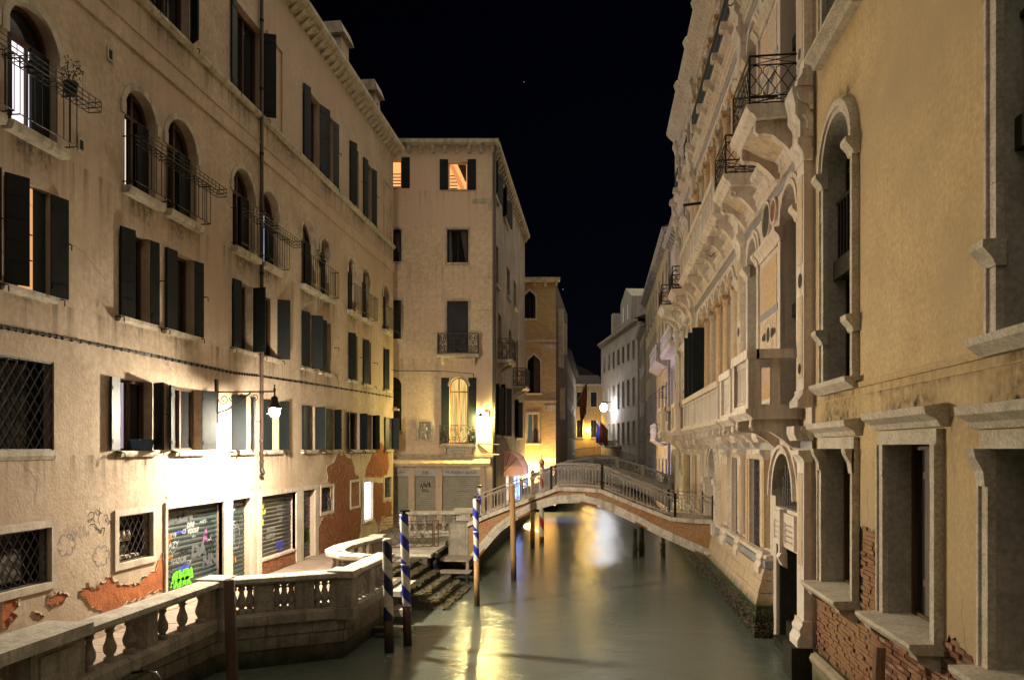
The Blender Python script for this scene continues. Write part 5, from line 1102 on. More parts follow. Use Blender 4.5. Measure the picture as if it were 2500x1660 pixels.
FB = thing('iron_railed_footbridge', 'arched footbridge with iron railings and orange plaster over stone ring across the canal', 'bridge', (0,29.3,0))
m_bplas = M('orange_bridge_plaster', (0.36,0.17,0.08), (0.33,0.22,0.12), 1.6, .92, .7, 10, fine=.4, algae=(.4,1.5,(0.22,0.20,0.03)))
m_bstone = M('bridge_stone', (0.62,0.55,0.46), (0.44,0.39,0.32), 3, .82, .45, 16, .4, fine=.3)
xs = sorted(set([p[0] for p in deck]+[p[0] for p in arch])); xs = [x for x in xs if -4.9 <= x <= 4.25]
mb = MB()
for i in range(len(xs)-1):
    a, b_ = xs[i], xs[i+1]; mb.prism(WF, [(a,interp(arch,a)),(b_,interp(arch,b_)),(b_,interp(deck,b_)-.03),(a,interp(deck,a)-.03)], BY0, BY1)
mb.build('bridge_body', m_bplas, FB)
def resample(pl, step):
    out = [pl[0]]; acc = 0
    for i in range(len(pl)-1):
        d = math.hypot(pl[i+1][0]-pl[i][0], pl[i+1][1]-pl[i][1]); k = max(1, round(d/step))
        for j in range(1, k+1): out.append((pl[i][0]+(pl[i+1][0]-pl[i][0])*j/k, pl[i][1]+(pl[i+1][1]-pl[i][1])*j/k))
    return out
dk = resample(deck, .62)
for i in range(len(dk)-1):
    a, b_ = dk[i], dk[i+1]; g_ = .006; mb = MB(); x0, x1 = a[0]+g_, b_[0]-g_
    mb.prism(BF, [(x0,a[1]-.12),(x1,b_[1]-.12),(x1,b_[1]+.02),(x0,a[1]+.02)], -.35, .13); mb.build('coping_stone', m_bstone, FB)
    mb = MB(); mb.prism(BF, [(x0,a[1]-.2),(x1,b_[1]-.2),(x1,b_[1]+.02),(x0,a[1]+.02)], -(BY1-BY0)-.13, -(BY1-BY0)+.3); mb.build('coping_stone', m_bstone, FB)
    mb = MB(); mb.box(WF, a[0]+.004, b_[0]-.004, min(a[1],b_[1])-.25, (a[1]+b_[1])/2-.02, BY0+.36, BY1-.31); mb.build('deck_step', m_pave, FB)
ar = resample(arch, .55)
def off(pl, i, d):
    a = pl[max(i-1,0)]; b_ = pl[min(i+1,len(pl)-1)]; t = Vector((b_[0]-a[0],b_[1]-a[1])).normalized(); return (pl[i][0]-t.y*d, pl[i][1]+t.x*d)
for i in range(len(ar)-1):
    for (d0, d1, n1) in ((.06,.16,.05),(.16,.29,.075)):
        mb = MB(); A, B_, C_, D_ = off(ar,i,d0), off(ar,i+1,d0), off(ar,i+1,d1), off(ar,i,d1); g_ = .012; s_ = lambda p, q: (p[0]+(q[0]-p[0])*g_, p[1]+(q[1]-p[1])*g_)
        mb.prism(BF, [s_(A,B_),s_(B_,A),s_(C_,D_),s_(D_,C_)], .0, n1); mb.build('arch_stone', m_bstone, FB)
    mb = MB(); A, B_, C_, D_ = off(ar,i,-.01), off(ar,i+1,-.01), off(ar,i+1,.055), off(ar,i,.055); mb.prism(BF, [A,B_,C_,D_], .001, .035); mb.build('soffit_edge_brick', m_brickA if i % 4 == 1 else m_bstone, FB)
mb = MB(); kx = -.75; kz = interp(arch,kx)+.18; mb.ring(BF,kx,kz,.07,.11,.08,.13,16); mb.disc(BF,kx,kz,.09,.08); mb.box(BF,kx-.25,kx+.25,kz-.13,kz+.13,.05,.08); mb.build('crest_stone', m_bstone, FB)
m_rail = M('bridge_railing_iron',(0.42,0.37,0.31),(0.28,0.24,0.20),9,.6,.2,50)
def railing(par, pl, yy, posts, hgt=.86):
    mb = MB(); P3 = lambda x, dz: (x, yy, interp(pl, x)+dz)
    pts = [p for p in resample(pl,.4) if -4.7 <= p[0] <= 4.1]
    for dz, r in ((hgt,.022),(hgt-.12,.012),(.1,.012)): mb.tube([P3(p[0],dz) for p in pts], r, 5)
    x = pts[0][0]; st = .125
    while x < pts[-1][0]:
        mb.tube([P3(x,.06),P3(x,hgt-.12)], .0105, 4); x += st
    x = pts[0][0]; k = 0
    while x < pts[-1][0]-st*2:
        mb.tube([P3(x+st*(1-math.cos(math.pi*i/8)), hgt-.32+.19*math.sin(math.pi*i/8)) for i in range(9)], .007, 4)
        mb.tube([P3(x+st*(1-math.cos(math.pi*i/8)), .26-.15*math.sin(math.pi*i/8)) for i in range(9)], .007, 4); x += st
    mb.build('railing', m_rail, par)
    for px_ in posts: mb = MB(); z = interp(pl,px_); mb.box(WF,px_-.045,px_+.045,z,z+hgt+.04,yy-.045,yy+.045); mb.build('railing_post', m_iron, par)
railing(FB, deck, BY0+.05, [-4.6,-1.75,.12,2.75,4.1]); railing(FB, deck, BY1-.05, [-4.6,-1.75,.12,2.75,4.1])
mb = MB(); mb.box(WF,4.0,4.3,.75,.95,27.6,28.1); mb.box(WF,3.75,4.25,.96,1.05,27.3,28.3); mb.build('landing_bracket', m_bstone, FB)
mb = MB(); mb.box(WF,-5.6,-4.85,-.6,deck[0][1]-.05,BY0-.02,BY1+.05); mb.build('abutment', m_stone, FB)
# ------------------------------------------------------------------ second bridge: pale stone with pierced parapet
SB = thing('pierced_stone_bridge', 'pale stone bridge with pierced quatrefoil parapet behind the iron railed bridge', 'bridge', (0,47,0))
S0, S1 = 46.0, 49.0
sdk = [(-4.8,2.05),(-3.2,2.75),(-1.8,3.3),(-.4,3.5),(1.2,3.45),(2.6,3.0),(4.35,2.35)]; sar = [(-4.8,1.0),(-3.4,1.9),(-1.8,2.55),(-.2,2.8),(1.4,2.6),(3.0,1.9),(4.35,1.0)]
m_sbs = M('grey_bridge_stone',(0.30,0.275,0.245),(0.21,0.195,0.17),2.5,.85,.4,16,.3)
xs = sorted(set([p[0] for p in sdk]+[p[0] for p in sar])); mb = MB()
for i in range(len(xs)-1): a, b_ = xs[i], xs[i+1]; mb.prism(WF,[(a,interp(sar,a)),(b_,interp(sar,b_)),(b_,interp(sdk,b_)),(a,interp(sdk,a))],S0,S1)
mb.build('bridge_body', m_sbs, SB)
SF = Fr((0,S0,0),(1,0,0),(0,-1,0)); posts = [-4.7,-3.2,-1.9,-.45,1.1,2.6,4.2]
for sgn, nn in ((1,-.05),(-1,-(S1-S0)+.25)):
    for i in range(len(posts)-1):
        a, b_ = posts[i], posts[i+1]; za, zb_ = interp(sdk,a), interp(sdk,b_); mb = MB(); k = max(3, round((b_-a)/.36)); c = (b_-a)/k
        for j in range(k):
            u = a+c*(j+.5); z = za+(zb_-za)*(j+.5)/k
            mb.ring(SF,u,z+.36,nn-.1,nn,.12,.165,10)
            for q in (-1,1): mb.ring(SF,u+q*c*.5,z+.2,nn-.1,nn-.01,.05,.075,6)
        for (d0,d1) in ((.0,.14),(.58,.72)): mb.prism(SF,[(a,za+d0),(b_,zb_+d0),(b_,zb_+d1),(a,za+d1)],nn-.14,nn+.03)
        mb.build('pierced_panel', m_sbs, SB)
    for p_ in posts: mb = MB(); z = interp(sdk,p_); mb.box(SF,p_-.11,p_+.11,z-.1,z+.74,nn-.16,nn+.06); mb.build('parapet_post', m_sbs, SB)
for d0, d1, n1 in ((-.12,.0,.10),(-.26,-.14,.05)):
    for i in range(len(sdk)-1): a, b_ = sdk[i], sdk[i+1]; mb = MB(); mb.prism(SF,[(a[0],a[1]+d0),(b_[0],b_[1]+d0),(b_[0],b_[1]+d1),(a[0],a[1]+d1)],.001,n1); mb.build('moulding', m_sbs, SB)
# ------------------------------------------------------------------ marble palace on the right bank
PX = 4.3
PF = Fr((PX,0,0),(0,1,0),(-1,0,0))
PA = thing('marble_palace', 'pale marble palace with columned loggias, arched windows and stone balconies on the canal', 'building', (PX+5,29,0))
m_marb = M('pale_marble', (0.74,0.66,0.56), (0.62,0.54,0.44), 1.1, .75, .3, 12, .5, (), (0.20,0.165,0.13), big=(0.60,0.49,0.40))
m_marb2 = M('warm_marble', (0.55,0.40,0.25), (0.60,0.48,0.34), 1.6, .7, .25, 12, .35, (), (0.22,0.14,0.08))
m_col = M('orange_column_marble', (0.64,0.40,0.20), (0.58,0.42,0.28), 2.0, .6, .15, 12, stretch=(1,1,.5)); m_vein = M('veined_orange_marble', (0.60,0.36,0.15), (0.52,0.42,0.32), 2.2, .5, .1, 12, stretch=(1,1,.6), fine=.35)
m_bluem = M('blue_grey_marble', (0.24,0.23,0.25), (0.33,0.31,0.32), 2, .5, .1)
m_dark = M('dark_inlay', (0.03,0.022,0.022), None, 3, .5, .0)
m_shade = M('window_recess_grey', (0.07,0.065,0.055), None, 2, .9, .1)
PY0, PY1 = 16.0, 42.2; MID = 29.1
def mir(a, b): return (2*MID-b, 2*MID-a)
bays = [(16.95,18.4),(21.1,22.35)]; bays += [mir(*q) for q in bays]
log = [24.55+1.52*i for i in range(7)]                     # column axes
piles = [(15.98,16.52),(22.95,23.5)]; piles += [mir(*q) for q in piles]
floors = [(5.55,9.9,11.0,12.05),(12.05,15.9,17.1,18.2),(18.2,20.0,21.2,22.0)]
holes = []
for zf, zs, za, zt in floors:
    for a, b_ in bays: holes.append((a,b_,zf+.02,zs,1))
    for i in range(6): holes.append((log[i]+.14,log[i+1]-.14,zf+.02,zs,.9))
GZ0 = 1.9
gnd = [(17.1,19.15,3.3,3.56,1),(20.6,22.1,1.95,4.42),(23.75,24.95,1.95,4.42),(28.0,30.2,1.97,3.6,1),(33.2,34.4,1.95,4.42),(36.1,37.6,1.95,4.42),(39.0,41.0,3.3,3.56,1)]
door = (17.15,19.1,-.1,2.4)
mb = MB(); wall(mb, PF, PY0, PY1, -.5, 22.0, holes+gnd+[door], 0, .5); mb.box(PF,PY0,PY1,-.5,22.0,-10,-1.6)
mb.poly([PF.p(PY0,-.5,0),PF.p(PY0,-.5,-1.6),PF.p(PY0,22,-1.6),PF.p(PY0,22,0)]); mb.poly([PF.p(PY1,-.5,0),PF.p(PY1,-.5,-1.6),PF.p(PY1,22,-1.6),PF.p(PY1,22,0)]); mb.build('wall', m_marb, PA)
def course(z, prof, mat=m_marb, name='cornice', a=PY0-.12, b_=PY1+.12): mb = MB(); mb.prismu(PF, [(n,z+v) for n, v in prof], a, b_); return mb.build(name, mat, PA)
CORN = [(.002,0),(.08,0),(.1,.06),(.2,.14),(.24,.22),(.24,.27),(.002,.27)]
course(4.68, [(.002,0),(.03,0),(.03,.18),(.002,.18)], m_bluem, 'marble_band'); course(4.87, CORN)
for zf, zs, za, zt in floors[:2]:
    course(za-.22, [(.002,0),(.025,0),(.025,.2),(.002,.2)], m_bluem, 'marble_band'); course(za, [(.002,0),(.08,0),(.08,.16),(.12,.18),(.12,.34),(.2,.42),(.2,.46),(.002,.46)], m_marb, 'architrave'); course(zt-.5, [(.002,0),(.06,0),(.1,.12),(.26,.2),(.3,.3),(.3,.36),(.002,.36)], m_marb)
course(21.0, [(.002,0),(.1,0),(.1,.2),(.25,.35),(.25,.5),(.5,.72),(.62,.9),(.62,1.0),(.002,1.02)], m_marb, 'roof_cornice')
mb = MB(); mb.box(PF,PY0,PY1,22.03,22.25,-8,.3); mb.build('roof', m_lead, PA)
for u in (20,24.2,27,31,34,38.0): mb = MB(); mb.lathe(PF.p(u,22.0,.35), [(.12,0),(.08,.15),(.26,.4),(.3,.55),(.2,.75),(.05,.85)], 10); mb.build('finial', m_marb, PA, smooth=True)
# floors
def column(par, u, z0, z1, r, mat):
    h = z1-z0; c = PF.p(u, z0, .02); mb = MB()
    mb.lathe(c, [(r*1.35,0),(r*1.35,.08),(r*1.15,.1),(r*1.25,.16),(r*1.02,.2),(r,.24),(r*.86,h-.42)], 14); o = mb.build('column', mat, par, smooth=False)
    mb = MB(); mb.lathe(c, [(r*.86,h-.42),(r*1.05,h-.4),(r*1.05,h-.36),(r*.95,h-.34),(r*1.25,h-.14),(r*1.5,h-.1)], 12); mb.box(PF,u-r*1.6,u+r*1.6,z1-.1,z1+.02,-.24,.27)
    for s in (-1,1):
        for nn in (.22,): mb.tube([PF.p(u+s*r*1.45+.07*math.cos(a*.8),z1-.17+.07*math.sin(a*.8),nn) for a in range(8)], .03, 5, closed=True)
    mb.build('capital', mat, o)
def console(par, u, wd, zt, pr, drop, mat):
    pts = [(.002,zt),(pr,zt),(pr+.02,zt-drop*.25),(pr-.06,zt-drop*.38),(pr-.16,zt-drop*.36),(pr*.62,zt-drop*.42),(pr*.35,zt-drop*.72),(pr*.2,zt-drop*.95),(.05,zt-drop),(.002,zt-drop)]
    mb = MB(); mb.prismu(PF, pts, u-wd/2, u+wd/2)
    for s in (-1,1): mb.tube([PF.p(u+s*wd*.5,zt-drop*.27+.07*math.sin(a*.7),pr-.06+.07*math.cos(a*.7)) for a in range(9)], .018, 4, closed=True)
    return mb.build('console', mat, par)
def stone_balcony(u0, u1, zf, pr, ncons, hgt=1.28, cdrop=.62, dense=.2):
    mb = MB(); mb.prismu(PF,[(.002,zf-.22),(pr-.1,zf-.22),(pr-.02,zf-.14),(pr+.06,zf-.08),(pr+.06,zf),(.002,zf)],u0-.06,u1+.06); bl = mb.build('stone_balcony', m_marb, PA)
    for i in range(ncons): u = u0+.16+(u1-u0-.32)*i/max(ncons-1,1); console(bl,u,.2,zf-.225,pr-.08,cdrop,m_marb)
    for (a, b_, c, d) in ((u0,u1,pr-.2,pr),(u0,u0+.2,.003,pr-.201),(u1-.2,u1,.003,pr-.201)):
        mb = MB(); mb.box(PF,a-.03,b_+.03,zf+hgt-.2,zf+hgt,c-.03 if c > .1 else c,d+.03); mb.box(PF,a,b_,zf+.001,zf+.1,c,d); mb.build('balcony_rail', m_marb, bl)
    for (u, n) in ((u0,pr-.24),(u1-.24,pr-.24)): mb = MB(); mb.box(PF,u,u+.24,zf+.1,zf+hgt-.2,n,n+.24); mb.build('balcony_post', m_marb, bl)
    k = int((u1-u0-.5)/dense)
    for i in range(k): u = u0+.3+(u1-u0-.6)*(i+.5)/k; mb = MB(); mb.lathe(PF.p(u,zf+.1,pr-.1),[(.055,0),(.055,.06),(.045,.1),(.04,hgt-.45),(.055,hgt-.42),(.055,hgt-.3)],8); mb.build('colonnette', m_marb, bl)
    k = max(1,int((pr-.5)/.32))
    for uu in (u0+.1,u1-.1):
        for i in range(k):
            if pr > .6: n = .12+(pr-.4)*(i+.6)/k; mb = MB(); mb.box(PF,uu-.05,uu+.05,zf+.1,zf+hgt-.2,n-.08,n+.08); mb.build('colonnette', m_marb, bl)
    return bl
def iron_balc(u0, u1, zf, pr, hgt=1.05, cdrop=.75):
    mb = MB(); mb.prismu(PF,[(.002,zf-.3),(pr-.16,zf-.3),(pr-.1,zf-.2),(pr-.02,zf-.16),(pr+.04,zf-.06),(pr+.04,zf),(.002,zf)],u0-.06,u1+.06); bl = mb.build('iron_balcony', m_marb, PA)
    for u in (u0+.2,u1-.2): console(bl,u,.22,zf-.305,pr-.18,cdrop,m_marb)
    mb = MB(); mb.prismu(PF,[(.002,zf-.31),(pr-.25,zf-.31),(pr*.4,zf-.55),(.002,zf-.7)],u0+.32,u1-.32); mb.build('slab_soffit', m_marb2, bl)
    def panel(f, a, b_):
        mb = MB(); z0, z1 = zf+.05, zf+hgt; zm0, zm1 = z0+.14, z1-.2
        for z, r in ((z0,.016),(zm0,.014),(zm1,.016),(z1,.024)): mb.tube([f.p(a,z,0),f.p(b_,z,0)], r, 4)
        for u in (a,b_): mb.tube([f.p(u,zf,0),f.p(u,z1,0)], .02, 4)
        mb.tube([f.p(a,zm1,0),f.p(b_,z1,0)],.009,4); mb.tube([f.p(a,z1,0),f.p(b_,zm1,0)],.009,4); mb.tube([f.p(a,z0,0),f.p(b_,zm0,0)],.009,4); mb.tube([f.p(a,zm0,0),f.p(b_,z0,0)],.009,4)
        k = max(2,round((b_-a)/.26)); c = (b_-a)/k
        for i in range(k):
            u = a+c*(i+.5); h = zm1-zm0; pts = []
            for j in range(25): w = 2*math.pi*j/24; pts.append(f.p(u+c*.5*math.sin(w)*(1 if True else 0)*abs(math.cos(w/1.0))**.35*(1), zm0+h*.5-h*.5*math.cos(w) if False else zm0+h*(.5-.5*math.cos(w/1.0 if w <= math.pi else w)), 0))
            A = [f.p(u-c*.48*math.cos(math.pi*(.5+j/12.0))*0+u*0+ (c*.48*math.sin(math.pi*j/6)) ,0,0) for j in range(1)]
            for s in (-1,1):
                q = [(u-s*c*.46, zm1-.16),(u-s*c*.40, zm1-.06),(u,zm1-.01)]; q2 = [(u-s*c*.46,zm0+.16),(u-s*c*.40,zm0+.06),(u,zm0+.01)]
                mb.tube([f.p(*p,0) for p in q]+[], .011, 4); mb.tube([f.p(*p,0) for p in q2], .011, 4); mb.tube([f.p(u-s*c*.46,zm1-.16,0),f.p(u+s*c*.46,zm0+.16,0)], .011, 4)
        return mb
    panel(Fr(PF.p(0,0,pr-.03),PF.U,PF.N),u0,u1).build('iron_railing', m_iron, bl)
    for u in (u0,u1): panel(Fr(PF.p(u,0,0),PF.N,PF.U),.03,pr-.03).build('iron_railing', m_iron, bl)
    return bl
for fi, (zf, zs, za, zt) in enumerate(floors):
    for bi, (a, b_) in enumerate(bays):
        h = (a,b_,zf+.02,zs,1); w = window(PA, PF, h, .5, frm=m_iron, t=.07, trans=zs-.02, mull=True); c = (a+b_)/2; r = (b_-a)/2
        mb = MB(); mb.ring(PF,c,zs,.001,.09,r,r+.12,18,0,math.pi); mb.ring(PF,c,zs,.001,.05,r+.12,r+.24,18,0,math.pi); mb.build('archivolt', m_marb, w)
        mb = MB()
        for s in (a-.2,b_): mb.box(PF,s,s+.2,zf+.02,zs-.3,.002,.07)
        mb.build('jamb', m_marb, w); mb = MB()
        for s in (a-.28,b_-.06): mb.prismu(PF,[(.002,zs-.3),(.09,zs-.3),(.12,zs-.2),(.22,zs-.08),(.22,zs),(.002,zs)],s,s+.34)
        mb.build('impost', m_marb, w)
        # inner guard rail half way up, as the tall windows have
        mb = MB(); zg = zf+(zs-zf)*.58; mb.box(PF,a,b_,zg-.28,zg,-.45,-.2); k = 7
        for i in range(k): u = a+(b_-a)*(i+.5)/k; mb.box(PF,u-.02,u+.02,zg,zg+1.1,-.36,-.32)
        mb.build('inner_guard', m_iron, w)
        if fi < 1:
            mb = MB(); mb.box(PF,a+.02,a+.5,zf+.05,zg-.3,-.42,-.37); mb.build('inner_shutter', m_shut, w)
    for i in range(6):
        h = (log[i]+.14,log[i+1]-.14,zf+.02,zs,.9); w = window(PA, PF, h, .5, frm=m_iron, t=.06, trans=zs); c = (log[i]+log[i+1])/2
        mb = MB(); mb.ring(PF,c,zs,.001,.07,.62,.76,16,.0,math.pi,.95); mb.build('archivolt', m_marb, w)
        if fi == 0 and i in (4,5): leaf(w, PF, h[0]+.02, zf+1.3, zs-.4, .6, 95, -1, m_shut); leaf(w, PF, h[1]-.02, zf+1.3, zs-.4, .6, 92, 1, m_shut)
    for i, u in enumerate(log): column(PA, u, zf+.02, zs, .155 if fi < 2 else .13, (m_col if (i+fi) % 3 else m_marb2))
    for (a, b_) in piles:
        nn = .16; mb = MB(); mb.box(PF,a,b_,zf+.35,za-.45,.002,nn); pl = mb.build('pilaster', m_marb, PA)
        mb = MB(); mb.box(PF,a+.09,b_-.09,zf+.6,zf+(za-zf)*.42,nn,nn+.015); mb.box(PF,a+.09,b_-.09,zf+(za-zf)*.54,za-.7,nn,nn+.015); mb.build('pilaster_panel', m_marb2, pl)
        mb = MB(); mb.disc(PF,(a+b_)/2,zf+(za-zf)*.48,nn+.012,.15); mb.disc(PF,(a+b_)/2,zf+.25+.55,nn+.02,.11); mb.build('roundel', m_dark, pl)
        mb = MB(); mb.prismu(PF,[(.002,zf),(.3,zf),(.3,zf+.12),(.2,zf+.26),(.2,zf+.35),(.002,zf+.35)],a-.06,b_+.06); mb.build('pilaster_base', m_marb, pl)
        mb = MB(); mb.prismu(PF,[(.002,za-.45),(.18,za-.45),(.2,za-.3),(.3,za-.12),(.3,za),(.002,za)],a-.08,b_+.08); mb.build('pilaster_capital', m_marb, pl)
        mb = MB(); mb.prismu(PF,[(.002,za),(.24,za),(.24,za+.34),(.34,za+.5),(.34,zt-.35),(.4,zt-.1),(.4,zt),(.002,zt)],a-.04,b_+.04); mb.build('entablature_break', m_marb, pl)
    pans = [(18.7,20.8),(22.62,22.9),(23.52,24.3)]; pans += [mir(*q) for q in pans]
    for a, b_ in pans:
        mb = MB(); mb.prismu(PF,[(.002,zs-.3),(.06,zs-.3),(.1,zs-.18),(.2,zs-.08),(.2,zs),(.002,zs)],a,b_); mb.build('impost_course', m_marb, PA)
        if b_-a < 1: continue
        z0, z1 = zf+.3, zs-.35; mb = MB(); mb.box(PF,a+.02,b_-.02,z0,z1,.002,.03); pn = mb.build('marble_panel', m_marb, PA)
        hs = (z1-z0); secs = [(z0+.12,z0+hs*.28,m_vein),(z0+hs*.35,z0+hs*.58,m_marb2),(z0+hs*.64,z1-.12,m_vein)]
        for s0, s1, mt in secs: mb = MB(); mb.box(PF,a+.2,b_-.2,s0,s1,.03,.042); mb.build('marble_inlay', mt, pn)
        for zb in (z0+hs*.29,z0+hs*.59): mb = MB(); mb.box(PF,a+.1,b_-.1,zb,zb+hs*.045,.03,.046); mb.build('blue_strip', m_bluem, pn)
        c = (a+b_)/2; zc = z0+hs*.465; mb = MB(); mb.disc(PF,c,zc,.05,.2,14)
        for s in (-1,1):
            for kx, kr in ((.38,.13),(.55,.10),(.7,.075)): mb.disc(PF,c+s*kx,zc,.05,kr,10)
        mb.build('dark_discs', m_dark, pn); mb = MB(); mb.ring(PF,c,zc,.043,.06,.2,.26,16); 
        for s in (-1,1):
            for q in (-1,1): mb.ring(PF,c+s*.3,zc+q*.25,.043,.055,.12,.15,12)
        mb.build('carved_rings', m_marb, pn)
        if fi < 2:
            for uu, rz_, mt in ((c+.25,.42,m_shade),(c-.55,.26,m_brickA)): mb = MB(); mb.disc(PF,uu,zs+.62,.03,rz_,18); oc = mb.build('roundel', mt, PA); mb = MB(); mb.ring(PF,uu,zs+.62,.002,.07,rz_,rz_+.07,20); mb.build('roundel_ring', m_marb, oc)
    if fi == 0:
        stone_balcony(16.72,18.66,zf,1.12,2); stone_balcony(20.85,22.62,zf,.8,2); stone_balcony(24.2,34.0,zf,.62,8,dense=.3); stone_balcony(*mir(20.85,22.62),zf,.8,2); stone_balcony(*mir(16.72,18.66),zf,1.12,2)
    if fi == 1:
        iron_balc(16.72,18.7,zf,1.12); iron_balc(20.85,22.65,zf,.95); stone_balcony(24.2,34.0,zf,.75,6,1.15,.75,.22); iron_balc(*mir(20.85,22.65),zf,.95); iron_balc(*mir(16.72,18.7),zf,1.12)
    if fi == 2:
        for (a, b_) in bays+[(24.3,33.9)]:
            mb = MB()
            for z in (zf+.08,zf+.5,zf+1.0): mb.box(PF,a,b_,z-.02,z+.02,.24,.27)
            u = a
            while u < b_: mb.box(PF,u-.01,u+.01,zf+.08,zf+1.0,.245,.265); u += .09
            mb.build('iron_railing', m_iron, PA)
        i = 0
        for u in [16.9+1.9*k for k in range(14)]: console(PA,u,.3,zf-.12,.5,.7,m_marb)
for u, z in ((17.3,17.9),(19.4,17.9),(23,17.9),(27,11.5)): mb = MB(); mb.tube([PF.p(u,z,.3),PF.p(u,z-.12,.42),PF.p(u+.06,z-.05,.5)],.02,5); mb.build('wall_hook', m_iron, PA)
mb = MB(); mb.tube([PF.p(26.8,13.2,.7),PF.p(26.7,13.1,1.4)],.05,6); mb.build('flagpole_socket', m_iron, PA)
# ground floor
for gi, h in enumerate(gnd):
    u0,u1,z0,z1 = h[:4]; w = window(PA, PF, h, .5, frm=m_iron, mull=False, t=.05)
    if len(h) > 4:
        c, r = (u0+u1)/2, (u1-u0)/2; mb = MB(); mb.ring(PF,c,z1,.001,.10,r,r+.12,22,0,math.pi); mb.ring(PF,c,z1,.001,.16,r+.12,r+.2,22,0,math.pi); mb.ring(PF,c,z1,.001,.08,r+.2,r+.3,22,0,math.pi); mb.build('archivolt', m_marb, w)
        if gi != 3:
            mb = MB()
            for i in range(9):
                u = u0+(u1-u0)*(i+.5)/9; tp = z1+math.sqrt(max(0,r*r-(u-c)**2)); mb.tube([PF.p(u,z0,-.15),PF.p(u,tp,-.15)],.016,4)
            for i in range(7):
                z = z0+.06+.19*i; hw = r if z < z1 else math.sqrt(max(0,r*r-(z-z1)**2)); mb.tube([PF.p(c-hw,z,-.16),PF.p(c+hw,z,-.16)],.014,4)
            mb.build('grille', m_iron2, w)
        else:
            for s in (u0-.42,u1): 
                mb = MB(); mb.box(PF,s,s+.42,1.97,z1-.2,.002,.2); jb = mb.build('portal_jamb', m_marb, w); mb = MB(); mb.box(PF,s-.05,s+.47,z1-.2,z1,.002,.28); mb.build('portal_impost', m_marb, jb); mb = MB(); mb.box(PF,s-.05,s+.47,1.6,2.05,.002,.3); mb.build('portal_base', m_marb, jb); mb = MB(); mb.disc(PF,s+.21,2.75,.205,.11); mb.build('roundel', m_dark, jb)
            mb = MB(); mb.box(PF,u0+.02,u1-.02,1.98,z1,-.44,-.38); mb.build('portal_door', m_wood, w)
    else:
        mb = MB()
        for s in ((u0-.16,u0,z0-.12,z1+.12),(u1,u1+.16,z0-.12,z1+.12)): mb.box(PF,*s,.002,.07)
        mb.box(PF,u0,u1,z1,z1+.12,.002,.069); mb.build('window_frame', m_marb2, w); sill(w,PF,u0,u1,z0,.14,.12,m_marb)
        diamond_grille(PF,u0+.03,u1-.03,z0+.03,z1-.03,-.08,.26,.34,.016).build('grille', m_iron2, w)
        mb = MB()
        for i in range(4):
            for j in range(6): mb.ring(PF,u0+.2+(u1-u0-.4)*i/3,z0+.25+(z1-z0-.5)*j/5,-.09,-.07,.07,.095,8)
        mb.build('grille_rosettes', m_iron2, w)
for (a, b_) in piles+[(19.75,20.25),(25.3,26.2),mir(19.75,20.25),mir(25.3,26.2)]:
    low = -.3 if a < 16.2 else 1.9; mb = MB(); mb.box(PF,a,b_,low+.3,4.42,.002,.16); pl = mb.build('pilaster', m_marb if b_-a > .52 else m_marb2, PA)
    mb = MB(); mb.prismu(PF,[(.002,4.42),(.17,4.42),(.2,4.5),(.28,4.58),(.28,4.67),(.002,4.67)],a-.06,b_+.06); mb.build('pilaster_capital', m_marb, pl)
    z = 1.0 if a < 16.2 else 1.9
    mb = MB(); mb.prismu(PF,[(.002,z-.35),(.30,z-.35),(.30,z-.2),(.24,z-.08),(.26,z+.02),(.2,z+.12),(.2,z+.2),(.002,z+.2)],a-.05,b_+.05); mb.build('pilaster_base', m_marb, pl)
    mb = MB(); mb.box(PF,a+.1,b_-.1,2.3,4.2,.16,.175); mb.build('pilaster_panel', m_marb2, pl)
    mb = MB(); mb.prismu(PF,[(.002,4.87),(.3,4.87),(.36,5.0),(.36,5.16),(.002,5.16)],a-.04,b_+.04); mb.build('cornice_break', m_marb, pl)
mb = MB(); mb.box(PF,15.9,16.62,-.6,.66,.002,.42); mb.build('corner_footing', m_weedd, PA)
for a, b_ in ((22.62,22.92),(26.25,27.4)): mb = MB(); mb.box(PF,a,b_,2.0,4.4,.002,.03); mb.build('marble_slab', m_vein, PA)
# pierced stone screens over the water gate
for (a, b_) in ((17.15,18.06),(18.2,19.12)):
    z0, z1 = 2.45, 3.12; mb = MB(); mb.box(PF,a,b_,z0,z0+.08,-.05,.07); mb.box(PF,a,b_,z1-.1,z1+.1,-.05,.07); mb.box(PF,a,a+.08,z0+.08,z1-.1,-.05,.069); mb.box(PF,b_-.08,b_,z0+.08,z1-.1,-.05,.069)
    k = 6
    for i in range(k+1): mb.box(PF,a+.08+(b_-a-.16)*i/k-.018,a+.08+(b_-a-.16)*i/k+.018,z0+.08,z1-.1,-.03,.05)
    for j in range(5): mb.box(PF,a+.08,b_-.08,z0+.08+.123*j-.018,z0+.08+.123*j+.018,-.03,.051)
    for i in range(k):
        for j in range(4): mb.ring(PF,a+.08+(b_-a-.16)*(i+.5)/k,z0+.14+.123*j,-.02,.05,.028,.06,6)
    mb.build('pierced_screen', m_marb, PA)
mb = MB(); mb.box(PF,18.06,18.2,2.3,3.3,.002,.16); mb.prismu(PF,[(.002,2.3),(.14,2.3),(.2,2.2),(.1,2.0),(.002,1.95)],18.0,18.28); mb.build('screen_mullion', m_marb, PA)
mb = MB(); mb.box(PF,17.3,17.38,-.2,2.4,-.3,-.2); mb.box(PF,17.15,17.7,-.2,2.3,-.42,-.36); mb.build('water_gate_leaf', M('red_brown_gate',(0.22,0.09,0.05),None,3,.6,.2), PA)
mb = MB(); mb.box(PF,18.98,19.09,-.3,2.38,-.5,-.06); mb.build('dark_jamb_lining', m_weedd, PA)  # added dark lining; the shade of the gate recess is put into its colour
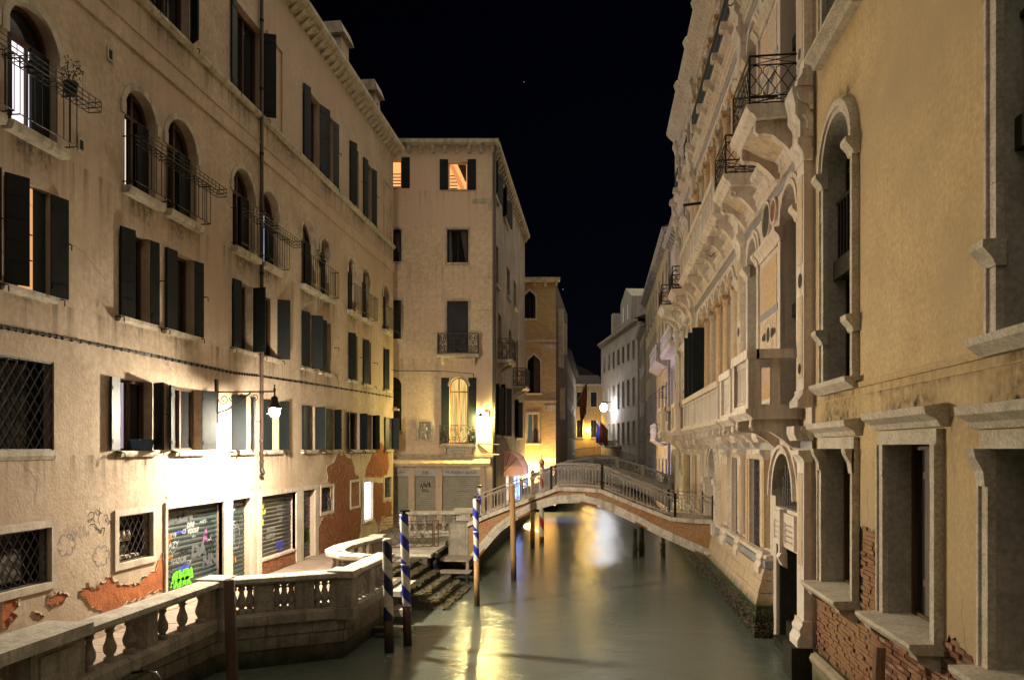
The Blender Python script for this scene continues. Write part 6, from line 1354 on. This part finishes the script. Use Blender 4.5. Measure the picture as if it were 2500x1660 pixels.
mb = MB(); mb.box(PF,17.16,18.97,-.4,.55,-.5,-.2); mb.box(PF,17.16,18.97,-.4,.2,-.19,.1); mb.build('water_gate_step', m_weedd, PA)
# battered plinth of separate stones with weed and mussels below
m_plin = M('plinth_stone', (0.52,0.38,0.22), (0.46,0.36,0.26), 2, .8, .45, 14, .2, fine=.3, algae=(.72,1.02,(0.04,0.065,0.012)))
m_moss = M('slimy_weed', (0.030,0.05,0.010), (0.05,0.045,0.016), 3, .6, .8, 14, fine=.5)
mb = MB(); mb.prismu(PF,[(-.05,1.72),(.2,1.72),(.2,1.9),(-.05,1.9)],19.4,PY1); mb.build('plinth_band', m_bluem, PA)
mb = MB(); mb.prismu(PF,[(.002,1.905),(.14,1.905),(.2,1.96),(.16,2.03),(.002,2.05)],19.4,PY1); mb.build('plinth_torus', m_marb, PA)
rows = [(1.42,1.70,.22,.30),(1.12,1.41,.29,.37),(.80,1.11,.36,.43)]
for r, (z0,z1,n1,n0) in enumerate(rows):
    u = 19.4
    while u < PY1-.05:
        l = min(rr.uniform(.6,1.2),PY1-u); mb = MB(); d = rr.uniform(-.008,.008); mb.prismu(PF,[(-.02,z0+.005),(n0+d,z0+.005),(n1+d,z1-.005),(-.02,z1-.005)],u+.005,u+l-.005); mb.build('plinth_stone', m_plin, PA); u += l
for r, (z0,z1,n1,n0) in enumerate(((.46,.795,.40,.44),(-.5,.455,.44,.46))): mb = MB(); mb.prismu(PF,[(-.02,z0),(n0,z0),(n1,z1),(-.02,z1)],19.42,PY1); mb.build('weedy_footing', m_moss if r == 0 else m_weedd, PA)
mb = MB(); rq = random.Random(9)
for k in range(4200):
    u = 19.4+22*rq.random()**1.6; z = rq.triangular(-.02,.75,.2); n = .45+rq.uniform(-.01,.02); s = rq.uniform(.008,.024)
    c = Vector(PF.p(u,z,n)); q = [c+Vector((rq.gauss(0,1),rq.gauss(0,1),rq.gauss(0,1)))*s for _ in range(4)]; b0 = len(mb.v); mb.v += [tuple(x) for x in q]; mb.f += [(b0,b0+1,b0+2),(b0,b0+2,b0+3),(b0,b0+1,b0+3),(b0+1,b0+2,b0+3)]
for k in range(500):
    z = rq.triangular(-.02,.75,.2); n = rq.uniform(.0,.45); s = rq.uniform(.008,.022); c = Vector(PF.p(19.38,z,n)); q = [c+Vector((rq.gauss(0,1),rq.gauss(0,1),rq.gauss(0,1)))*s for _ in range(4)]; b0 = len(mb.v); mb.v += [tuple(x) for x in q]; mb.f += [(b0,b0+1,b0+2),(b0,b0+2,b0+3),(b0,b0+1,b0+3),(b0+1,b0+2,b0+3)]
mb.build('mussels', M('mussel_crust',(0.17,0.14,0.09),(0.05,0.045,0.03),9,.8,.2,40,fine=.5), PA, fix=False)['kind'] = 'stuff'

# ------------------------------------------------------------------ ochre house, nearest on the right bank
OX = 4.36
OF = Fr((OX,0,0),(0,1,0),(-1,0,0))
OH = thing('ochre_house', 'ochre plaster house with bare brick base and white stone window frames next to the palace', 'building', (OX+4,10,0))
def oy(px): return onX(px, OX)
m_och = M('ochre_plaster', (0.56,0.41,0.215), (0.49,0.35,0.18), 1.4, .92, .6, 18, .35, [(5.75,.9),(4.5,.3)], (0.20,0.14,0.05), big=(0.42,0.31,0.175))
m_ostone = M('white_window_stone', (0.58,0.51,0.40), (0.42,0.36,0.27), 2.6, .82, .4, 14, 0, fine=.35)
m_brickB = M('old_red_brick', (0.29,0.125,0.07), (0.20,0.09,0.055), 4, .92, .6, 26, fine=.45, big=(0.30,0.17,0.08), algae=(.45,.85,(0.10,0.09,0.05)))
m_brickC = M('pale_worn_brick', (0.36,0.22,0.14), (0.28,0.16,0.10), 4, .92, .6, 26, fine=.4); m_brickD = M('dark_burnt_brick', (0.20,0.085,0.05), (0.14,0.06,0.04), 4, .92, .6, 26, fine=.4)
m_mort2 = M('pale_mortar', (0.30,0.22,0.15), (0.2,0.14,0.10), 4, .95, .8, 20, fine=.4)
m_reveal = M('grey_reveal_plaster', (0.46,0.42,0.35), (0.34,0.31,0.25), 1.5, .9, .4, 14, fine=.3)
m_wood2 = M('greyed_shutter_wood',(0.17,0.125,0.10),(0.10,0.07,0.055),5,.7,.4,30,stretch=(2,2,.2)); OY1 = 15.95; OY0 = 2.5
g1 = (13.55,15.25,2.12,4.7); g2 = (10.4,12.06,2.2,4.76); g3 = (6.9,8.92,2.25,4.7)
a1 = (13.55,15.12,5.86,9.95,1); a2 = (7.0,8.75,5.86,9.95,1); t1 = (13.55,15.2,12.35,15.6); t2 = (7.0,8.8,12.35,15.6)
OHs = [g1,g2,g3,a1,a2,t1,t2]
# plaster sheet: ragged lower edge where it has fallen from the brick
zone = [(OY0,.6),(OY1,.6),(OY1,4.12),(15.56,4.12),(15.4,3.98),(15.3,3.0),(13.5,3.0),(13.28,3.42),(12.75,3.44),(12.3,3.40),(12.1,3.2),(12.0,2.2),(10.2,2.15),(10.05,2.38),(9.7,2.28),(9.3,2.20),(9.1,2.3),(8.98,2.5),(8.9,2.2),(6.7,2.2),(OY0,2.3)]
mb = MB(); wall(mb, OF, OY0, OY1, -.5, 22, OHs, -.035, .0); mb.box(OF,OY0,OY1,-.5,22,-8,-1.0); mb.build('mortar_bed', m_mort2, OH)
mb = MB(); step = .06
us = sorted(set([OY0]+[x for h in OHs for x in h[:2]]+[OY0+step*i for i in range(int((OY1-OY0)/step)+1)]+[OY1])); rj = random.Random(4)
nz = [rj.gauss(0,.03) for _ in us]
def zedge(u):
    best = .6; z = .6
    while z < 4.3:
        if inside((u,z), zone): best = z
        z += .02
    return best
zl = [zedge(min(max(u,OY0+.01),OY1-.01))+nz[i] for i, u in enumerate(us)]
for i in range(len(us)-1):
    a, b_ = us[i], us[i+1]; cu_ = (a+b_)/2; seg = [(max(zl[i],.5),22.0)]
    cuts = sorted([(h[2],htop(h)) for h in OHs if h[0]-1e-6 <= cu_ <= h[1]+1e-6])
    def emit(z0a, z0b, z1a, z1b): mb.poly([OF.p(a,z0a,0),OF.p(b_,z0b,0),OF.p(b_,z1b,0),OF.p(a,z1a,0)])
    la, lb = zl[i], zl[i+1]
    for c0, c1 in cuts:
        if c0 > max(la,lb): emit(la,lb,c0,c0)
        la = max(la,c1); lb = max(lb,c1)
    emit(la,lb,22,22)
for h in OHs:
    if len(h) > 4:
        o = outline(h); tp = htop(h); arc = o[2:]; mb.strip([OF.p(u,v,0) for u, v in arc],[OF.p(u,tp,0) for u, v in arc])
mb.build('wall', m_och, OH)
mb = MB()
for h in OHs:
    o = outline(h); mb.strip([OF.p(u,v,0) for u, v in o+o[:1]],[OF.p(u,v,-.4) for u, v in o+o[:1]])
mb.poly([OF.p(OY1,-.5,-.0),OF.p(OY1,-.5,-1),OF.p(OY1,22,-1),OF.p(OY1,22,-.0)])
mb.build('reveal', m_reveal, OH)
# single bricks, the nearest ones as parts
shp = []
for k in range(4):
    b0 = MB(); l = .245-.01*k; b0.box(Fr((0,0,0),(0,1,0),(-1,0,0)), 0, l, 0, .06, -.05, 0); shp.append((b0.mesh('brick', (m_brickB,m_brickC,m_brickB,m_brickD)[k]), l))
rest = MB(); cnt = 0; z = .62; row = 0; rb = random.Random(11); cand = []
while z < 4.15:
    u = OY0+(.12 if row % 2 else 0)
    while u < OY1-.1:
        me, l = shp[rb.randrange(4)]; um = u+l/2
        if inside((um,z+.03), zone) and not any(h[0]-.12 < u+l and u < h[1]+.12 and h[2]-.02 < z+.06 and z < h[3] for h in (g1,g2,g3)) and rb.random() > .02:
            cand.append((u,z,me,l,rb.gauss(0,.011)))
        u += l+.017
    z += .072; row += 1
vis = [c for c in cand if 9.0 < c[0]]; vis.sort(key=lambda c: (c[0] > 15.2, c[0]+c[1]*.3)); keep = set(id(c) for c in vis[:300])
for c in cand:
    if id(c) in keep: inst('brick', c[2], OH, OF.p(c[0],c[1],-.004+c[4]))
    else: rest.box(OF,c[0],c[0]+c[3],c[1],c[1]+.06,-.06,-.012+c[4])
rest.build('brickwork', m_brickB, OH, fix=False)['kind'] = 'stuff'
# base course
mb = MB(); mb.tube([OF.p(OY0,.56,.1),OF.p(15.6,.56,.1)],.12,8); mb.box(OF,OY0,15.6,-.5,.48,-.02,.16); mb.build('stone_base', M('weedy_base_stone',(0.36,0.30,0.20),None,2,.85,.6,14,algae=(.15,.6,(0.05,0.07,0.015))), OH)
def oframe(w, h, wd=.2, hood=True, name='stone_frame'):
    u0,u1,z0,z1 = h[:4]; mb = MB()
    for s in (u0-wd,u1):
        zt_ = z1+(wd if len(h) < 5 else 0); zz = z0
        while zz < zt_-.05:
            ze = min(zz+random.uniform(.7,1.3), zt_); ze = zt_ if zt_-ze < .3 else ze; d_ = random.uniform(-.004,.004); mb.box(OF,s+.001,s+wd-.001,zz+.003,ze-.003,.002,.09+d_); zz = ze
        mb.box(OF,s+(.0 if s < u0 else wd-.05),s+(.05 if s < u0 else wd),z0,z1,.09,.12)
    if len(h) < 5: mb.box(OF,u0,u1,z1,z1+wd,.002,.088)
    fr_ = mb.build(name, m_ostone, w)
    if hood: mb = MB(); mb.prismu(OF,[(.002,z1+wd+.02),(.1,z1+wd+.02),(.14,z1+wd+.1),(.28,z1+wd+.18),(.3,z1+wd+.28),(.002,z1+wd+.32)],u0-wd-.14,u1+wd+.14); mb.build('hood_moulding', m_ostone, w)
for i, h in enumerate((g1,g2,g3)):
    w = window(OH, OF, h, .4, frm=m_wood, t=.08, mull=True, pmat=m_room); oframe(w, h, .2); u0,u1,z0,z1 = h
    pts = blob([(0,0),(u1-u0+.36,0),(u1-u0+.36,1),(0,1)],.0,8,i)
    mb = MB(); mb.prismu(OF,[(-.6,z0-.14),(.36,z0-.14),(.42,z0-.06),(.42,z0+.0),(-.6,z0+.03)],u0-.2,u1+.2); mb.build('deep_sill', m_ostone, w)
    for uu in (u0-.12,u1-.1): mb = MB(); mb.prismu(OF,[(.002,z0-.145),(.32,z0-.145),(.28,z0-.24),(.1,z0-.36),(.002,z0-.38)],uu,uu+.24); mb.build('sill_bracket', m_ostone, w)
    q0, q1 = u0+.05, u1-.42; lf = MB(); lf.box(OF,q0,q1,z0+.04,z1-.02,-.385,-.37); lf = lf.build('inner_shutter', m_wood2, w)
    for k in range(5): mb = MB(); mb.box(OF,q0+(q1-q0)*k/5+.008,q0+(q1-q0)*(k+1)/5-.008,z0+.06,z1-.04,-.37,-.35); mb.build('plank', m_wood2, lf) if False else mb.build('inner_plank', m_wood2, w)
    mb = MB(); mb.box(OF,q0,q1,z0+.5,z0+.6,-.35,-.33); mb.box(OF,q0,q1,z1-.5,z1-.4,-.35,-.33); mb.build('ledge_bar', m_wood2, w)
    if i in (0,2):
        mb = MB()
        for s in (u0-.2,u1): mb.prismu(OF,[(.002,z1-.42),(.12,z1-.42),(.14,z1-.25),(.22,z1-.1),(.24,z1),(.002,z1)],s,s+.2)
        mb.build('frame_corbel', m_ostone, w)
for h in (a1,a2):
    u0,u1,z0,z1 = h[:4]; w = window(OH, OF, h, .4, frm=m_iron, t=.08, trans=z1); c, r = (u0+u1)/2,(u1-u0)/2
    oframe(w, h, .2, False); mb = MB(); mb.ring(OF,c,z1,.001,.11,r,r+.1,24,0,math.pi); mb.ring(OF,c,z1,.001,.15,r+.1,r+.22,24,0,math.pi); mb.build('archivolt', m_ostone, w)
    mb = MB()
    for zz in (z1,z0+1.1):
        for s in (u0-.26,u1-.04): mb.prismu(OF,[(.002,zz-.28),(.11,zz-.28),(.14,zz-.2),(.24,zz-.08),(.24,zz),(.002,zz+.02)],s,s+.3)
    mb.build('impost', m_ostone, w)
    mb = MB(); mb.box(OF,u0,u1,z0+2.05,z0+2.4,-.38,-.1); mb.build('guard_shelf', m_iron, w); mb = MB()
    for i in range(9): u = u0+(u1-u0)*(i+.5)/9; mb.box(OF,u-.018,u+.018,z0+2.4,z0+3.5,-.2,-.16)
    mb.box(OF,u0,u1,z0+3.48,z0+3.54,-.21,-.15); mb.build('guard_bars', m_iron, w)
    mb = MB(); mb.box(OF,u0+.05,u1-.5,z0+.05,z0+2.0,-.36,-.3); mb.build('inner_shutter', m_shut, w)
    mb = MB(); mb.prismu(OF,[(-.6,z0-.02),(.1,z0-.02),(.14,z0-.12),(.26,z0-.02),(.28,z0+.06),(-.6,z0+.04)],u0-.3,u1+.3); mb.prismu(OF,[(.002,z0-.14),(.12,z0-.14),(.2,z0-.03),(.002,z0-.03)],u0-.28,u1+.28); mb.build('sill', m_ostone, w)
for h in (t1,t2):
    w = window(OH, OF, h, .4, frm=m_iron, t=.08); oframe(w, h, .18); u0,u1,z0,z1 = h; mb = MB(); mb.prismu(OF,[(-.6,z0-.2),(.16,z0-.2),(.2,z0-.1),(.34,z0-.04),(.34,z0+.02),(-.6,z0+.02)],u0-.34,u1+.34); mb.build('sill', m_ostone, w)
mb = MB(); mb.box(OF,OY0,OY1-.02,5.6,5.62,.002,.02); mb.prismu(OF,[(.002,5.72),(.05,5.72),(.07,5.8),(.002,5.83)],9.06,13.24); mb.build('string_course', m_och, OH)
# mould above the hoods and drips under the sills
for h in (g1,g2,g3): z = h[3]+.5; stain(OH,OF,h[0]-.4,h[1]+.4,z,z+.4,True,amp=1.1)
stain(OH,OF,13.2,15.5,5.05,5.72,False,k=40,amp=.9); stain(OH,OF,6.7,9.0,5.05,5.72,False,k=40,amp=.7); stain(OH,OF,9.0,13.2,5.45,5.6,False,k=30,amp=.6); stain(OH,OF,14.2,15.6,3.95,4.4,True,k=20,amp=.5)
stain(OH,OF,9.1,10.3,4.2,5.1,False,k=16,amp=.45); stain(OH,OF,12.3,13.4,2.9,3.6,True,k=16,amp=.6); stain(OH,OF,9.0,10.2,1.9,2.7,True,k=16,amp=.5)
for a_ in (a1,a2): stain(OH,OF,a_[0]-.3,a_[1]+.3,10.95,11.35,True,amp=.7)
mb = MB()
for q in ([(12.95,3.44),(12.9,3.7),(12.98,3.85),(12.93,4.1)],[(15.5,4.12),(15.46,4.4),(15.55,4.52),(15.52,4.8)],[(9.6,2.28),(9.72,2.7),(9.66,2.95)],[(12.6,3.4),(12.55,3.9)]):
    st_ = []
    for i in range(len(q)-1):
        for j in range(5): t_ = j/5; st_.append((q[i][0]+(q[i+1][0]-q[i][0])*t_+random.gauss(0,.012), q[i][1]+(q[i+1][1]-q[i][1])*t_))
    stroke(mb, OF, st_, .006, .004)
mb.build('plaster_cracks', m_room, OH, fix=False)['kind'] = 'stuff'
# tufts on ledges
mb = MB(); rt = random.Random(2)
for k in range(150):
    a = rt.uniform(.2,2.9); c, r = 14.335,1.06; u = c+r*math.cos(a); z = 9.95+r*math.sin(a); p = Vector(OF.p(u,z,.1)); d = Vector((-.03*rt.random(),.1*math.cos(a)+rt.gauss(0,.03),.1*math.sin(a)+.04)); mb.poly([p-Vector((0,.004,0)),p+Vector((0,.004,0)),p+d*rt.uniform(.6,1.6)])
mb.build('dry_grass_tufts', m_leafd, OH, fix=False)['kind'] = 'stuff'
# leaning timber
LPk = thing('leaning_timber', 'weathered brown timber leaning against the brick base of the ochre house', 'timber', (3.7,10.6,0)); mb = MB(); x0, y0_ = 3.72, 10.9
mb.tube([(3.62,10.55,-.5),(3.72,10.72,.8),(3.86,11.0,1.95)],.10,8,.085); mb.build('timber', M('orange_brown_timber',(0.24,0.13,0.06),(0.15,0.08,0.04),4,.7,.4,30,stretch=(3,3,.3)), LPk)
# ------------------------------------------------------------------ farther buildings
def far_house(name, label, fr, L0, L1, z1, wm, rows, cols, ww, depth=8, roof=True, eave=True, zb=.3, wmat=None, arched=False, shut=False, frm=m_lstone):
    B_ = thing(name, label, 'building', fr.p((L0+L1)/2,zb,-depth/2)); hs = []
    for (z0, zt) in rows:
        for u in cols: hs.append((u-ww/2,u+ww/2,z0,zt)+((1,) if arched else ()))
    mb = MB(); wall(mb, fr, L0, L1, zb, z1, hs, 0, .2); mb.box(fr,L0,L1,zb,z1,-depth,-.9); mb.poly([fr.p(L0,zb,0),fr.p(L0,zb,-.9),fr.p(L0,z1,-.9),fr.p(L0,z1,0)]); mb.poly([fr.p(L1,zb,0),fr.p(L1,zb,-.9),fr.p(L1,z1,-.9),fr.p(L1,z1,0)]); mb.build('wall', wm, B_)
    for h in hs:
        w = window(B_, fr, h, .2, frm=m_iron, mull=True, t=.06, pmat=wmat); sill(w, fr, h[0], h[1], h[2], .12, .12); mb = MB()
        for s in (h[0]-.12,h[1]): mb.box(fr,s,s+.12,h[2],h[3],.002,.04)
        if not arched: mb.box(fr,h[0]-.12,h[1]+.12,h[3],h[3]+.12,.002,.041)
        else: mb.ring(fr,(h[0]+h[1])/2,h[3],.001,.05,ww/2,ww/2+.12,12,0,math.pi)
        mb.build('surround', frm, w)
        if shut: leaf(w, fr, h[0]-.01, h[2], h[3], ww*.5, 165, -1, m_shut, slats=False); leaf(w, fr, h[1]+.01, h[2], h[3], ww*.5, 165, 1, m_shut, slats=False)
    if eave: eaves(B_, fr, L0-.1, L1+.1, z1, .7, m_lstone, .5)
    if roof: mb = MB(); mb.prismu(fr,[(.5,z1+.32),(-depth/2,z1+1.9),(-depth,z1+.32)],L0-.1,L1+.1); mb.build('roof', m_lead, B_)
    return B_
m_fy = M('yellow_far_plaster',(0.58,0.46,0.20),(0.48,0.38,0.19),.7,.9,.3,10,.4); m_fw = M('pale_far_plaster',(0.56,0.52,0.47),(0.46,0.42,0.37),.6,.9,.3,10,.4); m_fg = M('grey_far_plaster',(0.34,0.29,0.22),(0.25,0.21,0.16),.6,.9,.3,10,.5)
# carved palace beyond the marble one, then a narrow house
R1_ = Fr((4.55,42.3,0),(0,1,0),(-1,0,0))
BQ = far_house('carved_stone_house', 'narrow pale carved stone house squeezed just beyond the marble palace', R1_, 0, 7.0, 17.5, m_marb, [(1.6,4.0),(6.0,9.2),(11.5,14.5)], [1.4,3.5,5.6], 1.1, arched=True)
for z in (5.3,10.6): mb = MB(); mb.prismu(R1_,[(.002,z-.25),(.6,z-.25),(.7,z),(.002,z)],.3,6.7); bl = mb.build('stone_balcony', m_marb, BQ); mb = MB(); mb.box(R1_,.3,6.7,z+.85,z+1.0,.5,.68); mb.build('balcony_rail', m_marb, bl); [MB().lathe(R1_.p(.5+.4*k,z,.59),[(.09,0),(.05,.3),(.1,.5),(.05,.85)],6).build('baluster', m_marb, bl) for k in range(16)]
R2_ = Fr((4.5,49.4,0),(0,1,0),(-1,0,0))
YH = far_house('yellow_house', 'tall yellow plaster house with white dentilled cornice and stone balcony beyond the palace', R2_, 0, 25, 18.6, m_fy, [(1.6,4.0),(6.2,9.2),(11.2,13.9),(15.4,17.2)], [2,5,8,11,14,17,20,23], 1.1, arched=False)
for (a, b_, z) in ((1,8,10.6),(1.5,7,5.4)):
    mb = MB(); mb.prismu(R2_,[(.002,z-.5),(.2,z-.5),(.8,z-.15),(.8,z),(.002,z)],a,b_); bl = mb.build('stone_balcony', m_lstone, YH); mb = MB(); mb.box(R2_,a,b_,z+.85,z+1.0,.6,.78); mb.box(R2_,a,a+.2,z+.85,z+1.0,.02,.6); mb.build('balcony_rail', m_lstone, bl)
    for k in range(int((b_-a)/.45)): mb = MB(); mb.lathe(R2_.p(a+.2+.45*k,z,.69),[(.09,0),(.05,.3),(.1,.5),(.05,.85)],6); mb.build('baluster', m_lstone, bl)
mb = MB(); mb.box(R2_,-.06,.35,.3,18.6,.002,.12); mb.build('quoin_strip', m_lstone, YH)
mb = MB(); fb_ = Fr(R2_.p(2,0,0),(-1,0,0),(0,-1,0)); mb.tube([fb_.p(0,8.1,0),fb_.p(1.2,8.1,0),fb_.p(.1,8.9,0)],.03,4); mb.tube([fb_.p(u,v,0) for u, v in scroll(None,(.35,8.35),.2)],.02,4); mb.build('iron_bracket', m_iron, YH)
R3_ = Fr((4.4,74.6,0),(0,1,0),(-1,0,0))
far_house('narrow_grey_house', 'narrow dark grey house between the yellow house and the pale curving house', R3_, 0, 9, 16.6, m_fg, [(1.5,3.6),(5.6,8.0),(9.6,12.0),(13.3,15.2)], [1.6,4.5,7.4], 1.0)
A = Vector((4.2,83.8,0)); B3 = Vector((.3,104,0)); d = (B3-A); R4_ = Fr(A, d, (-d.y,d.x,0)); 
if R4_.N.x > 0: R4_ = Fr(A, d, (d.y,-d.x,0))
Ln4 = d.length
WHs = far_house('pale_curving_house', 'pale plaster house with bright white floodlamp, flags and dormer where the canal bends', R4_, 0, Ln4, 18.6, m_fw, [(1.2,3.4),(5.4,7.8),(9.6,12.6),(14.8,16.8)], [1.8,4.4,7.0,9.6,12.4,15.2,18.2], 1.0)
mb = MB(); mb.prism(R4_,[(3,18.9),(8.5,18.9),(8.5,22.0),(5.75,23.4),(3,22.0)],-3,.0); dm = mb.build('dormer', m_fw, WHs); mb = MB(); mb.box(R4_,4.2,4.9,19.6,21.3,.001,.03); mb.box(R4_,6.4,7.1,19.6,21.3,.001,.03); mb.build('dormer_window', m_glass, dm)
mb = MB(); mb.box(R4_,17.5,18.6,18.9,22.6,-2,-1); mb.build('chimney', m_fw, WHs)
mb = MB(); mb.prismu(R4_,[(.002,4.8),(.9,4.9),(.9,5.05),(.002,5.05)],8,14); bl = mb.build('balcony', m_lstone, WHs); mb = MB(); leafy(mb, R4_.p(9.5,5.1,.6), .7, .6, 200, 4, .16); leafy(mb, R4_.p(12.5,5.1,.6), .7, .6, 200, 5, .16); mb.build('balcony_plants', m_leafd, bl, fix=False)
# floodlamp on the pale house
FLm = thing('white_floodlamp', 'glaring white floodlamp on the pale house where the canal bends', 'lamp', R4_.p(12.2,9.6,.9)); c = R4_.p(12.2,9.9,1.3)
mb = MB(); mb.tube([R4_.p(12.2,10.6,.002),R4_.p(12.2,10.5,1.3)],.04,5); mb.build('arm', m_iron, FLm); mb = MB(); mb.lathe((c[0],c[1],0),[(.05,10.6),(.3,10.42),(.36,10.36),(.3,10.36)],10); mb.build('hood', m_iron, FLm)
mb = MB(); mb.lathe((c[0],c[1],0),[(.1,10.35),(.36,10.15),(.45,9.85),(.36,9.5),(.1,9.3)],12); mb.build('globe', E('white_flood_light',(0.92,0.93,1.0),95.0), FLm, smooth=True)
# ochre lit house closing the view
Q = Vector((.3,104.2,0)); R5_ = Fr(Q, (-CT,-ST,0), (ST,-CT,0))
OHf = far_house('small_ochre_house', 'low ochre house with yellow lamp and small door closing the canal view', R5_, 0, 6.0, 13.2, M('ochre_far',(0.50,0.33,0.13),(0.42,0.28,0.13),.8,.9,.3,10,.3), [(6.2,8.6),(10.4,12.4)], [1.0,2.9,5.0], .8)
mb = MB(); mb.box(R5_,.9,2.1,1.0,3.4,.002,.05); mb.build('door', m_wood, OHf); mb = MB(); mb.box(R5_,.75,.9,1,3.55,.002,.07); mb.box(R5_,2.1,2.25,1,3.55,.002,.07); mb.build('door_frame', m_rust, OHf)
YL = thing('far_yellow_lamp', 'small lit yellow star like lamp on the low ochre house', 'lamp', R5_.p(1.9,7,.4)); c = R5_.p(1.9,0,.6)
mb = MB(); mb.tube([R5_.p(1.9,7.7,.002),R5_.p(1.9,7.7,.6)],.03,4); mb.build('arm', m_iron, YL); mb = MB(); mb.lathe((c[0],c[1],0),[(.03,7.72),(.2,7.5),(.16,7.5)],8); mb.build('hood', m_iron, YL); mb = MB(); mb.lathe((c[0],c[1],0),[(.08,7.49),(.2,7.3),(.2,7.1),(.06,6.95)],10); mb.build('globe', E('far_yellow_light',(1.0,0.62,0.12),330.0), YL, smooth=True)
R6_ = Fr(R5_.p(6.05,0,-1.0), (-CT,-ST,0), (ST,-CT,0))
DHs = far_house('dim_balcony_house', 'dim grey house with small white balcony beside the low ochre house', R6_, 0, 8, 12.6, m_fg, [(5.2,8.4),(9.6,11.4)], [1.4,3.6,5.8], 1.3, eave=False)
mb = MB(); mb.box(R6_,.3,3.0,4.2,4.4,.002,.9); bl = mb.build('balcony', m_lstone, DHs); mb = MB(); mb.box(R6_,.3,3.0,5.2,5.35,.75,.9); mb.box(R6_,.3,.55,4.4,5.2,.7,.9); mb.build('balcony_rail', m_lstone, bl)
for k in range(9): mb = MB(); mb.lathe(R6_.p(.6+.28*k,4.4,.82),[(.09,0),(.05,.3),(.1,.5),(.05,.8)],6); mb.build('baluster', m_lstone, bl)
RH = thing('dark_rooftops', 'dark distant rooftops and chimney against the night sky', 'rooftops', (-3,125,0)); m_rf = M('night_roofs',(0.05,0.04,0.035),None,1,.9,.2)
mb = MB(); mb.prism(WF,[(-9,0),(4,0),(4,15),(2.5,16.5),(0,16.0),(-2,17.2),(-5,18.6),(-9,17.0)],120,132); mb.build('roof_mass', m_rf, RH); mb = MB(); mb.box(WF,-5.6,-4.6,17.5,20.8,122,123); mb.build('chimney', m_rf, RH)
LBk = far_house('unlit_house', 'unlit dark house on the bend just past the brick gothic house', Fr((-3.0,71,0),(0,1,0),(1,0,0)), 0, 28, 13.5, m_fg, [(1.5,3.8),(6,8.6),(10,12)], [2,6,10,14,18,22,26], 1.1, eave=False)
# third bridge, iron railed, far off
TB = thing('distant_bridge', 'distant little bridge with iron railing before the low ochre house', 'bridge', (-2,84,0)); td = [(-4.8,2.6),(-2.2,3.7),(0.4,3.9),(2.2,3.5),(4.0,2.9)]
mb = MB()
for i in range(4): a, b_ = td[i], td[i+1]; mb.prism(WF,[(a[0],a[1]-1.0),(b_[0],b_[1]-1.0),(b_[0],b_[1]),(a[0],a[1])],84,86)
mb.build('bridge_body', m_sbs, TB); mb = MB()
for dz in (.1,1.0): mb.tube([(x,84.05,z+dz) for x, z in td],.035,4)
x = -4.7
while x < 4: mb.tube([(x,84.05,interp(td,x)),(x,84.05,interp(td,x)+1.0)],.018,4); x += .17
mb.build('railing', m_rail, TB)
# flags
def flag(label, base, tip, mats, drop, wd):
    t_ = thing('flag', label, 'flag', base, 'flags over the canal'); mb = MB(); mb.tube([base,tip],.035,5); mb.build('flagpole', m_white, t_)
    bV, tV = Vector(base), Vector(tip); n = len(mats)
    for k, m in enumerate(mats):
        mb = MB(); A_, B_ = [], []
        for j in range(9):
            for lst, f in ((A_, k/n),(B_, (k+1)/n)):
                p = tV.lerp(bV, .04+wd*f/ (tV-bV).length); s = j/8; lst.append((p.x+.12*math.sin(s*5+f*3)*s*(.6), p.y+.25*math.sin(s*7+f*2)*s, p.z-drop*s*(1-.15*f)))
        mb.strip(A_, B_); mb.build('cloth', m, t_, fix=False)
f_red = M('dark_red_cloth',(0.24,0.04,0.03),(0.30,0.14,0.03),3,.8,.1); f_blue = M('blue_flag_cloth',(0.02,0.05,0.35),None,3,.8,.05); f_wh = M('white_flag_cloth',(0.6,0.58,0.55),None,3,.8,.05); f_gr = M('green_flag_cloth',(0.02,0.16,0.05),None,3,.8,.05); f_rd = M('red_flag_cloth',(0.5,0.05,0.035),None,3,.8,.05)
flag('dark red flag hanging from a slanted pole beside the brick house', (-3.0,70,6.6), (-1.0,69.4,11.1), [f_red], 3.0, 1.6)
q = R4_.p(13.6,5.6,0); flag('blue flag with star ring, first of the hanging flags on the pale house', q, (q[0]-2.0,q[1]-.5,8.2), [f_blue], 2.6, 1.2)
q = R4_.p(11.9,5.6,0); flag('green white and red flag hanging beside the blue one', q, (q[0]-1.9,q[1]-.5,8.2), [f_rd,f_wh,f_gr], 2.6, 1.3)
q = R4_.p(10.2,5.6,0); flag('red and gold flag, last of the hanging flags on the pale house', q, (q[0]-2.0,q[1]-.5,8.0), [f_red], 2.4, 1.2)
